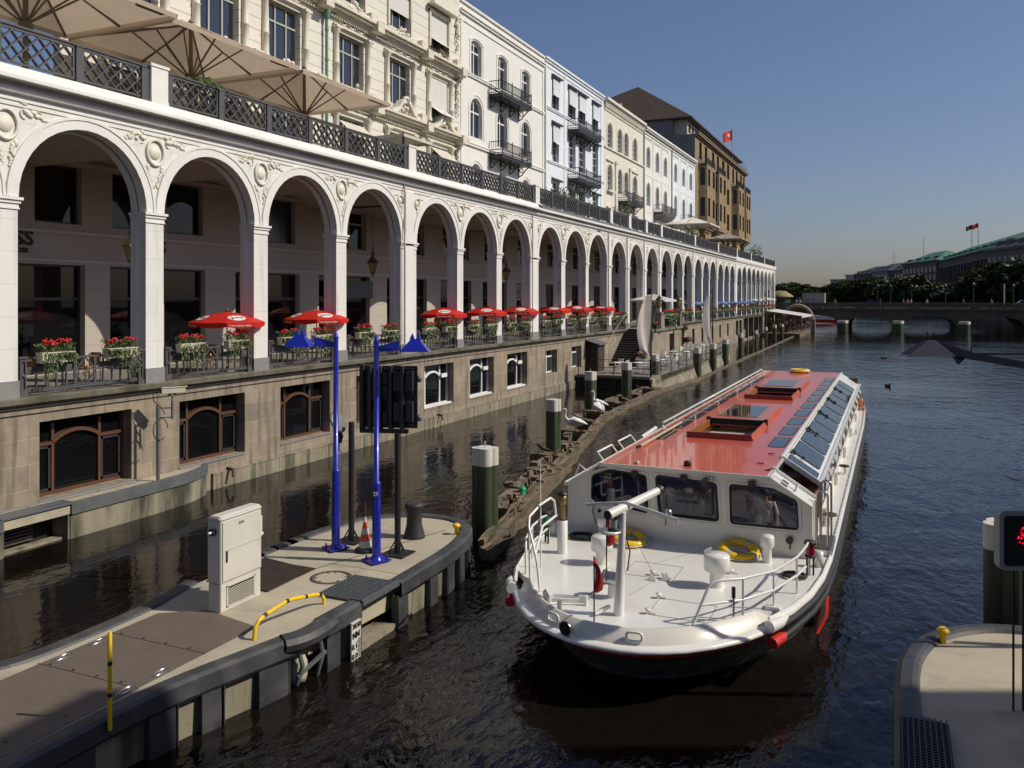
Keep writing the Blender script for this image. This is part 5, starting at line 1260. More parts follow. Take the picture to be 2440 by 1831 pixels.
# ================================================================ PILES, TIMBER FLOATS, BIRDS
def pile(label,x,y,r,zt=2.2,lobes=4,grp='green mooring piles with white caps',capz=.42,knob=True):
    t=thing('mooring_pile',label,'mooring pile',(x,y,0),grp)
    def sec(z0,z1,m,name,rr):
        q=MB()
        for k in range(lobes):
            a=2*PI*k/lobes+.5; q.cyl((x+rr*.48*math.cos(a),y+rr*.48*math.sin(a),z0),(x+rr*.48*math.cos(a),y+rr*.48*math.sin(a),z1+.003*k),rr*.52,rr*.52,14)
        q.cyl((x,y,z0),(x,y,z1-.01),rr*.45,rr*.45,8); return q.build(name,m,t)
    sec(-1.2,zt-capz,PILEG,'shaft',r); sec(zt-capz,zt,PILEW,'cap',r*1.02)
    if knob: MB().tube([(x,y,zt-.02),(x,y,zt+.08),(x,y,zt+.16)],[.02,.018,.035],7).build('knob',STEEL,t)
    return t
PL=[(-9.25,19.1,.33),(-11.37,29.2,.28),(-13.95,41.0,.29),(-14.05,47.7,.29),(-14.3,55.0,.28),(-13.4,64.1,.28),(-13.4,70.1,.28),(-13.8,78.0,.28),(-14.64,91.5,.28),(-14.5,101.5,.2),(-14.9,113,.2),(-15.1,123.3,.26),(-14.7,128,.26),(-15.6,142,.26),(-15.5,152.3,.26)]
for i,(x,y,r) in enumerate(PL):
    lab={0:'largest green pile with a white cap, beside the tip of the concrete island',1:'green pile with white cap right beside the standing swan',2:'green pile behind the pair of swans'}.get(i,'green pile with pale cap, %s of the row counted from the nearest'%ORDN[i])
    pile(lab,x,y,r,2.2,4 if r>.25 else 3,knob=i<3)
# far bridge dolphins are part of e (below)
def wob(path,w,z,seed):
    pass
raft=thing('timber_float','rotten timber float of long beams and cross pieces moored along the piles','timber float',(-11,30,.2))
ra=random.Random(11)
def beam(a,b,w,h,z=.22,n=None,jit=.03):
    q=MB(); a=Vector((*a,z)); b=Vector((*b,z)); L=(b-a).length; n=n or max(2,int(L/.5)); d=(b-a).normalized(); s=Vector((-d.y,d.x,0)); rings=[]
    for i in range(n+1):
        p=a.lerp(b,i/n); e=[ra.gauss(0,jit) for _ in range(6)]
        rings.append([p-s*(w/2+e[0])-Vector((0,0,h)),p+s*(w/2+e[1])-Vector((0,0,h)),p+s*(w/2+e[2])+Vector((0,0,e[3]*.6)),p+s*e[5]+Vector((0,0,-.03+e[4])),p-s*(w/2+e[0])+Vector((0,0,e[4]*.6))])
    vs=[v for r in rings for v in r]; fs=[(i*5+k,i*5+(k+1)%5,(i+1)*5+(k+1)%5,(i+1)*5+k) for i in range(n) for k in range(5)]+[(0,1,2,3,4),tuple(n*5+k for k in range(5))]
    q.add(vs,fs); return q.build('beam',TIMB,raft)
F1=[(-8.35,17.35),(-10.65,29.5)]; beam(F1[0],F1[1],.28,.4,.30); beam((-8.62,17.6),(-10.85,29.0),.16,.3,.34)
beam((-10.7,29.3),(-12.75,39.6),.34,.4,.30); beam((-12.75,39.5),(-13.1,46.0),.34,.4,.28); beam((-13.1,45.9),(-13.35,53.4),.36,.4,.28)
beam((-9.95,21.3),(-11.0,26.6),.30,.4,.24); beam((-11.1,27.2),(-11.9,31.5),.30,.4,.24); beam((-12.3,33.0),(-13.9,38.6),.30,.4,.26); beam((-13.9,38.8),(-14.6,44.5),.30,.4,.26); beam((-14.6,44.6),(-14.5,52.2),.30,.4,.26)
for (x,y,w,l) in ((-9.4,20.9,.35,1.0),(-10.0,23.4,.4,1.1),(-10.5,25.9,.5,1.1),(-11.2,28.6,.6,1.4),(-11.6,31.4,.4,1.2),(-12.4,34.2,.35,1.3),(-13.1,37.6,.4,1.5),(-13.6,40.4,.5,1.5),(-13.8,44.6,.5,1.5),(-13.9,48.4,.5,1.3),(-13.95,52.3,.5,1.3)):
    beam((x-l/2,y+.1),(x+l/2,y-.1),w,.35,.30,4,.04)
beam((-13.3,53.2),(-12.7,61.2),.3,.3,.14); beam((-12.75,61),(-13.0,67.2),.3,.3,.14); beam((-13.0,67),(-13.4,92),.25,.3,.1); beam((-13.4,92),(-14.3,150),.22,.3,.08)
q=MB(); ra=random.Random(4)
for i in range(90):
    k=ra.random(); y=21+32*k+ra.gauss(0,.3); x=-9.7-(y-21)*.145+ra.gauss(0,.22)
    q.tube([(x,y,.24+ra.random()*.1),(x+ra.gauss(0,.2),y+ra.gauss(0,.2),.3+ra.random()*.12)],[.015+.02*ra.random(),.01],4)
for i in range(26):
    y=26+ra.gauss(0,2.4); x=-10.7-(y-26)*.15+ra.gauss(0,.25); q.box(x,x+.1+ra.random()*.2,y,y+.12+.2*ra.random(),.2,.3+ra.random()*.1)
q.build('driftwood',mat('driftwood',(.21,.15,.10),.9,var=.5,vs=6,col2=(.4,.33,.26),c2s=5,thr=(.55,.65)),raft)
q=MB(); 
for (x,y) in ((-8.95,20.2),(-10.9,28.3),(-12.0,35.5)): q.tube([(x,y,.3),(x,y,.45),(x-.12,y+.55,.45),(x-.12,y+.55,.3)],.025,5)
q.build('iron_handle',mat('rust',(.12,.06,.035),.8,var=.3),raft)
q=MB(); q.lathe([(0,.2),(.10,.22),(.12,.42),(.05,.5),(0,.5)],(-9.75,22.6,0),8); q.sph((-9.65,22.4,.3),.09,6); o=q.build('plastic_rubbish',mat('bright_green',(.01,.30,.10),.4)); tag(o,'bright green plastic rubbish lying on the timber float','rubbish')
def swan(label,c,rz,s,pose,grp='swans on the timber float'):
    t=thing('swan',label,'swan',c,grp); t.rotation_euler=(0,0,rz); t.scale=(s,)*3
    if pose=='curve': P=[(-.42,0,.42),(-.22,0,.42),(0,0,.46),(.2,0,.50),(.32,0,.56),(.40,0,.68),(.40,0,.82),(.36,0,.93),(.40,0,1.01),(.48,0,1.0),(.53,0,.95)]
    elif pose=='preen': P=[(-.40,0,.36),(-.22,0,.42),(0,0,.50),(.18,0,.56),(.26,0,.62),(.26,0,.74),(.20,0,.84),(.16,0,.86),(.13,0,.80),(.12,0,.74),(.10,0,.68)]
    else: P=[(-.42,0,.40),(-.22,0,.44),(0,0,.50),(.18,0,.56),(.26,0,.66),(.25,0,.80),(.22,0,.94),(.24,0,1.06),(.29,0,1.12),(.36,0,1.10),(.40,0,1.08)]
    rad=[(.03,.05),(.13,.12),(.20,.18),(.17,.15),(.085,.085),.05,.04,.036,.045,.042,.02]
    me=skin(P,[(i,i+1) for i in range(10)],rad,'body',FEATH,2,2)
    def put(n,me_): o_=bpy.data.objects.new(n,me_); C.objects.link(o_); o_.parent=t
    put('body',me)
    w=MB()
    for sg in (-1,1):
        w.tube([(.18,sg*.13,.56),(.05,sg*.19,.58),(-.18,sg*.15,.52),(-.42,sg*.06,.43),(-.52,sg*.03,.38)],[.05,.10,.09,.045,.01],8)
    put('wing',w.mesh('wing',FEATH))
    b=MB(); p=Vector(P[-1]); d=(Vector(P[-1])-Vector(P[-2])).normalized(); b.tube([p-d*.01,p+d*.05,p+d*.10],[.022,.018,.012],6); put('bill',b.mesh('bill',BILL))
    l=MB()
    for sg in (-1,1): l.tube([(-.02,sg*.07,.32),(-.03,sg*.07,.14),(-.02,sg*.07,.01)],[.022,.014,.014],6); l.add([(-.05,sg*.07,.005),(.1,sg*.07-.05,.005),(.12,sg*.07,.005),(.1,sg*.07+.05,.005)],[(0,1,2,3)])
    put('legs',l.mesh('legs',BIRDD)); return t
swan('large white swan standing on the float with its neck curved, facing left',(-12.05,33.4,.3),R(200),1.0,'curve')
swan('white swan preening, front bird of the pair',(-12.7,38.4,.3),R(140),.95,'preen')
swan('white swan with upright neck, rear bird of the pair',(-13.2,40.0,.3),R(210),.95,'up')
bird('coot','black water bird with raised head on the float left of the second pile',(-11.5,28.5,.35),R(200),1.1,BIRDD,kind='crow')
bird('pigeon','grey bird sitting on the float behind the large swan',(-13.3,37.2,.32),R(200),.9,mat('grey_feather',(.2,.2,.2),.7),kind='crow')
c_=None
bird('duck','brown duck swimming on the open water right of the boat stern',(8.6,62,0) if False else (-.36,62.5,-.02),R(-60),1.3,mat('brown_feather',(.07,.05,.035),.7,var=.4,vs=12),kind='duck')
bird('duck','tiny dark duck swimming far out between boat and bridge',(-.9,91.5,-.02),R(160),1.2,mat('brown_feather',(.07,.05,.035),.7),kind='duck')

# ================================================================ LEFT QUAY LEDGE AND CAMERA POLE
lq=thing('quay_ledge','low concrete quay ledge with rubber edge running under the left basement windows','quay ledge',(-18.8,10,.85))
q=MB(); pts=[(-19.19,-12),(-18.42,-12),(-18.42,13.9),(-18.44,17.6),(-18.62,19.0),(-18.92,19.8),(-19.19,20.1)]
q.prism(pts,.62,.85); q.build('top',CONC,lq)
q=MB()
def strip(path,prof,mb):
    """profile (offset outward, z) swept along an xy path"""
    n=len(path); out=[]
    for i,p in enumerate(path):
        a=Vector(path[max(i-1,0)]); b=Vector(path[min(i+1,n-1)]); d=(b-a).normalized(); nx,ny=d.y,-d.x
        out.append([(p[0]+nx*o_,p[1]+ny*o_,z) for o_,z in prof])
    k=len(prof); vs=[v for r in out for v in r]
    mb.add(vs,[(i*k+j,i*k+(j+1),(i+1)*k+j+1,(i+1)*k+j) for i in range(n-1) for j in range(k-1)],False)
edge=[(-18.42,-12),(-18.42,0),(-18.42,13.0)]; edge2=[(-18.42,14.75),(-18.42,16.5),(-18.44,17.6),(-18.50,18.5),(-18.62,19.1),(-18.85,19.7),(-19.19,20.1)]
for e in (edge,edge2): strip(e,[(-.13,.853),(-.11,.88),(.0,.88),(.04,.865),(.045,.60),(0,.57)],q)
q.build('rubber_edge',mat('grey_edge',(.10,.105,.11),.7,var=.3,vs=2,bump=.2,bs=10),lq)
q=MB(); 
for e in ([(-18.42,-12),(-18.42,13.0)],edge2): strip(e,[(0,.57),(.0,-.6)],q)
q.box(-18.9,-18.6,13.0,14.75,-.5,.05); q.box(-19.18,-18.45,12.98,13.05,-.4,.62); q.box(-19.18,-18.45,14.7,14.77,-.4,.62)
q.build('wall',CONCD,lq)
q=MB(); q.box(-18.9,-18.37,12.95,14.85,.86,.90); q.build('cover_plate',GALV,lq)
q=MB()
for i in range(6): q.box(-18.95,-18.9,13.05,14.1,.1+i*.08,.14+i*.08)
q.build('grille',RUSTY,lq)
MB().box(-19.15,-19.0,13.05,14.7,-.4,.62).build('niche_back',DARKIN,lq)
q=MB(); q.tube([(-18.95,-12,.93),(-18.95,17.4,.93)],.02,6)
for y in range(-10,18,2): q.bar((-18.95,y,.85),(-18.95,y,.93),.03)
q.build('pipe',STEEL,lq)
cp=thing('camera_pole','surveillance camera in a cream housing on a steel pole against the basement wall','camera pole',(-18.55,17.6,.85))
MB().cyl((-18.55,17.6,.85),(-18.55,17.6,2.95),.05,.05,10).build('pole',GALV,cp)
q=MB(); q.bar((-18.55,17.6,2.86),(-18.28,17.85,2.86),.035); q.bar((-18.55,17.6,2.60),(-18.28,17.85,2.60),.035); q.cyl((-18.28,17.85,2.55),(-18.28,17.85,3.05),.035,.035,8); q.cyl((-18.28,17.85,3.05),(-18.28,17.85,3.2),.025,.02,8); q.box(-18.34,-18.22,17.75,17.95,3.2,3.25); q.build('bracket',GALV,cp)
d=Vector((.66,.75,.03)).normalized(); c0=Vector((-18.28,17.85,3.34)); q=MB(); q.bar(c0-d*.28,c0+d*.34,.17,.15); q.bar(c0-d*.28+Vector((0,0,.085)),c0+d*.40+Vector((0,0,.085)),.20,.02); q.build('camera_housing',CREAMB,cp,bevel=.015)
q=MB(); q.bar(c0-d*.29,c0-d*.31,.15,.13); q.tube([c0-d*.3,c0-d*.5+Vector((0,0,-.05)),c0-d*.48+Vector((0,0,-.25)),c0-d*.25+Vector((-.05,0,-.45)),(-18.4,17.7,2.7)],.015,6)
q.tube([(-18.5+.02,17.62+.26*math.cos(t),2.28+.30*math.sin(t)) for t in [k*.45 for k in range(13)]],.013,5); q.build('cable',BLK,cp)

# ================================================================ CONCRETE ISLAND IN THE FOREGROUND
ZI=.8
isl=thing('guide_island','concrete guide island with a black rubber rim in the left foreground','concrete island',(-9.6,11,ZI))
inner=[(-8.97,-2),(-8.97,7.2),(-8.87,8.5),(-8.45,10.1),(-8.38,11.2),(-8.36,12.0),(-8.30,13.0),(-8.32,14.3),(-8.36,15.3),(-8.50,16.2),(-8.80,16.95),(-9.3,17.35),(-9.97,17.35),(-10.5,17.15),(-10.95,16.7),(-11.22,16.0),(-11.36,15.0),(-11.38,13.5),(-11.38,11.6),(-11.1,10.6),(-11.02,9.5),(-11.05,8.2),(-11.3,7.6),(-11.3,-2)]
q=MB(); q.prism(inner,.3,ZI); q.build('concrete_deck',CONC,isl)
q=MB(); outR=inner[:19]; prof=[(-.02,ZI-.01),(.01,ZI+.035),(.09,ZI+.05),(.22,ZI+.045),(.275,ZI+.005),(.285,ZI-.2),(.25,ZI-.25),(.13,ZI-.27)]
def rim(path,flip=1):
    n=len(path); out=[]
    for i,p in enumerate(path):
        a=Vector(path[max(i-1,0)]); b=Vector(path[min(i+1,n-1)]); d=(b-a).normalized(); nx,ny=d.y,-d.x
        out.append([(p[0]+nx*o_,p[1]+ny*o_,z) for o_,z in prof])
    return out
def smooth(path,k=2):
    for _ in range(k):
        n=[path[0]]
        for a,b in zip(path,path[1:]): n+= [(a[0]*.75+b[0]*.25,a[1]*.75+b[1]*.25),(a[0]*.25+b[0]*.75,a[1]*.25+b[1]*.75)]
        n.append(path[-1]); path=n
    return path
def rimmesh(path,mb,prof):
    strip(path,prof,mb)
A=[(-8.97,-2),(-8.97,7.6),(-8.87,8.4),(-8.62,9.3)]; B_=[(-8.60,9.35),(-8.48,9.7),(-8.42,10.2)]
rimmesh(smooth([(-8.97,-2),(-8.97,7.2),(-8.87,8.5),(-8.50,10.0),(-8.40,10.45)]),q,prof)
rimmesh(smooth([(-8.38,11.1),(-8.36,12.0)]),q,prof)
rimmesh(smooth([(-8.30,13.15),(-8.32,14.3),(-8.36,15.3),(-8.50,16.2),(-8.80,16.95),(-9.3,17.35),(-9.97,17.35),(-10.5,17.15),(-10.95,16.7),(-11.22,16.0),(-11.36,15.0),(-11.36,14.5)]),q,prof)
rimmesh([(-11.38,14.3),(-11.38,13.95)],q,prof); rimmesh([(-11.38,13.85),(-11.38,13.5)],q,prof)
rimmesh(smooth([(-11.38,11.7),(-11.1,10.6),(-11.02,9.5),(-11.05,8.2),(-11.3,7.6),(-11.3,-2)]),q,prof)
rimmesh(smooth([(-8.42,10.3),(-8.30,10.5),(-8.28,10.8),(-8.34,11.2)]),q,[(-.02,ZI-.01),(.02,ZI+.06),(.10,ZI+.085),(.28,ZI+.06),(.33,ZI-.02),(.30,ZI-.12)])
q.build('rubber_rim',RUBB,isl)
q=MB(); strip(smooth([(-8.97,-2),(-8.97,7.2),(-8.87,8.5),(-8.50,10.0),(-8.42,10.35)]),[(.14,ZI-.2),(.10,-.6)],q); strip([(-8.38,11.15),(-8.36,12.05)],[(.16,ZI-.2),(.12,-.6)],q)
strip(smooth([(-8.30,13.1),(-8.32,14.3),(-8.36,15.3),(-8.50,16.2),(-8.80,16.95),(-9.3,17.35),(-9.97,17.35),(-10.5,17.15),(-10.95,16.7),(-11.22,16.0),(-11.36,15.0),(-11.38,11.7),(-11.1,10.6),(-11.02,9.5),(-11.05,8.2),(-11.3,7.6),(-11.3,-2)]),[(.14,ZI-.2),(.10,-.6)],q)
q.box(-8.95,-8.85,10.3,11.2,-.5,.5); q.box(-9.1,-9.0,12.0,13.1,-.4,.55); q.box(-9.0,-8.12,12.0,13.1,-.6,.10)
q.build('wall',CONCD,isl)
# rubber buffers standing on the wall
RS=smooth([(-8.97,-2),(-8.97,7.2),(-8.87,8.5),(-8.50,10.0),(-8.38,11.2),(-8.36,12.0),(-8.30,13.0),(-8.32,14.3),(-8.36,15.3),(-8.50,16.2),(-8.80,16.95),(-9.3,17.35)],3)
for (ya,yb) in ((1,1.4),(3,3.4),(5,5.4),(6.8,7.3),(8.1,8.5),(8.9,9.2),(9.8,10.32),(11.15,11.45),(11.85,12.02),(13.12,13.45),(14.3,14.6),(15.05,15.35),(15.7,15.95),(16.3,16.55),(16.9,17.05)):
    seg=[p for p in RS if ya<=p[1]<=yb]
    xi=lambda y:[a[0]+(b_[0]-a[0])*(y-a[1])/(b_[1]-a[1]+1e-9) for a,b_ in zip(RS,RS[1:]) if a[1]<=y<=b_[1]+1e-6][0]
    path=[(xi(ya),ya)]+seg+[(xi(yb),yb)]
    q=MB(); strip(path,[(.10,ZI-.22),(.24,ZI-.22),(.25,.1),(.21,-.4),(.1,-.4)],q)
    for e_ in (path[0],path[-1]): q.box(e_[0]+.1,e_[0]+.24,e_[1]-.01,e_[1]+.01,-.4,ZI-.22)
    q.build('buffer',RUBB,isl)
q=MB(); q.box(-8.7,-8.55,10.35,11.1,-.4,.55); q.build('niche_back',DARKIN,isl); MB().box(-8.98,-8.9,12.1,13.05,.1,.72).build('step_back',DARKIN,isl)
q=MB(); q.tube([(-8.25,10.5,.05),(-8.14,10.5,.35),(-8.2,10.5,.55)],.035,6); q.tube([(-8.25,11.0,.0),(-8.14,11.0,.35),(-8.2,11.0,.60)],.035,6); q.bar((-8.2,10.45,.2),(-8.12,11.05,.38),.05); q.build('mooring_bar',GALV,isl)
MB().lathe([(0,0),(.13,0),(.15,.1),(.15,.3),(.1,.42),(0,.45)],(-8.33,10.62,.05),10).build('stone_knob',CONC,isl)
q=MB(); q.box(-8.99,-8.08,12.02,13.12,ZI+.03,ZI+.04)
for i in range(14): q.box(-8.99+.065*i,-8.975+.065*i,12.02,13.12,ZI+.04,ZI+.06)
for i in range(17): q.box(-8.99,-8.08,12.02+.065*i,12.035+.065*i,ZI+.041,ZI+.063)
q.box(-8.10,-8.06,12.0,13.14,ZI-.03,ZI+.065); q.build('step_grating',GALV,isl)
# brown chequer plate, grating, manhole ring, joints
q=MB(); q.prism([(-10.88,-2),(-9.02,-2),(-9.02,8.6),(-9.02,10.5),(-9.94,10.68),(-10.24,10.72),(-10.86,10.3)],ZI+.002,ZI+.012); q.build('chequer_plate',PLATE,isl)
q=MB(); 
for y in (8.2,9.4): q.box(-10.9,-9.0,y,y+.012,ZI+.012,ZI+.015)
for (x,y) in [(-10.7+.45*i,8.25) for i in range(4)]+[(-10.7+.45*i,9.45) for i in range(4)]+[(-9.2,7.3),(-10.6,7.2),(-9.3,6.6)]: q.cyl((x,y,ZI+.012),(x,y,ZI+.02),.022,.022,8)
q.box(-9.9,-8.4,13.6,13.606,ZI+.001,ZI+.004); q.bar((-9.96,13.2,ZI+.002),(-9.0,16.6,ZI+.002),.02,.004); q.build('joint',BLK,isl)
q=MB()
for (x,y) in ((-10.77,9.08),(-10.76,8.48),(-9.11,8.68),(-9.1,8.1)):
    for r in (.10,.07): q.tube([(x+r*.6*math.cos(t),y+r*1.5*math.sin(t),ZI+.015) for t in [k*PI/8 for k in range(16)]],.008,5,True)
q.build('lifting_ring',STEEL,isl)
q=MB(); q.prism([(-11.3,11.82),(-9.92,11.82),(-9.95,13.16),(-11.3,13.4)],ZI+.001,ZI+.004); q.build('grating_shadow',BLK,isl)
q=MB()
for i in range(34): 
    x=-11.3+i*.041; q.box(x,x+.014,11.84,13.2,ZI+.005,ZI+.022)
for i in range(34):
    y=11.84+i*.041; q.box(-11.3,-9.93,y,y+.010,ZI+.006,ZI+.024)
q.build('grating',RUSTY,isl)
q=MB(); q.lathe([(.30,ZI+.001),(.30,ZI+.008),(.38,ZI+.008),(.38,ZI+.001)],(-9.38,12.93,0),32)
for a in (.5,1.9,2.4,3.7,4.5,5.8): q.bar((-9.38+.30*math.cos(a),12.93+.30*math.sin(a),ZI+.008),(-9.38+.24*math.cos(a),12.93+.24*math.sin(a),ZI+.006),.02,.01)
q.build('manhole_ring',mat('manhole_iron',(.09,.08,.065),.7),isl)
# gauge board
g=thing('water_gauge','white water-level gauge board with black figures on the island wall','gauge board',(-8.04,11.75,.2))
MB().box(-8.06,-8.03,11.62,11.88,-.05,.62).build('board',mat('gauge_white',(.62,.60,.54),.5,var=.1,vs=6),g)
text('3830',.12,(-8.022,11.75,.55),(0,1,0),(0,0,1),UBLACK,g); text('NN',.13,(-8.022,11.74,.40),(0,1,0),(0,0,1),UBLACK,g,bold=.004); text('0.1',.13,(-8.022,11.70,.22),(0,1,0),(0,0,1),UBLACK,g); text('0.0',.13,(-8.022,11.70,.06),(0,1,0),(0,0,1),UBLACK,g)
q=MB()
for i in range(9): q.box(-8.03,-8.025,11.80-.03*(i%2),11.87,.30-i*.035,.318-i*.035)
q.build('scale_mark',UBLACK,g)
# cabinet
cb=thing('electric_cabinet','tall pale grey electrical cabinet with louvred base on the island','cabinet',(-10.1,11.2,ZI))
q=MB(); q.box(-10.20,-9.94,10.72,11.68,ZI,ZI+.46); q.build('plinth',CABW,cb,bevel=.01)
q=MB(); q.box(-10.21,-9.93,10.71,11.69,ZI+.47,ZI+1.48); q.build('housing',CABW,cb,bevel=.012)
q=MB(); q.extr([(-10.22,10.70,ZI+1.48),(-9.92,10.70,ZI+1.48),(-9.92,10.70,ZI+1.53),(-9.98,10.70,ZI+1.56),(-10.16,10.70,ZI+1.56),(-10.22,10.70,ZI+1.53)],(0,1.0,0)); q.build('lid',CABW,cb,bevel=.02)
q=MB(); q.box(-9.929,-9.922,10.75,11.65,ZI+.50,ZI+1.46); dr=q.build('door',CABW,cb)
q=MB(); q.box(-9.921,-9.918,10.76,11.64,ZI+.98,ZI+.985); q.box(-9.924,-9.918,10.745,10.752,ZI+.5,ZI+1.46); q.build('seam',mat('seam_grey',(.25,.24,.22),.6),dr)
MB().box(-9.92,-9.905,10.82,10.85,ZI+.80,ZI+.98).build('handle',FRD,dr)
MB().box(-9.92,-9.914,11.12,11.24,ZI+1.36,ZI+1.40).build('plate',GREYW,dr)
q=MB(); 
for i in range(11): q.extr([(-9.935,10.88,ZI+.09+i*.026),(-9.92,10.88,ZI+.085+i*.026),(-9.92,10.88,ZI+.095+i*.026)],(0,.62,0))
q.box(-9.938,-9.925,10.85,10.88,ZI+.06,ZI+.4); q.box(-9.938,-9.925,11.50,11.53,ZI+.06,ZI+.4); q.box(-9.938,-9.925,10.85,11.53,ZI+.385,ZI+.40); q.box(-9.938,-9.925,10.85,11.53,ZI+.06,ZI+.075)
q.build('louvre',CABW,cb); q=MB(); q.box(-9.939,-9.9365,10.88,11.50,ZI+.075,ZI+.385); q.build('louvre_gap',BLK,cb)
q=MB(); q.box(-10.12,-10.02,10.65,10.71,ZI+1.26,ZI+1.36); q.build('switch',BLK,cb); q=MB(); q.cyl((-10.07,10.65,ZI+1.31),(-10.07,10.58,ZI+1.31),.02,.02,8); q.build('switch_knob',PLWH,cb)
q=MB(); q.box(-10.12,-10.0,11.69,11.80,ZI+.98,ZI+1.34); q.build('socket_box',CREAMB,cb,bevel=.01); MB().cyl((-10.06,11.78,ZI+1.02),(-10.06,11.86,ZI+1.0),.03,.03,8).build('socket_plug',PLWH,cb)
# blue street lights
def blue_light(label,x,y,h,armdir,ln,zj,grp='blue enamel street lights on the island'):
    t=thing('street_light',label,'street light',(x,y,ZI),grp)
    q=MB(); q.tube([(x,y,ZI+.03),(x,y,zj),(x,y,zj+.04),(x,y,zj+.05),(x,y,ZI+h)],[.087,.08,.085,.055,.052],14); q.lathe([(.058,ZI+h),(.062,ZI+h+.02),(.05,ZI+h+.05),(.008,ZI+h+.17)],(x,y,0),12); q.build('pole',BLUE,t)
    q=MB(); ar=.35; q.add([(x+.30*math.cos(a+ar),y+.30*math.sin(a+ar),ZI+.03) for a in (0,PI/2,PI,3*PI/2)]+[(x+.30*math.cos(a+ar),y+.30*math.sin(a+ar),ZI+.05) for a in (0,PI/2,PI,3*PI/2)],[(0,3,2,1),(4,5,6,7),(0,1,5,4),(1,2,6,5),(2,3,7,6),(3,0,4,7)]); q.lathe([(.13,ZI+.05),(.10,ZI+.09),(.088,ZI+.12)],(x,y,0),14)
    for a in (0,PI/2,PI,3*PI/2): q.cyl((x+.2*math.cos(a+ar),y+.2*math.sin(a+ar),ZI+.0),(x+.2*math.cos(a+ar),y+.2*math.sin(a+ar),ZI+.12),.018,.018,6)
    q.build('base_plate',BLUE,t)
    d=Vector(armdir).normalized(); s=Vector((-d.y,d.x,0)); z=ZI+h-.12; p=Vector((x,y,z))
    q=MB(); a0=p+d*.04; a1=p+d*(ln*.42); 
    q.add([a0-s*.03-Vector((0,0,.06)),a0+s*.03-Vector((0,0,.06)),a0+s*.03+Vector((0,0,.05)),a0-s*.03+Vector((0,0,.05)),a1-s*.07-Vector((0,0,.03)),a1+s*.07-Vector((0,0,.03)),a1+s*.02+Vector((0,0,.16)),a1-s*.02+Vector((0,0,.16))],[(0,3,2,1),(4,5,6,7),(0,1,5,4),(1,2,6,5),(2,3,7,6),(3,0,4,7)]); q.build('arm',BLUE,t)
    q=MB(); c=p+d*(ln*.72); W=.20; Lh=ln*.27; hz=.24
    b=[c-d*Lh-s*W,c+d*Lh-s*W,c+d*Lh+s*W,c-d*Lh+s*W]; b=[v-Vector((0,0,.05)) for v in b]; u=[c-d*.08-s*.05,c+d*.08-s*.05,c+d*.08+s*.05,c-d*.08+s*.05]; u=[v+Vector((0,0,hz-.05)) for v in u]
    q.add(b+u,[(0,1,5,4),(1,2,6,5),(2,3,7,6),(3,0,4,7),(4,5,6,7)]); 
    for k in (-1,1): e=c+d*.06*k+Vector((0,0,hz-.06)); q.add([e-s*.05-d*.05,e+s*.05-d*.05,e+s*.05+d*.05,e-s*.05+d*.05,e+Vector((0,0,.13))],[(0,1,4),(1,2,4),(2,3,4),(3,0,4)])
    q.build('lamp_hood',BLUE,t); q=MB(); q.face([v+Vector((0,0,.01)) for v in b]); q.build('diffuser',mat('lamp_diffuser',(.6,.6,.58),.3),t,recalc=False)
    return t
blue_light('blue street light with its hood pointing left, standing behind the traffic cone',-10.35,14.42,4.28,(-.92,-.30,0),.78*1.35,2.38)
bl2=blue_light('blue street light marked 23 with its hood pointing right',-9.15,14.07,4.24,(.92,.36,0),.78*1.35,2.30)
text('23',.10,(-9.118,13.985,2.12),(math.cos(CAM_YAW-.3),math.sin(CAM_YAW-.3),0),(0,0,1),UWHITE,bl2,bold=.003)
# black signal board on two posts
sb=thing('signal_board','back of a wide black waterway signal board on two black posts','signal board',(-9.7,14.9,ZI))
for (x,y,zt) in ((-10.4,15.04,3.30),(-9.03,14.65,3.2)):
    o=MB().cyl((x,y,ZI+.03),(x,y,zt),.062,.062,12).build('post',BLK,sb)
    q=MB(); q.box(x-.26,x+.26,y-.26,y+.26,ZI+.005,ZI+.03); 
    for a in range(4): q.bar((x+.06*math.cos(a*PI/2),y+.06*math.sin(a*PI/2),ZI+.25),(x+.2*math.cos(a*PI/2),y+.2*math.sin(a*PI/2),ZI+.03),.02)
    q.build('foot_plate',BLK,sb)
dd=Vector((math.cos(CAM_YAW-.12),math.sin(CAM_YAW-.12),0)); nn=Vector((dd.y,-dd.x,0)); P0=Vector((-9.92,14.78,0)); 
def bpnt(u,v,z): p=P0+dd*u+nn*v; return (p.x,p.y,z)
def bbox(q,u0,u1,v0,v1,z0,z1): q.add([bpnt(u,v,z) for z in (z0,z1) for u,v in ((u0,v0),(u1,v0),(u1,v1),(u0,v1))],[(0,3,2,1),(4,5,6,7),(0,1,5,4),(1,2,6,5),(2,3,7,6),(3,0,4,7)])
q=MB(); bbox(q,0.0,1.12,-.05,-.02,3.25,4.52); q.build('panel',BLK,sb,bevel=.012)
q=MB(); bbox(q,-.06,.02,-.08,.10,3.22,4.55)
for u in (.13,.34,.56,.80): bbox(q,u,u+.06,-.02,.16,3.22,4.52)
for u in (.19,.42): 
    for z in (3.35,3.85,4.15): bbox(q,u,u+.10,-.01,.10,z,z+.26)
for u,z in ((.92,3.40),(.92,4.02),(.66,3.4),(.66,4.02)): bbox(q,u,u+.13,-.01,.14,z,z+.40)
for z in (3.3,3.7,3.95,4.45): bbox(q,.05,1.05,-.015,.05,z,z+.025)
bbox(q,-.05,.95,.02,.12,3.16,3.24); q.build('lamp_housing',mat('housing_black',(.028,.028,.03),.5,var=.3,vs=6),sb)
q=MB(); 
for z in (3.45,4.25): q.sph(bpnt(1.13,-.12,z),.075,8)
q.build('visor',mat('visor_grey',(.12,.125,.14),.4),sb)
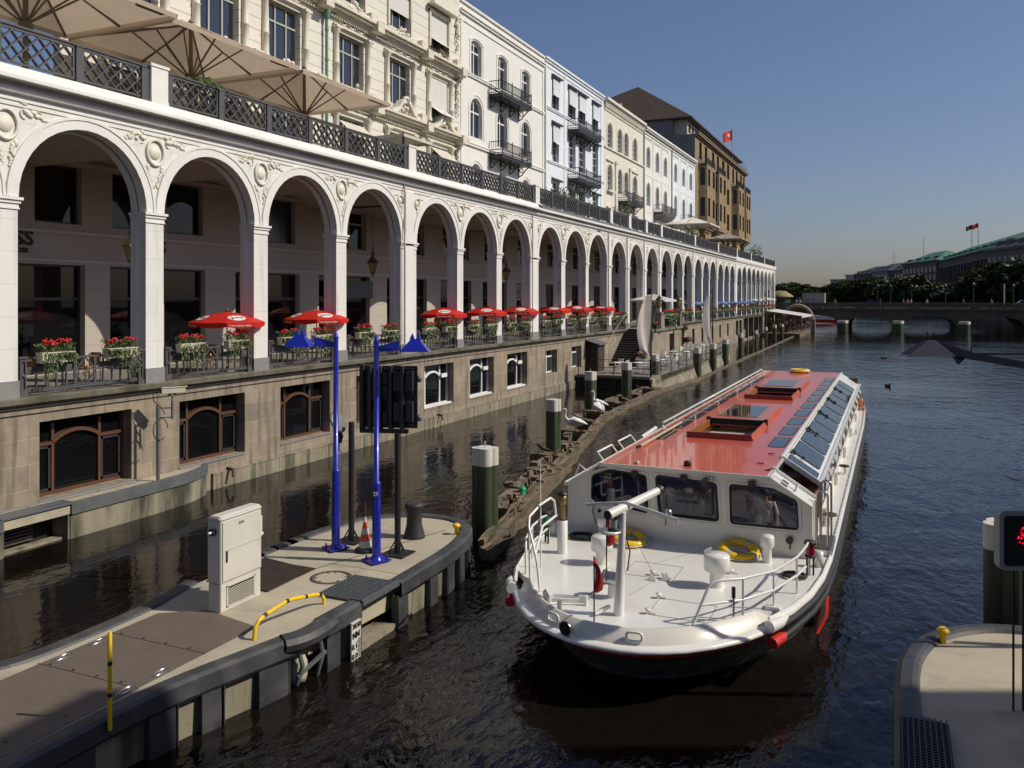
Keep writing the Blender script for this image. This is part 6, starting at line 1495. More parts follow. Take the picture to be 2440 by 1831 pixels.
g=thing('loudspeaker','grey disc-shaped loudspeaker on a bracket beside the signal post','loudspeaker',(-10.62,15.0,3.1))
q=MB(); q.lathe([(0,0),(.22,.02),(.25,.05),(.2,.08),(0,.09)],(0,0,0),18); me=q.mesh('disc',mat('speaker_grey',(.16,.16,.165),.5)); me.transform(Matrix.Translation((-10.72,14.95,3.28))@Matrix.Rotation(R(62),4,'Y')); obj('disc',me,g)
q=MB(); q.lathe([(.05,2.85),(.09,2.98),(.05,3.1)],(-10.68,15.0,0),8); q.build('driver',BLK,g); q=MB(); q.tube([(-10.68,15,2.86),(-10.68,15,2.7),(-10.62,15.02,2.62),(-10.62,15.02,2.42),(-10.42,15.04,2.36)],.018,6); q.build('bracket',FRW,g)
# traffic cone
cn=thing('traffic_cone','weathered orange and white striped traffic cone between the blue poles','traffic cone',(-9.73,14.55,ZI))
q=MB(); q.lathe([(.0,ZI),(.20,ZI),(.21,ZI+.05),(.17,ZI+.08),(.145,ZI+.09)],(-9.73,14.55,0),14); q.build('base',BRUB,cn)
zz=[.09,.22,.36,.47,.60,.70]
for i in range(5):
    r0=.135-.12*(zz[i]-.09)/.62; r1=.135-.12*(zz[i+1]-.09)/.62; MB().lathe([(r0,ZI+zz[i]),(r1,ZI+zz[i+1])],(-9.73,14.55,0),16).build('stripe',CONEW if i%2==0 else ORAN,cn)
MB().tube([(-9.73,14.55,ZI+.6),(-9.73,14.55,ZI+.98)],[.02,.014],6).build('top_stick',RUSTY,cn)
q=MB(); q.lathe([(.055,ZI),(.27,ZI)],(0,0,0),8) if False else None
bo=MB(); bo.lathe([(0,ZI),(.235,ZI),(.225,ZI+.05),(.165,ZI+.28),(.16,ZI+.45),(.19,ZI+.62),(.205,ZI+.66),(.20,ZI+.71),(.15,ZI+.74),(0,ZI+.745)],(-9.35,15.84,0),20)
o=bo.build('mooring_bollard',mat('bollard_black',(.035,.033,.032),.55,var=.3,vs=4,bump=.2)); tag(o,'black waisted mooring bollard on the island behind the signal posts','bollard')
def ybol(label,x,y):
    q=MB(); q.lathe([(0,ZI),(.045,ZI),(.045,ZI+.13),(.085,ZI+.17),(.09,ZI+.20),(.05,ZI+.235),(0,ZI+.24)],(x,y,0),12); o=q.build('small_bollard',YEL); tag(o,label,'bollard','small yellow mooring bollards')
ybol('small yellow mooring bollard at the right tip of the left island',-8.63,16.4); ybol('small yellow mooring bollard on the rim of the right island',.66,14.15)
# yellow hoop barrier and post
hp=thing('hoop_barrier','bent yellow and black striped hoop barrier on the island','barrier',(-8.69,10.9,ZI))
HP=[(-8.70,10.10,ZI),(-8.70,10.13,ZI+.13),(-8.70,10.20,ZI+.22),(-8.69,10.62,ZI+.44),(-8.69,10.82,ZI+.53),(-8.68,10.95,ZI+.55),(-8.68,11.60,ZI+.28),(-8.68,11.70,ZI+.22),(-8.68,11.75,ZI+.12),(-8.68,11.76,ZI)]
HP=[(-8.72,10.10,ZI),(-8.72,10.12,ZI+.17),(-8.71,10.20,ZI+.26),(-8.71,10.36,ZI+.30),(-8.70,10.80,ZI+.345),(-8.69,10.95,ZI+.34),(-8.69,11.55,ZI+.22),(-8.68,11.68,ZI+.18),(-8.68,11.75,ZI+.10),(-8.68,11.76,ZI)]
def resamp(P,step=.03):
    out=[Vector(P[0])]
    for a,b in zip(P,P[1:]):
        a=Vector(a); b=Vector(b); n=max(1,int((b-a).length/step)); out+= [a.lerp(b,i/n) for i in range(1,n+1)]
    return out
rs=resamp(HP); MB().tube(rs,.032,10).build('hoop',YEL,hp)
q=MB()
for f in (.2,.44,.68,.86): i=int(len(rs)*f); q.tube(rs[i:i+3],.034,10)
q.build('black_band',BLK,hp)
yp=thing('marker_post','upright yellow and black striped marker post at the island edge','post',(-8.62,7.44,ZI-.1))
q=MB(); q.tube([(-8.62,7.44,ZI-.1),(-8.62,7.44,ZI+1.06),(-8.62,7.44,ZI+1.09)],[.026,.026,.012],12); q.build('tube',YEL,yp)
q=MB(); 
for z in (.30,.68): q.cyl((-8.62,7.44,ZI+z),(-8.62,7.44,ZI+z+.05),.0275,.0275,12)
q.build('black_band',BLK,yp)

# ================================================================ RIGHT ISLAND, SIGNAL, PILE, LIGHT ARM
ir=thing('guide_island','concrete guide island with grey rubber rim at the right edge, half in shade','concrete island',(2,12,ZI))
inn_=[(.30,4),(.30,11.4),(.30,12.9),(.42,13.6),(.60,14.15),(.95,14.6),(1.35,14.9),(1.8,15.02),(2.6,15.05),(3.4,14.8),(4.0,14.2),(4.3,13.2),(4.35,4)]
MB().prism(inn_,.2,ZI).build('concrete_deck',CONC,ir)
q=MB(); sp_=smooth(inn_[::-1]); strip(sp_,[(-.02+.0,ZI-.01),(.02,ZI+.05),(.08,ZI+.07),(.22,ZI+.06),(.30,ZI-.01),(.31,ZI-.2),(.2,ZI-.28)],q); q.build('rubber_rim',RUBB,ir)
q=MB(); strip(sp_,[(.2,ZI-.2),(.16,-.6)],q); q.build('wall',CONCD,ir)
q=MB(); q.prism([(.06,8),(.60,8),(.58,11.30),(.08,11.46)],ZI+.075,ZI+.085)
for i in range(9): q.box(.08+i*.06,.095+i*.06,8,11.35,ZI+.086,ZI+.105)
for i in range(55): q.box(.06,.59,8+i*.06,8.015+i*.06,ZI+.087,ZI+.103)
q.build('grating',mat('dark_grating',(.05,.05,.052),.5,metal=.3),ir)
pile('green pile with a white cap behind the red signal at the right edge',1.72,16.6,.36,2.1,4,'piles near the right edge')
sg=thing('waterway_signal','waterway signal box with light grey border and a red light, cut by the right edge','signal',(1.55,12.2,ZI))
d_=Vector((math.cos(CAM_YAW),math.sin(CAM_YAW),0)); n_=Vector((d_.y,-d_.x,0)); Pq=Vector((1.17,12.0,0))
def sbx(q,u0,u1,v0,v1,z0,z1): q.add([tuple(Pq+d_*u+n_*v+Vector((0,0,z))) for z in (z0,z1) for u,v in ((u0,v0),(u1,v0),(u1,v1),(u0,v1))],[(0,3,2,1),(4,5,6,7),(0,1,5,4),(1,2,6,5),(2,3,7,6),(3,0,4,7)])
def rrect(u0,u1,z0,z1,r,v,n=5):
    pts=[]
    for cu,cz,a0 in ((u1-r,z1-r,0),(u0+r,z1-r,PI/2),(u0+r,z0+r,PI),(u1-r,z0+r,3*PI/2)):
        for i in range(n+1): a=a0+PI/2*i/n; p=Pq+d_*(cu+r*math.cos(a))+n_*v; pts.append((p.x,p.y,cz+r*math.sin(a)))
    return pts
q=MB(); q.extr(rrect(0,.75,2.57,3.30,.08,.02),tuple(-n_*.12)); q.build('border',mat('signal_border',(.36,.37,.34),.5,var=.1),sg)
q=MB(); q.extr(rrect(.055,.69,2.63,3.24,.04,.03),tuple(-n_*.02)); q.build('screen',BLK,sg)
q=MB(); ra=random.Random(2)
for i in range(60):
    a=ra.random()*2*PI; r=.15*math.sqrt(ra.random()); p=Pq+d_*(.37+r*math.cos(a))+n_*.033; q.lathe([(0,0),(.011,0)],(0,0,0),6) if False else q.sph((p.x,p.y,2.98+r*math.sin(a)),.011,5)
q.build('red_light',REDLED,sg)
q=MB()
for u in (.24,.36): p=Pq+d_*u-n_*.1; q.cyl((p.x,p.y,ZI),(p.x,p.y,2.6),.014,.014,6)
p=Pq+d_*.47-n_*.05; q.cyl((p.x,p.y,ZI),(p.x,p.y,4.3),.05,.05,10); q.build('post',BLK,sg)
# right street light with long arm
ra_=thing('street_light','blue street light arm, shade put into its colour, reaching in from the right edge','street light',(3.1,14.6,ZI))
zl=5.45
d_=Vector((.918,.396,0)); s_=Vector((-d_.y,d_.x,0)); c0=Vector((.42,13.35,5.09))
q=MB(); b=[c0-d_*.34-s_*.15,c0+d_*.34-s_*.15,c0+d_*.34+s_*.15,c0-d_*.34+s_*.15]; u=[c0+d_*.0-s_*.05,c0+d_*.11-s_*.05,c0+d_*.11+s_*.05,c0+d_*.0+s_*.05]; u=[v+Vector((0,0,.22)) for v in u]
q.add(b+u,[(0,1,5,4),(1,2,6,5),(2,3,7,6),(3,0,4,7),(4,5,6,7)]); 
for k in (.01,.10): q.bar(c0+d_*k+Vector((0,0,.2)),c0+d_*k+Vector((0,0,.34)),.012)
q.build('lamp_hood',BLUE_SHADED,ra_); MB().face([v+Vector((0,0,.012)) for v in b]).build('diffuser',mat('lamp_diffuser',(.6,.6,.58),.3),ra_,recalc=False)
q=MB(); a=c0+d_*.12+Vector((0,0,.15)); e=c0+d_*.62+Vector((0,0,.0)); g_=c0+d_*6-Vector((0,0,.95))
q.bar(a,e,.07,.11); q.bar(e,g_,.07,.10); q.bar(e+Vector((0,0,.03)),c0+d_*6,.03,.03); q.extr([c0+d_*.36-s_*.03+Vector((0,0,.0)),c0+d_*.44-s_*.03-Vector((0,0,.12)),c0+d_*.56-s_*.03+Vector((0,0,.01))],s_*.06); q.bar(e-Vector((0,0,0)),e+Vector((0,0,.12)),.015); q.build('arm',BLUE_SHADED,ra_)
p=c0+d_*6; MB().cyl((p.x,p.y,.8),(p.x,p.y,5.4),.09,.06,12).build('pole',BLUE_SHADED,ra_)

# ================================================================ THE BOAT
XC=-3.85
bt_=thing('passenger_boat','white canal passenger boat with a red roof, open roof hatches and a rounded bow','boat',(XC,27,0))
Dk=[(0,11.80),(.28,11.81),(.55,11.87),(.85,12.0),(1.15,12.18),(1.5,12.50),(1.85,12.93),(2.15,13.47),(2.42,14.15),(2.62,15.0),(2.74,16.0),(2.79,17.2),(2.80,19),(2.80,36),(2.74,39.5),(2.62,42.4)]
Wl=[(0,12.93),(.15,12.93),(.34,12.97),(.60,13.08),(.85,13.25),(1.15,13.52),(1.45,13.88),(1.75,14.35),(2.02,14.95),(2.28,15.75),(2.46,16.7),(2.60,17.9),(2.68,19.6),(2.70,36),(2.62,39.5),(2.45,42.2)]
NS=len(Dk)
def hullpt(i,t,off=0):
    a=Vector(Wl[i]); b=Vector(Dk[i]); t2=t; p=a.lerp(b,t2)
    if off:
        j0,j1=max(i-1,0),min(i+1,NS-1); d=(Vector(Dk[j1])-Vector(Dk[j0])).normalized(); n=Vector((d.y,-d.x))
        if i==0: n=Vector((0,-1))
        p=p+n*off
    return p
def hullstrip(q,levels,i0=0,i1=NS,sides=(1,-1),sm=True):
    for s in sides:
        vs=[]; k=len(levels)
        for i in range(i0,i1):
            for (t,z,off) in levels: p=hullpt(i,t,off); vs.append((XC+s*p.x,p.y,z+shear(p.y)))
        q.add(vs,[(a*k+b,(a+1)*k+b,(a+1)*k+b+1,a*k+b+1) for a in range(i1-i0-1) for b in range(k-1)],sm)
def shear(y): return 0
def zs(t): return 0
q=MB(); hullstrip(q,[(-.0,-.5,-.15),(0.0,0,0),(.22,.25,0),(.43,.46,0),(.62,.60,0)]); q.add([(XC-2.45,42.2,-.5),(XC+2.45,42.2,-.5),(XC+2.58,42.35,.6),(XC-2.58,42.35,.6)],[(0,1,2,3)]); q.build('hull_bottom',HULLD,bt_)
q=MB(); hullstrip(q,[(.62,.60,.0),(.64,.60,.025),(.86,.765,.02),(.86,.77,-.01)],0,8)
for s in (1,-1): q.tube([(XC+s*2.17,13.42,.68),(XC+s*2.27,13.65,.70),(XC+s*2.33,13.85,.70)],[.09,.09,.03],8)
for s in (1,-1): q.extr([(XC+s*2.62,15.6,.12),(XC+s*2.75,15.9,.34),(XC+s*2.70,17.0,.34),(XC+s*2.5,16.9,.05)],(s*.05,0,0))
q.build('red_stripe',BOATR,bt_)
q=MB(); hullstrip(q,[(.62,.60,0),(.84,.765,0),(.97,.80,.0),(1,.835,.0),(1,.87,-.03),(1,.885,-.10),(1,.885,-.18)],0,8)
hullstrip(q,[(.62,.60,0),(.84,.765,0),(1,.90,0),(1,1.01,0),(1,1.02,-.08)],7,NS); q.add([(XC-2.58,42.38,.6),(XC+2.58,42.38,.6),(XC+2.62,42.42,1.0),(XC-2.62,42.42,1.0)],[(0,1,2,3)])
for s in (1,-1): q.tube([(XC+s*2.13,13.40,.93),(XC+s*2.26,13.62,.95),(XC+s*2.34,13.85,.96)],[.10,.09,.03],8)
q.build('topsides',BOATW,bt_)
q=MB()
for s in (1,-1):
    for z in (.88,.69):
        pts=[]
        for i in range(8,NS): p=hullpt(i,1 if z>.8 else .97); pts.append((XC+s*(p.x+.01),p.y,z))
        q.tube([(XC+s*2.28,13.68,z)]+pts,[.05]+[.06]*(len(pts)),6)
q.build('rubbing_strake',BRUB,bt_)
# bulwark and deck
q=MB(); iB=8; lv=[(1,.885,-.15),(1,.90,-.16),(1,1.075,-.29),(1,1.085,-.32),(1,.99,-.33)]
hullstrip(q,lv,0,iB)
for s in (1,-1):
    p=hullpt(7,1,-.15); p2=hullpt(7,1,-.29); e=Vector((.12,.3)); q.add([(XC+s*p.x,p.y,.885),(XC+s*(p.x+.12),p.y+.38,.9),(XC+s*(p.x+.10),p.y+.36,.99),(XC+s*(p2.x+.04),p.y+.16,1.04),(XC+s*p2.x,p2.y,1.075)],[(0,1,2,3,4)])
q.build('bulwark',BOATC,bt_)
q=MB(); pr_=[hullpt(i,1,-.31) for i in range(0,8)]+[hullpt(i,1,-.06) for i in range(8,NS)]
poly=[(XC+p.x,p.y) for p in pr_]+[(XC-p.x,p.y) for p in pr_[::-1][:-1]]
q.prism(poly,.9,1.0); q.build('deck',BOATW,bt_)
q=MB()
for s in (1,-1):
    pts=[]
    for i in range(7,NS): p=hullpt(i,1,-.04); pts.append((XC+s*p.x,p.y,1.03))
    q.tube(pts,.022,5)
    for i in range(40): q.sph((XC+s*2.71,17.6+i*.6,1.03),.016,5)
q.build('toe_rail',BOATW,bt_)
# deck hatches, lines, fittings
q=MB()
for (a,b,c,d) in ((.36,1.28,12.97,13.75),(-.55,.35,14.7,15.5)):
    q.box(XC+a,XC+b,c,c+.012,1.0,1.006); q.box(XC+a,XC+b,d,d+.012,1.0,1.006); q.box(XC+a,XC+a+.012,c,d,1.0,1.006); q.box(XC+b,XC+b+.012,c,d,1.0,1.006)
q.box(XC+2.0,XC+2.006,14,17,1.0,1.004); q.bar((XC-.2,15.5,1.003),(XC+.5,16.8,1.003),.01,.004); q.build('deck_joint',mat('joint_grey',(.35,.33,.30),.7),bt_)
q=MB()
for (x,y) in ((.34,13.75),(.36,13.0),(-.05,14.85),(.18,14.75),(-.8,14.6),(1.2,15.5)):
    q.lathe([(0,1.0),(.035,1.0),(.035,1.05),(.05,1.06),(.05,1.08),(0,1.085)],(XC+x,y,0),8); q.bar((XC+x,y,1.03),(XC+x+.13,y,1.02),.025,.02)
for (x,y) in ((.0,14.5),(.22,14.6)): q.extr([(XC+x-.08,y,1.0),(XC+x+.08,y,1.0),(XC+x,y+.12,1.12)],(.02,.0,0))
q.build('cleat',BOATW,bt_)
# mushroom vents
def vent(x,y,r,h,r2,h0):
    q=MB(); q.lathe([(r2*1.15,1.0),(r2,1.03),(r2,1.0+h0),(r,1.0+h0+.04),(r,1.0+h-.03),(r-.02,1.0+h),(0,1.0+h+.012)],(XC+x,y,0),24); return q.build('vent',BOATW,bt_)
vent(-1.07,15.1,.20,.52,.11,.22); v=vent(1.10,14.72,.22,.55,.12,.24); vent(1.70,16.45,.13,.50,.085,.26); vent(-1.55,16.6,.11,.45,.07,.25)
MB().bar((XC+.88,14.75,1.55),(XC+1.0,14.8,1.62),.09,.02).build('flap',BOATW,v)
# exhaust stack and aerial
s_=MB().lathe([(.10,1.0),(.10,1.62),(.085,1.63)],(XC-1.98,15.45,0),14).build('stack',BOATW,bt_)
q=MB(); q.lathe([(.06,1.6),(.06,1.92),(.085,1.93),(.085,2.1),(.06,2.11)],(XC-1.98,15.45,0),14); q.build('stack_pipe',BRASS,s_); MB().lathe([(.11,2.13),(.10,2.16),(.0,2.2)],(XC-1.98,15.45,0),12).build('stack_cap',BLK,s_)
MB().tube([(XC-2.02,14.45,1.0),(XC-2.03,14.45,2.95)],[.016,.006],6).build('aerial',BOATW,bt_)
# mast
ms=thing_=None
M_=MB().tube([(XC-.04,12.78,1.0),(XC+.02,12.76,2.35),(XC+.03,12.76,2.6)],[.085,.055,.05],14).build('mast',BOATW,bt_)
q=MB(); q.tube([(XC-.12,12.5,2.60),(XC+.38,13.55,2.80)],[.075,.06],14); q.build('horn',BOATW,M_); q=MB(); q.cyl((XC-.125,12.49,2.60),(XC-.13,12.475,2.60),.068,.068,14); q.cyl((XC+.38,13.55,2.80),(XC+.41,13.62,2.815),.075,.075,12); q.build('horn_mouth',BLK,M_)
q=MB(); q.lathe([(0,2.26),(.17,2.28),(.18,2.31),(0,2.31)],(XC-.16,12.70,0),18); q.build('lamp_platform',BOATW,M_)
q=MB(); q.lathe([(.0,2.31),(.10,2.32),(.10,2.35),(.06,2.36)],(XC-.10,12.72,0),12); q.lathe([(.06,2.50),(.095,2.51),(.09,2.55),(.0,2.57)],(XC-.10,12.72,0),12); q.build('lamp_housing',BLK,M_); MB().lathe([(.07,2.36),(.07,2.50)],(XC-.10,12.72,0),12).build('lamp_lens',mat('clear_lens',(.5,.48,.42),.15,metal=.4),M_)
q=MB(); q.bar((XC-.62,12.9,2.62),(XC+.05,12.8,2.74),.03,.045); q.bar((XC+.05,12.8,2.74),(XC+.80,13.10,2.48),.035,.05); q.bar((XC+.80,13.10,2.48),(XC+.81,13.10,2.40),.02); q.build('cross_arm',BOATW,M_); q=MB(); q.lathe([(.05,2.50),(.055,2.56),(.05,2.62),(0,2.63)],(XC+.66,13.1,0),10); q.build('arm_lamp',STEEL,M_)
q=MB(); q.tube([(XC+.05,12.78,2.3),(XC+.14,12.78,2.0),(XC+.10,12.78,1.7)],.012,5); q.tube([(XC+.03,12.8,2.5),(XC+.25,13.8,1.35),(XC+.15,14.6,1.08)],.004,4); q.build('mast_cable',ROPE,M_)
# windlass, chain, anchor gear
q=MB(); q.cyl((XC-.36,13.5,1.0),(XC-.36,13.5,1.24),.09,.08,12); q.build('windlass_post',BOATW,bt_); q=MB(); q.cyl((XC-.50,13.5,1.30),(XC-.22,13.5,1.30),.11,.11,14); q.cyl((XC-.52,13.5,1.30),(XC-.49,13.5,1.30),.13,.13,14); q.cyl((XC-.23,13.5,1.30),(XC-.20,13.5,1.30),.13,.13,14); q.build('windlass',STEEL,bt_)
q=MB(); 
for i in range(22):
    t=i/21; p=Vector((XC-.50-.35*t,13.45-.4*t,1.26-.16*t-.1*math.sin(PI*t))); a=Vector((-.66,-.75,-.2)).normalized()*.028; q.tube([p-a,p+Vector((0,0,.014 if i%2 else 0))+(Vector((0,0,0)) if i%2 else Vector((.012,-.012,0))),p+a,p-Vector((0,0,.014 if i%2 else 0))-(Vector((0,0,0)) if i%2 else Vector((.012,-.012,0)))],.006,4,True)
q.build('chain',mat('chain_iron',(.10,.09,.085),.5,metal=.5),bt_)
q=MB(); q.extr([(XC-1.38,12.95,1.0),(XC-1.2,12.75,1.0),(XC-1.18,12.75,1.14),(XC-1.30,12.88,1.20),(XC-1.38,12.95,1.12)],(.02,.02,0)); q.bar((XC-1.15,12.75,1.08),(XC-.62,12.98,1.06),.03,.06); q.bar((XC-1.2,12.95,1.08),(XC-.64,13.15,1.06),.03,.06); q.bar((XC-.64,12.95,1.0),(XC-.64,12.95,1.15),.05); q.bar((XC-.95,12.6,1.0),(XC-.95,12.6,1.14),.06); q.bar((XC-.35,12.55,1.05),(XC-.18,12.75,1.12),.05,.05); q.build('anchor_gear',BOATW,bt_)
# bow fittings: searchlight, fairleads
q=MB(); q.lathe([(.0,-.06),(.09,-.05),(.115,0),(.11,.02)],(0,0,0),18,'Y'); me=q.mesh('searchlight',STEEL); me.transform(Matrix.Translation((XC-.60,11.93,1.0))@Matrix.Rotation(R(-18),4,'Z')@Matrix.Rotation(R(180),4,'Z')); sl1=obj('searchlight',me,bt_)
q=MB(); q.lathe([(0,.0),(.10,.0)],(0,0,0),18,'Y'); me=q.mesh('lens',mat('dark_lens',(.08,.09,.08),.08,metal=.6)); me.transform(Matrix.Translation((XC-.605,11.915,1.0))@Matrix.Rotation(R(-18),4,'Z')@Matrix.Rotation(R(180),4,'Z')); obj('lens',me,sl1)
q=MB(); q.tube([(XC-.48+.07*math.cos(t),11.93,.94+.07*math.sin(t)) for t in [k*.7 for k in range(9)]],.01,5,True); q.bar((XC-.6,11.97,.86),(XC-.6,11.97,.95),.03); q.build('searchlight_bracket',BOATW,bt_)
def fair(cx,cy,ang):
    q=MB(); e=Vector((math.cos(ang),math.sin(ang),0)); pts=[]
    for i in range(20):
        a=2*PI*i/20; c,s=math.cos(a),math.sin(a); k=abs(c)**.6*(1 if c>0 else -1); l=abs(s)**.6*(1 if s>0 else -1); pts.append(Vector((cx,cy,1.0))+e*.115*k+Vector((0,0,.065*l)))
    q.tube(pts,.022,7,True); return q.build('fairlead',BOATW,bt_)
fair(XC+.42,12.03,.12); fair(XC-.93,12.26,-.42); 
# guard rails at the bow
def rail(name,paths,posts,r=.022):
    q=MB()
    for p in paths: q.tube([(XC+x,y,z) for x,y,z in p],r,8)
    for a,b in posts: q.tube([(XC+a[0],a[1],a[2]),(XC+b[0],b[1],b[2])],r*.85,7)
    return q.build(name,BOATW,bt_)
rail('guard_rail',[[(1.10,12.78,1.0),(1.30,12.95,1.55),(1.36,13.0,1.62),(1.45,13.07,1.64),(1.75,13.38,1.62),(2.12,14.0,1.60),(2.38,14.9,1.60),(2.46,15.6,1.60),(2.47,15.9,1.60),(2.48,15.98,1.56),(2.48,16.0,1.0)],[(1.22,12.88,1.30),(1.75,13.36,1.30),(2.12,14.0,1.30),(2.38,14.9,1.30),(2.47,15.45,1.30)]],[((1.75,13.36,1),(1.75,13.36,1.62)),((2.12,14.0,1),(2.12,14.0,1.6)),((2.38,14.9,1),(2.38,14.9,1.6))])
rail('guard_rail',[[(-1.55,13.25,1.0),(-1.62,13.3,1.45),(-1.75,13.45,1.68),(-1.9,13.6,1.95),(-1.95,13.75,2.1),(-1.9,14.0,2.2)],[(-1.9,14.05,2.22),(-1.85,14.5,2.27),(-1.82,14.6,2.2),(-1.8,14.65,1.9)],[(-1.7,13.4,1.55),(-1.85,14.1,1.85),(-1.8,14.62,1.92)]],[((-1.85,13.55,1),(-1.9,13.6,1.95))])
rail('guard_rail',[[(-2.48,16.0,1.0),(-2.48,15.98,1.56),(-2.46,15.6,1.60),(-2.38,14.9,1.60),(-2.15,14.05,1.60),(-2.12,14.0,1.0)],[(-2.47,15.9,1.3),(-2.38,14.9,1.3),(-2.13,14.05,1.3)]],[((-2.38,14.9,1),(-2.38,14.9,1.6))])
q=MB(); q.tube([(XC+1.63,13.22,1.02),(XC+1.63,13.22,1.36)],.018,7); q.build('lever',STEEL,bt_); MB().tube([(XC+1.63,13.22,1.36),(XC+1.63,13.22,1.52)],.03,8).build('lever_grip',BLK,bt_)
q=MB(); q.box(XC+2.0,XC+2.22,13.9,14.1,1.0,1.06); q.build('deck_box',BOATW,bt_,bevel=.008)
# side lights, bollards
for s in (1,-1):
    L=MB(); L.lathe([(.09,1.33),(.1,1.36),(.06,1.37)],(XC+s*2.5,15.95,0),10); L.lathe([(.06,1.55),(.11,1.56),(.09,1.62),(0,1.63)],(XC+s*2.5,15.95,0),10); L.bar((XC+s*2.45,15.9,1.0),(XC+s*2.45,15.9,1.35),.03); L.bar((XC+s*2.55,16.0,1.0),(XC+s*2.55,16.0,1.35),.03); o=L.build('side_light',BRUB,bt_)
    MB().lathe([(.075,1.37),(.075,1.55)],(XC+s*2.5,15.95,0),10).build('lens',mat('red_lens',(.25,.005,.02),.2) if s>0 else mat('green_lens',(.02,.2,.08),.2),o)
    MB().lathe([(0,1.0),(.08,1.0),(.08,1.28),(0,1.28)],(XC+s*2.60,16.55,0),12).build('bitt',BOATC,bt_)
# flags on staffs
def bflag(x,y,z0,z1,m_,lab):
    f=thing('bow_pennant',lab,'flag',(XC+x,y,z0),'small red flags on the bow'); MB().tube([(XC+x,y,z0),(XC+x,y,z1)],.012,6).build('staff',mat('dark_staff',(.08,.04,.03),.5),f)
    q=MB(); n=8; vs=[]
    for i in range(n+1):
        t=i/n; wd=[.02,.09,.11,.12,.13,.135,.13,.12,.04][i]
        for j in range(4): u=j/3; vs.append((XC+x+wd*u,y+.05*math.sin(u*5+t*3),z1-.02-.50*t-.05*u))
    q.add(vs,[(i*4+j,i*4+j+1,(i+1)*4+j+1,(i+1)*4+j) for i in range(n) for j in range(3)],True); q.build('cloth',FLR,f,recalc=False)
bflag(-.29,12.33,1.0,2.0,FLR,'small furled red flag on a thin staff at the very bow'); bflag(-.42,13.35,1.3,2.42,FLR,'small red flag hanging beside the mast lamp')
# ---- cabin
Y0=16.95; Y1=41.6; 
q=MB(); g=.62   # lower sides and rear
for s in (1,-1):
    q.face([(XC+s*2.42,Y0,1.0),(XC+s*2.42,Y1,1.0),(XC+s*2.42,Y1,1.35),(XC+s*2.42,Y0,1.35)])
    q.face([(XC+s*2.42,Y0,1.35),(XC+s*2.42,17.62,1.35),(XC+s*2.42,17.62,2.0),(XC+s*2.42,Y0,2.0)])
    q.face([(XC+s*2.42,19.0,1.93),(XC+s*2.42,Y1,1.93),(XC+s*2.42,Y1,2.0),(XC+s*2.42,19.0,2.0)])
    y=19.0
    while y<Y1:
        q.box(XC+s*2.40,XC+s*2.44,y-.05,y+.05,1.35,1.95); y+=1.87
q.face([(XC-2.42,Y1,1.0),(XC+2.42,Y1,1.0),(XC+2.42,Y1,2.0),(XC+1.64,Y1,2.5),(XC-1.64,Y1,2.5),(XC-2.42,Y1,2.0)])
q.build('cabin_side',BOATW,bt_)
q=MB()
for s in (1,-1):
    y=19.0 if s>0 else 17.3
    while y<Y1-1.9: q.face([(XC+s*2.41,y+.04,1.36),(XC+s*2.41,y+1.83,1.36),(XC+s*2.41,y+1.83,1.93),(XC+s*2.41,y+.04,1.93)]); y+=1.87
    if s<0: q.face([(XC-2.41,17.3,1.36),(XC-2.41,19.0,1.36),(XC-2.41,19.0,1.93),(XC-2.41,17.3,1.93)])
q.each('side_window',GLS,bt_)
q=MB()
for i in range(12): y=19.2+1.87*i; q.bar((XC+2.46,y,1.95),(XC+2.52,y+.25,1.80),.05,.12) if i else None
for i in range(5): q.box(XC+2.43,XC+2.50,19.8+4.2*i,20.0+4.2*i,1.02,1.3)
q.build('window_stay',BOATC,bt_)
# front wall with three windows
from mathutils.geometry import tessellate_polygon
def rpoly(pts,r=.07,n=4):
    out=[]; m=len(pts)
    for i in range(m):
        p=Vector(pts[i]); a=(Vector(pts[i-1])-p).normalized(); b=(Vector(pts[(i+1)%m])-p).normalized()
        for k in range(n+1):
            t=k/n; out.append(p+a*r*(1-t)**2+b*r*t*t)
    return out
WN=[[( -1.90,1.72),(-.70,1.55),(-.74,2.30),(-1.50,2.36),(-1.88,2.22)],[(-.46,1.55),(.71,1.54),(.66,2.26),(-.53,2.32)],[(.95,1.52),(2.20,1.53),(2.17,2.07),(1.72,2.26),(.93,2.27)]]
outer=[(-2.42,1.0),(2.42,1.0),(2.42,2.0),(1.66,2.5),(-1.66,2.5),(-2.42,2.0)]
def holed(outer,holes,y,q):
    loops=[[Vector((a,b,0)) for a,b in outer]]+[[Vector((p.x,p.y,0)) for p in h] for h in holes]
    flat=[v for l in loops for v in l]; tri=tessellate_polygon(loops)
    q.add([(XC+v.x,y,v.y) for v in flat],[tuple(t) for t in tri])
hs=[rpoly(w_) for w_ in WN]
q=MB(); holed(outer,hs,Y0,q)
for h in hs:
    n=len(h)
    for i in range(n): a=h[i]; b=h[(i+1)%n]; q.face([(XC+a.x,Y0,a.y),(XC+b.x,Y0,b.y),(XC+b.x,Y0+.05,b.y),(XC+a.x,Y0+.05,a.y)])
q.box(XC+2.385,XC+2.45,Y0-.01,Y0+.66,1.0,1.97)
q.build('front_wall',BOATC,bt_)
GLB=mat('windscreen_glass',(.010,.016,.045),.03,var=.2,vs=2,ior=1.9,alpha=.62)
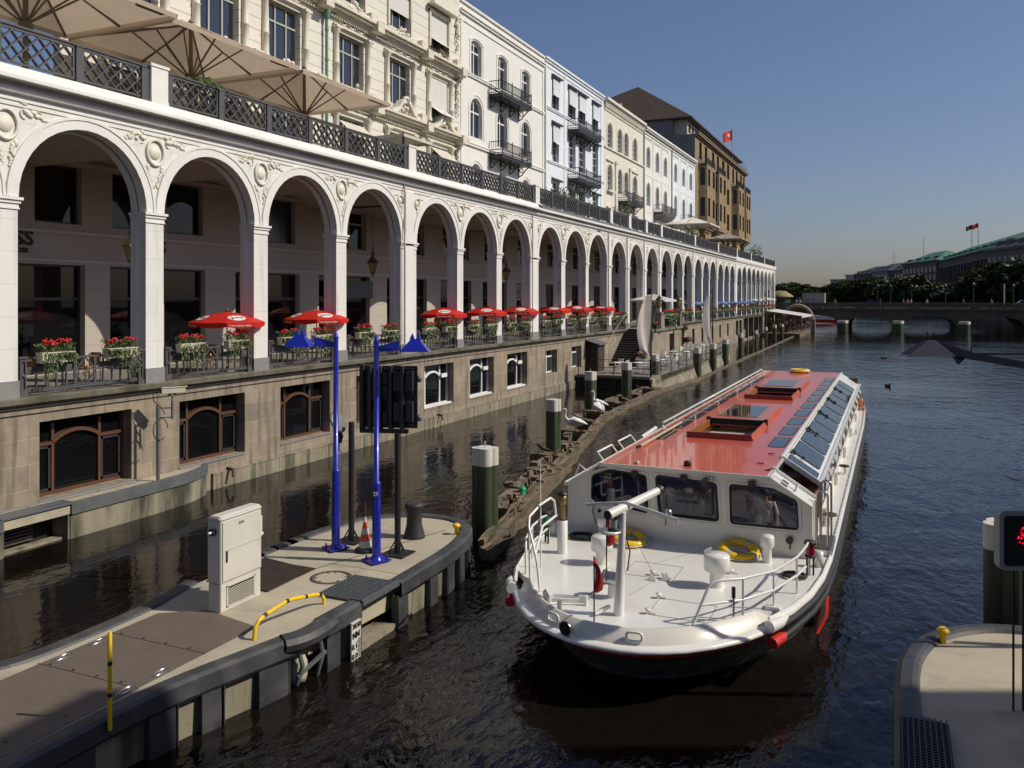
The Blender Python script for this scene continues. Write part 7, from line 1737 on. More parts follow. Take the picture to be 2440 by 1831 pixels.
for i,h in enumerate(hs):
    q=MB(); q.tube([(XC+p.x,Y0-.004,p.y) for p in h],.016 if i!=1 else .024,6,True); fr_=q.build('windscreen_seal',BRUB,bt_)
    MB().face([(XC+p.x,Y0+.03,p.y) for p in h]).build('windscreen',GLB,fr_,recalc=False)
    q=MB(); ring=[(XC+p.x*1+ (0),Y0-.003,p.y) for p in rpoly([(a+( .07 if a>sum(x for x,_ in WN[i])/len(WN[i]) else -.07),b+(.06 if b>1.9 else -.06)) for a,b in WN[i]],.1)]; q.tube(ring,.010,5,True); q.build('window_frame',BOATC,fr_)
# wipers
for x0,x1 in ((-1.0,-.80),(.0,.55),(1.32,1.72)):
    q=MB(); q.bar((XC+x0,Y0-.07,2.33),(XC+x1,Y0-.05,1.85),.018); q.bar((XC+x0+.07,Y0-.07,2.33),(XC+x1+.07,Y0-.05,1.85),.014); q.box(XC+x0-.03,XC+x0+.10,Y0-.09,Y0,2.28,2.38); q.bar((XC+x1+.03,Y0-.05,2.10),(XC+x1+.05,Y0-.05,1.62),.022,.02); q.build('wiper',BLK,bt_)
q=MB(); q.cyl((XC+.47,Y0-.04,2.33),(XC+.47,Y0-.22,2.31),.05,.075,12); q.build('horn_trumpet',BLK,bt_); q=MB(); q.sph((XC+.60,Y0-.1,2.40),.05,8); q.bar((XC+.6,Y0,2.38),(XC+.6,Y0-.1,2.38),.02); q.build('camera_dome',STEEL,bt_)
q=MB(); 
for x in (-1.70,-1.55): q.cyl((XC+x,Y0-.01,2.45-.03+(x+1.7)*.25),(XC+x,Y0-.04,2.45-.03+(x+1.7)*.25),.05,.05,10)
q.build('headlight',STEEL,bt_); q=MB(); q.extr([(XC-1.86,Y0-.004,2.33),(XC-1.46,Y0-.004,2.44),(XC-1.42,Y0-.004,2.49),(XC-1.60,Y0-.004,2.49),(XC-1.84,Y0-.004,2.38)],(0,-.015,0)); q.build('headlight_recess',BLK,bt_)
q=MB(); q.cyl((XC+2.05,Y0,1.33),(XC+2.05,Y0-.08,1.33),.06,.07,10); q.bar((XC+2.06,Y0-.06,1.3),(XC+2.06,Y0-.06,1.16),.025); q.bar((XC+.0-.33,Y0-.03,1.95),(XC-.33,Y0-.03,1.35),.012); q.build('wall_fitting',BLK,bt_)
q=MB(); q.lathe([(0,-.0),(.05,.0),(.05,.05)],(0,0,0),8); q.tube([(XC-1.78,Y0-.04,1.72),(XC-1.86,Y0-.06,1.5),(XC-1.75,Y0-.08,1.2),(XC-1.4,Y0-.1,1.08)],.012,5); q.sph((XC-1.76,Y0-.05,1.75),.07,8); q.sph((XC-1.72,Y0-.04,1.5),.04,6); q.build('cable_socket',BLK,bt_)
# sloping shoulders
def shoulder(q,s,y0,y1,off=0):
    a=Vector((XC+s*1.64,0,2.5)); b=Vector((XC+s*2.44,0,1.99)); n=Vector((s*.51,0,.80)).normalized()*off
    q.face([(a.x+n.x,y0,a.z+n.z),(b.x+n.x,y0,b.z+n.z),(b.x+n.x,y1,b.z+n.z),(a.x+n.x,y1,a.z+n.z)])
def shp(s,t,y,off=0):
    a=Vector((XC+s*1.64,y,2.5)); b=Vector((XC+s*2.44,y,1.99)); n=Vector((s*.51,0,.80)).normalized()*off; return a.lerp(b,t)+n
q=MB(); shoulder(q,1,16.88,17.62,.01); shoulder(q,-1,16.88,Y1+.05); 
for (y0,y1) in ((18.95,Y1+.05),): shoulder(q,1,y0,y1)
for s in (1,):
    q.bar(shp(s,-.02,17.62,.03),shp(s,1.0,17.62,.03),.05,.08); q.bar(shp(s,0,18.95,.03),shp(s,1.02,18.95,.03),.05,.10); q.bar(shp(s,1.02,17.62,0),(XC+2.44,17.62,1.0),.06,.06); q.bar(shp(s,1.02,18.97,.03),(XC+2.44,18.97,1.0),.06,.06)
    q.bar(shp(s,.02,18.9,.03),shp(s,.02,Y1,.03),.05,.05); q.bar(shp(s,1.0,18.9,.03),shp(s,1.0,Y1,.03),.07,.06)
q.bar(shp(-1,1.0,16.9,.03),shp(-1,1.0,Y1,.03),.06,.05)
q.build('roof_shoulder',BOATW,bt_)
q=MB()
def pane(q,s,t0,t1,y0,y1,off):
    c=.12; P=[(t0,y0+.06),(t0+c*.5,y0),(t1-c*.5,y0),(t1,y0+.06),(t1,y1-.06),(t1-c*.5,y1),(t0+c*.5,y1),(t0,y1-.06)]; q.face([shp(s,t,y,off) for t,y in P])
ol=MB()
for s in (1,-1):
    pane(q,s,.16,.86,19.12,19.85,.022); pane(ol,s,.13,.89,19.08,19.89,.016)
    for i in range(10):
        y=20.15+i*1.87+(0)
        pane(q,s,.15,.84,y+.08,y+1.77,.022); pane(ol,s,.13,.86,y+.06,y+1.79,.016)
ol.each('window_seal',BRUB,bt_)
q.each('shoulder_window',GLS,bt_)
q=MB()
for i in range(5):
    y=20.1+i*3.74; p=shp(1,.18,y,.06); q.sph(p,.06,6,.5,1.2,1.3); q.bar(p,shp(1,.5,y+.02,.03),.03,.02); q.bar(shp(1,.14,y-.12,.04),shp(1,.14,y+.3,.04),.05,.03); q.sph(shp(1,.42,y+.04,.06),.05,6,.6,1.3,1)
q.build('hinge',BLK,bt_)
# number plate block and handrail on the right shoulder
e1=(shp(1,1,17)-shp(1,0,17)).normalized(); 
text('H 6060',.20,shp(1,.36,17.22,.014),(0,1,0),-e1*1.0 if False else tuple(-e1),UBLACK,bt_,name='boat_number',bold=.004,sx=.62)
o_=C.objects[-1]
q=MB(); q.tube([shp(1,.10,17.0,.02),shp(1,.10,17.05,.06),shp(1,.55,17.0,.06),shp(1,.55,17.0,.02)],.014,6); q.tube([shp(1,.60,17.05,.06),shp(1,.60,17.6,.07)],.016,6); q.build('grab_handle',BOATW,bt_)
# roof with two hatch openings
H1=(20.95,23.45); H2=(29.8,32.3); HW=.74
q=MB(); zr=2.5
for (a,b) in ((16.86,H1[0]),(H1[1],H2[0]),(H2[1],Y1+.1)): q.box(XC-1.68,XC+1.68,a,b,zr-.05,zr)
for (a,b) in (H1,H2):
    for s in (1,-1): q.box(XC+s*HW,XC+s*1.68,a,b,zr-.05,zr)
q.build('roof',ROOFR,bt_)
q=MB(); q.box(XC-1.70,XC+1.70,16.83,16.87,zr-.06,zr+.012)
for s in (1,-1): q.bar((XC+s*1.69,16.85,zr-.02),(XC+s*2.46,16.85,1.985),.05,.04,up=(0,1,0))
q.box(XC+1.68,XC+1.72,16.86,Y1+.1,zr-.05,zr+.008); q.box(XC-1.72,XC-1.68,16.86,Y1+.1,zr-.05,zr+.008)
q.build('roof_edge',BOATC,bt_)
HR=mat('hatch_dark_red',(.20,.012,.012),.3,coat=.4)
for hi,(a,b) in enumerate((H1,H2)):
    q=MB(); q.box(XC-HW-.05,XC+HW+.02,a-.05,a,zr-.04,zr+.14); q.build('hatch_coaming',HR,bt_)
    q=MB(); 
    for s in (1,-1): q.box(XC+s*HW,XC+s*(HW-.03),a,b+.05,zr-.06,zr+.12)
    q.build('hatch_side',WOODO,bt_)
    q=MB(); q.box(XC-HW,XC+HW,b,b+.06,zr,zr+.15); q.box(XC-HW-.06,XC-HW+.04,b-.05,b+.08,zr+.0,zr+.18); q.box(XC+HW-.04,XC+HW+.06,b-.05,b+.08,zr+.0,zr+.18); q.build('sliding_frame',BLK,bt_)
    q=MB(); 
    for s in (1,-1): q.extr([(XC+s*(HW+.0),a,zr+.12),(XC+s*(HW+.06),a,zr),(XC+s*(HW+.02),a,zr)],(0,b-a+(3.6 if s>0 else 0),0)) if s>0 else q.box(XC-HW-.04,XC-HW,a,b,zr,zr+.10)
    q.box(XC-HW,XC+HW,b+.06,b+3.4,zr+.10,zr+.13)
    q.build('sliding_cover',ROOFR,bt_)
    q=MB(); q.box(XC-HW+.10,XC+HW-.28,b+.65,b+3.25,zr+.131,zr+.142); q.build('cover_frame',GREYW,bt_); q=MB(); q.face([(XC-HW+.13,b+.69,zr+.146),(XC+HW-.31,b+.69,zr+.146),(XC+HW-.31,b+3.21,zr+.146),(XC-HW+.13,b+3.21,zr+.146)]); q.build('cover_glass',GLS,bt_,recalc=False)
q=MB(); o2=MB()
for s in (1,-1):
    for i in range(10):
        y=20.28+1.87*i; a=XC+s*1.22; b=XC+s*1.56
        for mb_,z,e in ((q,zr+.010,0),(o2,zr+.005,.025)):
            mb_.face([(a-s*e,y+.08-e,z),(a+s*.05,y-e,z),(b-s*.05,y-e,z),(b+s*e,y+.08-e,z),(b+s*e,y+1.5+e,z),(b-s*.05,y+1.57+e,z),(a+s*.05,y+1.57+e,z),(a-s*e,y+1.5+e,z)])
o2.each('skylight_seal',BRUB,bt_); q.each('skylight',GLS,bt_)
# roof fittings
MB().lathe([(0,zr),(.075,zr),(.075,zr+.08),(.06,zr+.10),(0,zr+.105)],(XC+.03,17.3,0),12).build('roof_knob',BLK,bt_)
q=MB(); q.cyl((XC-1.02,17.15,zr+.03),(XC-.94,17.12,zr+.03),.025,.03,8); q.build('nozzle',BOATW,bt_); 
q=MB(); q.bar((XC+1.28,18.1,zr+.02),(XC+1.42,18.1,zr+.02),.02); q.bar((XC+1.35,19.3,zr+.02),(XC+1.48,19.3,zr+.02),.02); q.extr([(XC+1.52,17.45,zr+.001),(XC+1.62,17.45,zr+.001),(XC+1.62,17.7,zr+.001)],(0,0,.012)); q.build('roof_clip',BLK,bt_)
q=MB(); q.tube([(XC-1.66,22.1,zr),(XC-1.68,22.05,zr+.13),(XC-1.70,40.6,zr+.13),(XC-1.68,40.65,zr)],.03,8)
for i in range(9): q.bar((XC-1.70,23.5+2*i,zr),(XC-1.70,23.5+2*i,zr+.13),.025)
for (y0,y1) in ((17.4,18.4),(18.9,19.9)): q.tube([(XC-1.78,y0,2.44),(XC-1.92,y0,2.62),(XC-1.92,y1,2.62),(XC-1.78,y1,2.44)],.022,7)
q.tube([(XC-1.78,20.4,2.50),(XC-1.82,21.9,2.52)],.05,7)
q.tube([(XC-1.95,16.8,2.32),(XC-2.1,16.78,2.46),(XC-2.2,16.8,2.22)],.02,6)
q.build('grab_rail',BOATW,bt_)
hk=MB().tube([(XC-1.40,18.9,zr+.05),(XC-1.38,22.9,zr+.06)],.035,8).build('boat_hook',mat('pale_pole',(.42,.36,.24),.6,var=.2,vs=4)); tag(hk,'long pale wooden pole lying along the left edge of the red roof','pole')
MB().bar((XC-1.43,18.75,zr+.04),(XC-1.41,18.95,zr+.05),.05).build('pole_hook',BLK,hk)
# side boarding step and hoops
q=MB(); q.box(XC+2.46,XC+2.78,17.25,18.35,1.02,1.12); bs_=q.build('boarding_step',STEEL,bt_)
q=MB()
for i in range(10): q.box(XC+2.47+.03*i,XC+2.482+.03*i,17.27,18.33,1.12,1.135)
q.build('tread',RUSTY,bs_)
for y in (17.35,18.35):
    q=MB(); pts=[(XC+2.50,y,1.1),(XC+2.50,y,2.12)]+[(XC+2.60-.10*math.cos(t),y,2.12+.10*math.sin(t)) for t in [k*PI/8 for k in range(1,8)]]+[(XC+2.70,y,2.12),(XC+2.70,y,1.1)]; q.tube(pts,.022,8); q.build('boarding_hoop',STEEL,bt_)
q=MB()
for y in (19.6,25.5,33): 
    q.bar((XC+2.6,y,1.02),(XC+2.6,y,1.18),.06); q.bar((XC+2.6,y+.25,1.02),(XC+2.6,y+.25,1.18),.06); q.bar((XC+2.6,y-.1,1.15),(XC+2.6,y+.35,1.15),.05)
q.build('deck_bitt',BOATC,bt_)
# dark interior: floor, walls behind the glass, tables, dashboard
q=MB(); q.box(XC-2.36,XC+2.36,17.1,41.5,.35,.45); q.box(XC-2.36,XC+2.36,41.4,41.5,.45,2.3); q.build('cabin_floor',mat('cabin_floor',(.05,.03,.02),.7),bt_)
q=MB(); 
for s in (1,-1): q.box(XC+s*2.30,XC+s*2.36,19.2,41.4,.45,1.33)
q.box(XC-2.3,XC+1.0,19.6,19.66,.45,2.4); q.box(XC+2.36,XC+2.40,17.65,18.95,1.0,1.9); q.build('wood_panel',WOODO,bt_)
q=MB(); q.box(XC-2.2,XC+2.2,17.12,17.5,.45,1.42); q.build('dashboard',mat('dash_grey',(.06,.06,.065),.5),bt_)
q=MB(); q.tube([(XC-1.15+.26*math.cos(t),17.62,1.75+.26*math.sin(t)) for t in [k*PI/10 for k in range(20)]],.02,6,True); q.build('steering_wheel',BLK,bt_)
q=MB()
for i in range(9):
    y=21.2+2.2*i
    for x in (-1.5,1.5): q.box(XC+x-.55,XC+x+.55,y,y+.6,.45,1.12)
q.build('table',mat('boat_table',(.30,.14,.06),.4),bt_)
# people aboard
person('passenger in a white shirt seen through the right windscreen of the boat','stand',(XC+1.45,18.0,.45),R(-90),CLOTHW,BLKC,s=.92)
person('figure in grey with a yellow collar, modelled for the reflection in the middle windscreen','stand',(XC-.35,18.1,.45),R(-80),mat('cloth_bluegrey',(.13,.15,.2),.8),BLKC,s=.92)  # added figure standing in for a person's reflection on the glass
person('passenger in a tan shirt with reddish face under the front roof hatch','sit',(XC+.05,22.6,1.02),R(-80),TANC,GREYC,mat('ginger_hair',(.22,.07,.03),.7))
person('passenger in a white and navy shirt under the front roof hatch, right one','sit',(XC+.45,22.9,.92),R(-100),CLOTHW,BLUEC,HAIR)
person('passenger in dark clothes under the left side of the front roof hatch','sit',(XC-.42,23.0,.85),R(-60),BLKC,BLKC,HAIR)
person('child in orange sitting on the rear side deck of the boat','sit',(XC+2.45,40.6,.60),R(-60),mat('cloth_orange',(.5,.16,.08),.8),mat('skin_trousers',(.4,.2,.12),.8),mat('ginger_hair',(.22,.07,.03),.7),s=.85)
# lifebuoys
def buoy(label,c,rot,s=1):
    t=thing('lifebuoy',label,'lifebuoy',c,'yellow lifebuoys on the boat'); t.rotation_euler=rot; t.scale=(s,)*3
    q=MB(); N=28; n=10; vs=[]
    for i in range(N):
        a=2*PI*i/N
        for k in range(n): b=2*PI*k/n; r=.27+.082*math.cos(b); vs.append((r*math.cos(a),r*math.sin(a),.065*math.sin(b)))
    q.add(vs,[(i*n+k,((i+1)%N)*n+k,((i+1)%N)*n+(k+1)%n,i*n+(k+1)%n) for i in range(N) for k in range(n)],True)
    o=bpy.data.objects.new('ring',q.mesh('ring',YEL)); C.objects.link(o); o.parent=t
    q=MB()
    for k in range(4):
        a0=PI/4+k*PI/2; vs=[]
        for i in range(4):
            a=a0-.12+.08*i
            for j in range(n): b=2*PI*j/n; r=.27+.086*math.cos(b); vs.append((r*math.cos(a),r*math.sin(a),.069*math.sin(b)))
        q.add(vs,[(i*n+j,(i+1)*n+j,(i+1)*n+(j+1)%n,i*n+(j+1)%n) for i in range(3) for j in range(n)],True)
    o=bpy.data.objects.new('reflective_band',q.mesh('reflective_band',mat('reflective_grey',(.42,.42,.45),.4))); C.objects.link(o); o.parent=t
    q=MB(); pts=[]
    for i in range(24): a=2*PI*i/24; r=.375+.02*math.cos(4*a+PI); pts.append((r*math.cos(a),r*math.sin(a),.0))
    q.tube(pts,.008,5,True); q.tube([(.2,-.1,0),(.05,.05,-.04),(-.1,.1,-.03),(-.2,-.02,0)],.008,5); o=bpy.data.objects.new('grab_line',q.mesh('grab_line',PLWH)); C.objects.link(o); o.parent=t
    return t
buoy('yellow lifebuoy leaning on the cabin front below the right windscreen, beside the small vent',(XC+1.16,16.62,1.12),(R(14),R(3),.3),1.1); buoy('yellow lifebuoy lying on deck below the left windscreen behind the mast',(XC-.98,16.55,1.12),(R(12),0,.8),1.05); buoy('yellow lifebuoy lying on the rear end of the red roof',(XC-.1,41.2,2.58),(0,0,.2),1.3)
# ropes
def coil(label,c,r,n,m,rt=.016,grp='coiled ropes on the boat'):
    q=MB(); ra=random.Random(int(c[1]*10)); pts=[]
    for i in range(n*14): a=2*PI*i/14; rr=r*(1+.12*math.sin(a*1.3+i*.05)); pts.append((c[0]+rr*math.cos(a),c[1]+rr*.75*math.sin(a),c[2]+rt+.012*(i/14)+.01*ra.random()))
    q.tube(pts,rt,6); o=q.build('coiled_rope',m); return tag(o,label,'rope',grp)
coil('dark coiled hose on the left side of the foredeck in front of the cabin',(XC-1.95,16.55,1.0),.26,4,BLK,.022); coil('grey coiled rope at the right edge of the foredeck beside the red side light',(XC+2.25,15.75,1.0),.20,4,ROPE,.013); coil('grey rope hung over the side-deck bitt behind the boarding hoops',(XC+2.58,19.7,1.18),.13,4,mat('grey_rope',(.14,.13,.12),.9,var=.3),.016); coil('short coil of rope on the middle side-deck bitt',(XC+2.58,25.6,1.18),.12,3,mat('brown_rope',(.09,.06,.04),.9,var=.3),.016)
# ================================================================ FAR BRIDGE
br=thing('stone_bridge','long low stone bridge with flat arches across the far end of the canal','bridge',(5,172,3.8))
PX=[-26,-17,-8.3,.45,10.4,20.4,30.4,40.4,50.4,60.4]; yb0,yb1=162,182
W=MB()
def archedface(y,flip):
    top=3.75
    for i in range(1,len(PX)-1):
        a,b=PX[i]+.85,PX[i+1]-.85; c=(a+b)/2; n=12; zsp,zc=1.35,2.85; 
        pts=[(a+(b-a)*k/n, zsp+(zc-zsp)*math.sqrt(max(0,1-((2*k/n-1))**2))**.9) for k in range(n+1)]
        for k in range(n): W.face([(pts[k][0],y,pts[k][1]),(pts[k+1][0],y,pts[k+1][1]),(pts[k+1][0],y,top),(pts[k][0],y,top)])
        if not flip:
            for k in range(n): W.add([(pts[k][0],yb0,pts[k][1]),(pts[k+1][0],yb0,pts[k+1][1]),(pts[k+1][0],yb1,pts[k+1][1]),(pts[k][0],yb1,pts[k][1])],[(0,1,2,3)],True)
    for x in PX[1:-1]: W.face([(x-.85,y,-.5),(x+.85,y,-.5),(x+.85,y,top),(x-.85,y,top)])
archedface(yb0,0); archedface(yb1,1)
for x in PX[1:-1]:
    W.face([(x-.85,yb0,-.5),(x-.85,yb1,-.5),(x-.85,yb1,1.35),(x-.85,yb0,1.35)]); W.face([(x+.85,yb0,-.5),(x+.85,yb1,-.5),(x+.85,yb1,1.35),(x+.85,yb0,1.35)])
W.box(-60,-17.85,yb0,yb1,-.5,3.75); W.box(59.6,130,yb0,yb1,-.5,3.75); W.build('arches',BRIDGEM,br)
q=MB(); q.box(-40,130,yb0-.35,yb1+.3,3.75,3.95); q.build('cornice',BRIDGEM,br)
q=MB(); q.box(-40,130,yb0+.3,yb1-.3,3.951,4.1); q.build('roadway',STREET,br)
q=MB(); 
for y in (yb0-.15,yb1-.2):
    q.box(-30,130,y,y+.35,4.9,5.06); q.box(-30,130,y,y+.35,3.95,4.08)
    x=-24.0; i=0
    while x<125:
        if i%4==0: q.box(x,x+1.1,y-.03,y+.38,4.08,4.9); x+=1.1
        else:
            q.box(x,x+.35,y,y+.35,4.08,4.9); q.box(x+.35,x+2.6,y,y+.35,4.08,4.18); 
            for k in range(7): q.box(x+.45+k*.3,x+.62+k*.3,y+.08,y+.27,4.18,4.9)
            q.box(x+.35,x+2.6,y+.10,y+.25,4.45,4.72); x+=2.6
        i+=1
q.build('parapet',BRIDGEM,br)
q=MB()
for x in PX[2:-1]: q.lathe([(.6,0),(.6,.12),(0,.12)],(x,yb0-.02,3.0),14,'Y')
q.build('medallion',mat('dark_medallion',(.04,.03,.028),.8),br)
for i,x in enumerate(PX[2:8]): pile('wide bridge-pier dolphin with white cap, %s from the left'%ORDN[i],x+.2,158.8,.95,2.05,4,'pile clusters guarding the bridge piers',.45,False)
# bridge traffic and people
def car(label,x,y,z,rz,m,s=1,van=False,grp='vehicles on the far bridge'):
    t=thing('parked_car' if not van else 'box_truck',label,'truck' if van else 'car',(x,y,z),grp if not van else None); t.rotation_euler=(0,0,rz)
    def put(n,q,mm,p=t): o=bpy.data.objects.new(n,q.mesh(n,mm)); C.objects.link(o); o.parent=p; return o
    if not van:
        q=MB(); q.extr([(-2.1,-.85,.35),(-2.15,-.85,.75),(-1.9,-.85,.95),(-1.1,-.85,1.0),(.9,-.85,.98),(1.9,-.85,.85),(2.15,-.85,.6),(2.1,-.85,.3)],(0,1.7,0)); put('body',q,m)
        q=MB(); q.extr([(-1.5,-.74,.97),(-1.0,-.68,1.42),(.2,-.68,1.45),(1.0,-.74,.97)],(0,1.42,0)); put('cabin',q,GLD); q=MB(); q.extr([(-1.0,-.69,1.42),(-.9,-.69,1.47),(.15,-.69,1.49),(.22,-.69,1.44)],(0,1.38,0)); put('roof',q,m)
    else:
        q=MB(); q.box(-2.4,1.5,-1.1,1.1,.7,2.75); put('cargo_box',q,mat('truck_grey',(.36,.35,.33),.6)); q=MB(); q.extr([(1.6,-1,.5),(1.6,-1,2.0),(2.1,-1,2.0),(2.6,-1,1.2),(3.3,-1,1.0),(3.3,-1,.5)],(0,2,0)); put('cab',q,m); q=MB(); q.box(-2.3,3.0,-.9,.9,.4,.7); put('chassis',q,BLK)
    for x_ in (-1.35,1.35):
        for s_ in (-1,1): q=MB(); q.cyl((x_,s_*.68,.32),(x_,s_*.88,.32),.32,.32,14); w_=put('wheel',q,BRUB); q=MB(); q.cyl((x_,s_*.881,.32),(x_,s_*.89,.32),.18,.18,10); put('rim',q,STEEL,w_)
    return t
PAINT=mat('car_silver',(.30,.31,.32),.3,metal=.5)
car('silver car on the bridge at the right of the picture',20.3,164.8,4.1,0,PAINT); car('dark grey car on the bridge near the middle, mostly hidden by the parapet',-3.4,165,4.1,0,mat('car_grey',(.10,.11,.12),.3)); car('pale box truck standing on the left part of the bridge',-14.0,168,4.1,PI,mat('car_blue_grey',(.14,.16,.2),.4),van=True)
BP=[(-16.2,'two white-shirted walkers, left one',CLOTHW),(-15.6,'two white-shirted walkers, right one',CLOTHW),(-13.2,'walker in blue before the box truck',BLUEC),(-9.6,'lone walker in red-brown right of the truck',mat('cloth_rust',(.35,.12,.08),.8)),(1.5,'walker in pink raising a red bag',mat('cloth_pink',(.5,.12,.14),.8)),(2.2,'walker in dark trousers beside the pink one',TANC),(2.7,'walker with a white cap beside the pink one',CLOTHW),(5.2,'lone walker in white in the middle of the bridge',CLOTHW),(10.8,'walker in grey left of the lamp post',GREYC),(14.9,'walker in light blue carrying a flag',mat('cloth_lightblue',(.2,.25,.4),.8)),(22.6,'walker in red behind the silver car',REDC),(23.3,'walker in orange behind the silver car, rightmost',mat('cloth_orange',(.5,.16,.08),.8)),(-2.2,'walker in black near the bridge middle',BLKC)]
for i,(x,l,m) in enumerate(BP): person('tiny person on the far bridge: '+l,'walk' if i%2 else 'stand',(x,163.2+(i%3)*.5,4.1),R(180*(i%2)+20),m,BLKC if i%3 else GREYC,HAIR,'people on the far bridge')
# bridge lamp posts
q=MB(); q.tube([(0,0,0),(0,0,3.6)],[.09,.05],8); q.lathe([(.12,3.6),(.28,4.0),(.3,4.1),(.1,4.35),(0,4.5)],(0,0,0),8)
LP=[('pole',q.mesh('pole',IRONB)),('lamp_head',MB().sph((0,0,4.0),.24,8).mesh('lamp_head',mat('lamp_glass_far',(.3,.3,.28),.3)))]
for i,(x,y,l) in enumerate(((-2.9,181,'far side, left'),(3.1,181,'far side, third'),(-20,181,'far side, leftmost'),(8.9,181,'far side, middle'),(12.2,163,'near side with flower boxes'),(-.6,181,'far side, second'),(20,181,'far side, right'))): place(LP,'bridge_lamp','dark lamp post on the far bridge, '+l,'street lamp',(x,y,4.1),0,'lamp posts on the far bridge')
g=thing('white_flag','white flag on a pole above the silver car on the bridge','flag',(20.2,166,4.1)); MB().cyl((20.2,166,4.1),(20.2,166,8.0),.04,.04,6).build('pole',FRG,g); flagmesh((20.2,166,8.0),1.4,1.0,(.7,-.7),.1,.7,UWHITE,g)
g=thing('tall_pole','pale slim advertising pole on the bridge','pole',(16.8,164,4.1)); MB().cyl((16.8,164,4.1),(16.8,164,8.3),.1,.1,8).build('shaft',FRG,g)
g=thing('tour_boat','small red and white boat on the lake beyond the first bridge arch','boat',(-16,215,0)); q=MB(); q.extr([(-20,214,.1),(-12,214,.1),(-11.2,214,.9),(-20,214,.9)],(0,2.5,0)); q.build('hull',BOATR,g); MB().box(-19,-13,214.3,216.2,.9,1.8).build('cabin',BOATW,g)

# ================================================================ TREES
def crown_mesh(seed,m,n=2600,L=.55):
    """unit crown about 1 wide, 1 high built from leaf clumps"""
    ra=random.Random(seed); q=MB(); lobes=[]
    for i in range(20):
        a=ra.random()*2*PI; h=ra.random(); r=.40*math.sin(PI*(.18+.75*h))*(.45+.6*ra.random()); lobes.append((r*math.cos(a),r*math.sin(a),.12+.80*h,.10+.11*ra.random()))
    for i in range(n):
        x,y,z,r=ra.choice(lobes); d=Vector((ra.gauss(0,1),ra.gauss(0,1),ra.gauss(0,1))).normalized(); k=r*(.35+.65*ra.random()**.5)*(1.25 if ra.random()<.12 else 1)
        p=Vector((x,y,z))+d*k; t=(d+Vector((ra.gauss(0,.6),ra.gauss(0,.6),ra.gauss(0,.6)+.2))).normalized(); a=t.cross(Vector((ra.random()-.5,ra.random()-.5,ra.random()-.5))).normalized(); s=L/12*(.6+.8*ra.random())
        q.add([p-a*s*.5,p+t*s-a*s*.4,p+t*s*1.3+a*s*.2,p+a*s*.5],[(0,1,2,3)])
    return q.mesh('crown',m,recalc=False)
LEAFM2=mat('leaf_mid',(.040,.072,.016),.6,var=.5,vs=.35,col2=(.07,.095,.022),c2s=.3)
CR=[crown_mesh(1,LEAFD),crown_mesh(2,LEAFD),crown_mesh(3,LEAFM2),crown_mesh(4,LEAFM2)]
def trunk_mesh():
    q=MB(); q.tube([(0,0,-.35),(0,0,0),(.01,.01,.2),(.0,.0,.55)],[.035,.028,.022,.01],7)
    for a in range(5): q.tube([(0,0,.05+.06*a),(.16*math.cos(a*2.2),.16*math.sin(a*2.2),.3+.07*a),(.28*math.cos(a*2.2),.28*math.sin(a*2.2),.5+.06*a)],[.016,.01,.004],5)
    return q.mesh('trunk',BARK)
TK=trunk_mesh()
def tree(x,y,z,h,w,k,label,rz=0,grp='trees along the far shore'):
    t=thing('tree',label,'tree',(x,y,z),grp); t.rotation_euler=(0,0,rz); t.scale=(w,w,h)
    for n,me in (('crown',CR[k]),('trunk',TK)):
        o=bpy.data.objects.new(n,me); C.objects.link(o); o.parent=t; o.location=(0,0,.18)
import math as _m
ra=random.Random(31)
F=2040
def wpos(px,Z):
    a=(px-1220)/F; c,s=math.cos(CAM_YAW),math.sin(CAM_YAW); return ((a*c-s)*Z,(a*s+c)*Z)
TR=[]
# left far group, right group behind the bridge: listed as (world x, y, height, width, kind)
for px,Z,h,w,k in ((1862,560,13,14,2),(1885,540,15,15,2),(1912,500,19,17,0),(1933,520,15,15,1),(1958,560,13,15,2),(1980,560,14,14,3),(2003,540,12,13,1),(1845,600,14,14,0),(2020,520,11,13,2),
    (1985,430,9,12,0),(2008,400,13,13,0),(2030,395,15,14,1),(2052,380,15,14,0),(2075,370,19,15,1),(2098,360,17,15,2),(2122,350,17,14,3),(2146,340,15,13,2),(2168,335,15,13,0),(2190,325,18,14,2),(2210,320,14,12,3),(2232,315,12,12,2),(2254,310,13,12,2),(2272,300,13,12,3),(2292,300,15,13,1),(2312,290,14,13,3),(2330,280,17,14,1),(2352,265,21,16,0),(2378,255,23,17,1),(2405,245,24,17,0),(2430,240,23,17,3),(2460,235,24,18,1),(2490,240,25,18,0)):
    TR.append((px,Z,h,w,k))
PY=[(1845,682),(1862,677),(1901,673),(1930,683),(1965,686),(1985,676),(2040,669),(2065,662),(2127,664),(2160,661),(2187,654),(2208,684),(2235,674),(2281,681),(2308,668),(2344,654),(2371,629),(2398,620),(2434,624),(2500,610)]
def pyat(p):
    for a,b in zip(PY,PY[1:]):
        if a[0]<=p<=b[0]: return a[1]+(b[1]-a[1])*(p-a[0])/(b[0]-a[0])
for i,(px,Z,h,w,k) in enumerate(sorted(TR)):
    h=(3.0+(711-pyat(px))/2040*Z*1.0)/1.2/1.08
    x,y=wpos(px,Z); tree(x,y,2.9,h*1.08,w*1.15,k,'broad green tree on the far shore, %s counted from the left'%ORDN[i],ra.random()*6)
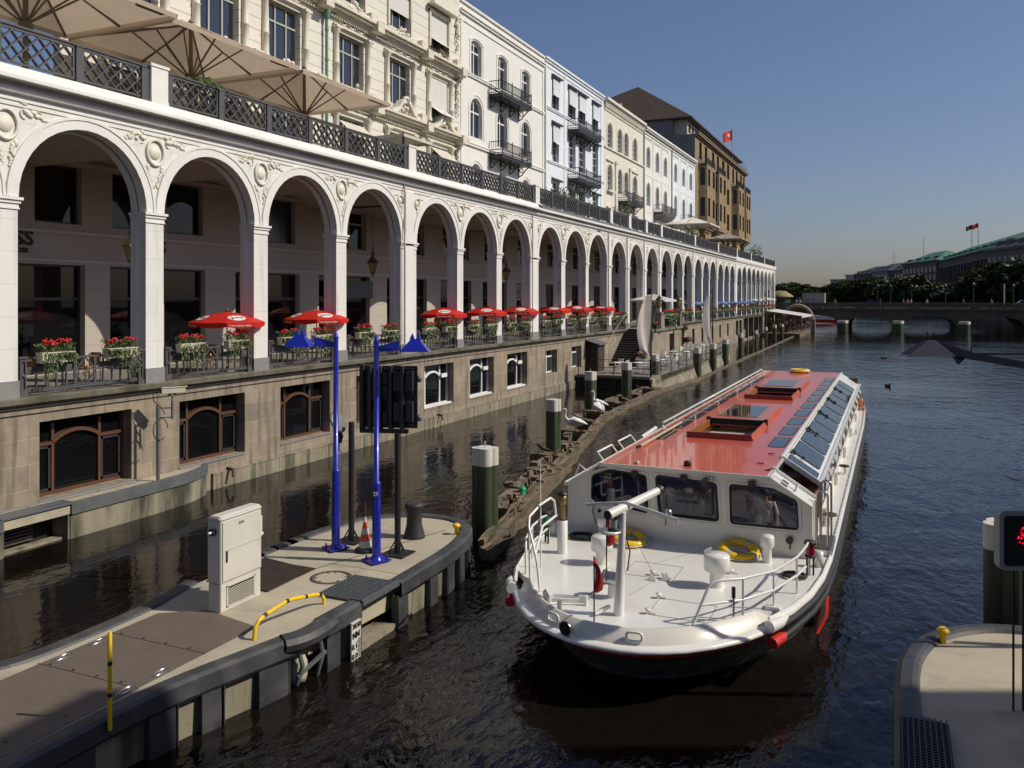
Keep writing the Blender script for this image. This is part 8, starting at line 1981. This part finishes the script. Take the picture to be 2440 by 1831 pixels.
# understorey hedge so that the shore line closes
q=MB(); 
for i in range(9000):
    px=ra.uniform(1845,2520); Z=420-180*max(0,(px-2000)/520) if px>1995 else 575
    x,y=wpos(px,Z*ra.uniform(.96,1.04)); q.leaf((x,y,2.5+ra.random()*5.5),(ra.gauss(0,1),ra.gauss(0,1),ra.gauss(0,1)),1.6,1.2)
o=q.build('shore_shrubs',LEAFD,recalc=False); o['kind']='stuff'; tag(o,'dense shrubbery under the trees along the far shore','shrubs')
# ================================================================ FAR BUILDINGS ALONG THE LAKE
def farb(label,px0,Z0,px1,Z1,hw,hr,wm,rm,depth=26,cols=False,hip=.0,nw=12,rows=4,name='lakeside_building'):
    a=Vector((*wpos(px0,Z0),0)); b=Vector((*wpos(px1,Z1),0)); d=(b-a); L=d.length; d.normalize(); n=Vector((-d.y,d.x,0))
    if n.dot(Vector((a.x,a.y,0)))<0: n=-n
    z0=3; t=thing(name,label,'building',(a.x,a.y,z0),'buildings along the far lakeside')
    def P(u,v,z): p=a+d*u+n*v; return (p.x,p.y,z)
    q=MB(); q.add([P(0,0,z0),P(L,0,z0),P(L,depth,z0),P(0,depth,z0),P(0,0,z0+hw),P(L,0,z0+hw),P(L,depth,z0+hw),P(0,depth,z0+hw)],[(0,1,5,4),(1,2,6,5),(2,3,7,6),(3,0,4,7),(4,5,6,7)]); w_=q.build('wall',wm,t)
    q=MB(); q.add([P(-.8,-.8,z0+hw),P(L+.8,-.8,z0+hw),P(L+.8,depth,z0+hw),P(-.8,depth,z0+hw),P(-.8,-.8,z0+hw+.8),P(L+.8,-.8,z0+hw+.8),P(L+.8,depth,z0+hw+.8),P(-.8,depth,z0+hw+.8)],[(0,1,5,4),(1,2,6,5),(4,5,6,7),(0,3,7,4)]); q.build('cornice',wm,t)
    if hr>0:
        e=hip*L; zz=z0+hw+.8; q=MB(); q.add([P(-.5,-.5,zz),P(L+.5,-.5,zz),P(L+.5,depth,zz),P(-.5,depth,zz),P(e,depth*.5,zz+hr),P(L-e,depth*.5,zz+hr)],[(0,1,5,4),(1,2,5),(2,3,4,5),(3,0,4)]); q.build('roof',rm,t)
    q=MB(); 
    for i in range(nw):
        for j in range(rows):
            u=L*(i+.5)/nw; z=z0+hw*(.12+.8*(j+.2)/rows); ww=L/nw*.22; hh=hw/rows*.5
            q.add([P(u-ww,-.06,z),P(u+ww,-.06,z),P(u+ww,-.06,z+hh),P(u-ww,-.06,z+hh)],[(0,1,2,3)])
    q.each('window',GLD,w_)
    q=MB()
    for i in range(nw+1):
        if cols: u=L*i/nw; q.add([P(u-.7,-1.1,z0+3),P(u+.7,-1.1,z0+3),P(u+.7,-.07,z0+3),P(u-.7,-.07,z0+3),P(u-.7,-1.1,z0+hw*.86),P(u+.7,-1.1,z0+hw*.86),P(u+.7,-.07,z0+hw*.86),P(u-.7,-.07,z0+hw*.86)],[(0,1,5,4),(1,2,6,5),(3,0,4,7),(4,5,6,7)])
    if cols: q.build('column',wm,t)
    q=MB()
    if hr>0:
        for i in range(max(3,nw//2)):
            u=L*(i+.5)/max(3,nw//2); q.add([P(u-1.1,1.5,z0+hw+1),P(u+1.1,1.5,z0+hw+1),P(u+1.1,1.5,z0+hw+3.2),P(u-1.1,1.5,z0+hw+3.2),P(u-1.1,6,z0+hw+3.4),P(u+1.1,6,z0+hw+3.4)],[(0,1,2,3),(3,2,5,4),(0,3,4),(1,5,2)])
        q.build('dormer',wm if not cols else rm,t)
    return t,P,L,z0+hw+.8+hr
FS=GREYSTONE; FSL=mat('far_pale_stone',(.22,.21,.19),.8,var=.2,vs=.2); FSD=mat('far_dark_stone',(.10,.085,.075),.8,var=.2,vs=.2)
farb('stone corner building with slate roof and dormers at the right edge of the skyline',2352,290,2560,232,18.5,5,FS,SLATER,24,nw=14,rows=5,hip=.1)
farb('long colonnaded stone building with a large green copper roof on the skyline',2217,514,2400,328,23,7.8,FSD,COPPERR,34,True,.10,nw=26,rows=3)
farb('dark building with a smaller green copper roof left of the long colonnaded one',2150,551,2232,486,24,6.2,FSD,COPPERR,24,hip=.3,nw=9)
farb('dark slate-roofed building directly left of the smaller green roof',2110,640,2160,570,22,7,FSD,SLATER,24,hip=.15,nw=7)
farb('grey slate-roofed building in the far row, third from the green-roofed ones',2078,660,2114,620,22.5,5.5,FSL,SLATER,24,hip=.15,nw=7)
farb('slate-roofed building with hipped end in the far row',2034,700,2080,665,21.5,6,FSD,SLATER,28,hip=.25,nw=8)
farb('pale flat-roofed block at the left end of the far skyline',1979,760,2034,740,18.8,0,mat('far_pale_block',(.36,.35,.33),.7),SLATER,30,nw=7)
farb('small pale rooftop block behind the flat-roofed one on the far skyline',2015,800,2036,795,24,0,mat('far_pale_block',(.36,.35,.33),.7),SLATER,20,nw=3)
def fpole(label,px,Z,z0,z1,m=None):
    x,y=wpos(px,Z); t=thing('roof_flagpole',label,'flagpole',(x,y,z0),'flagpoles on the far roofs'); MB().cyl((x,y,z0),(x,y,z1),.22,.14,6).build('pole',FRG,t)
    if m: flagmesh((x,y,z1),3.0,2.2,(-.9,-.3),.4,.3,m,t)
fpole('left of the two flagpoles on the long green roof, dark and red flag',2316,420,31,42,mat('flag_dark_red',(.18,.03,.03),.8)); fpole('right of the two flagpoles on the long green roof, red flag',2331,410,31,42,FLR)
fpole('flagpole with a drooping dark flag on the smaller green roof',2201,520,31,43,None); fpole('thin left mast far behind the slate roofs',2128,640,30,41); fpole('thin right mast far behind the slate roofs',2132.5,640,30,41)
# building on the right bank, outside the picture, whose shadow falls on the two islands
t=thing('right_bank_building','tall plain office building on the right bank whose shadow falls across the islands','building',(20,6,3))
d=Vector((math.cos(CAM_YAW),math.sin(CAM_YAW),0)); e=Vector((d.y,-d.x,0)); H=17; A=Vector((13.2-.0,14.6,0)); k=1/math.tan(SUN_EL); off=Vector((math.cos(SUN_AZ),math.sin(SUN_AZ),0))*((H-.8)*k); A=Vector((-9.55,7.94,0))+off
pts=[A,A+d*34,A+d*34+e*16,A+Vector((.0,-1,0))*18]
q=MB(); q.prism([(p.x,p.y) for p in pts],0,H); q.build('wall',brickmat('right_bank_stone',(.40,.36,.30),(.36,.32,.27),(.2,.18,.15),1.2,.5,.01,.8),t)
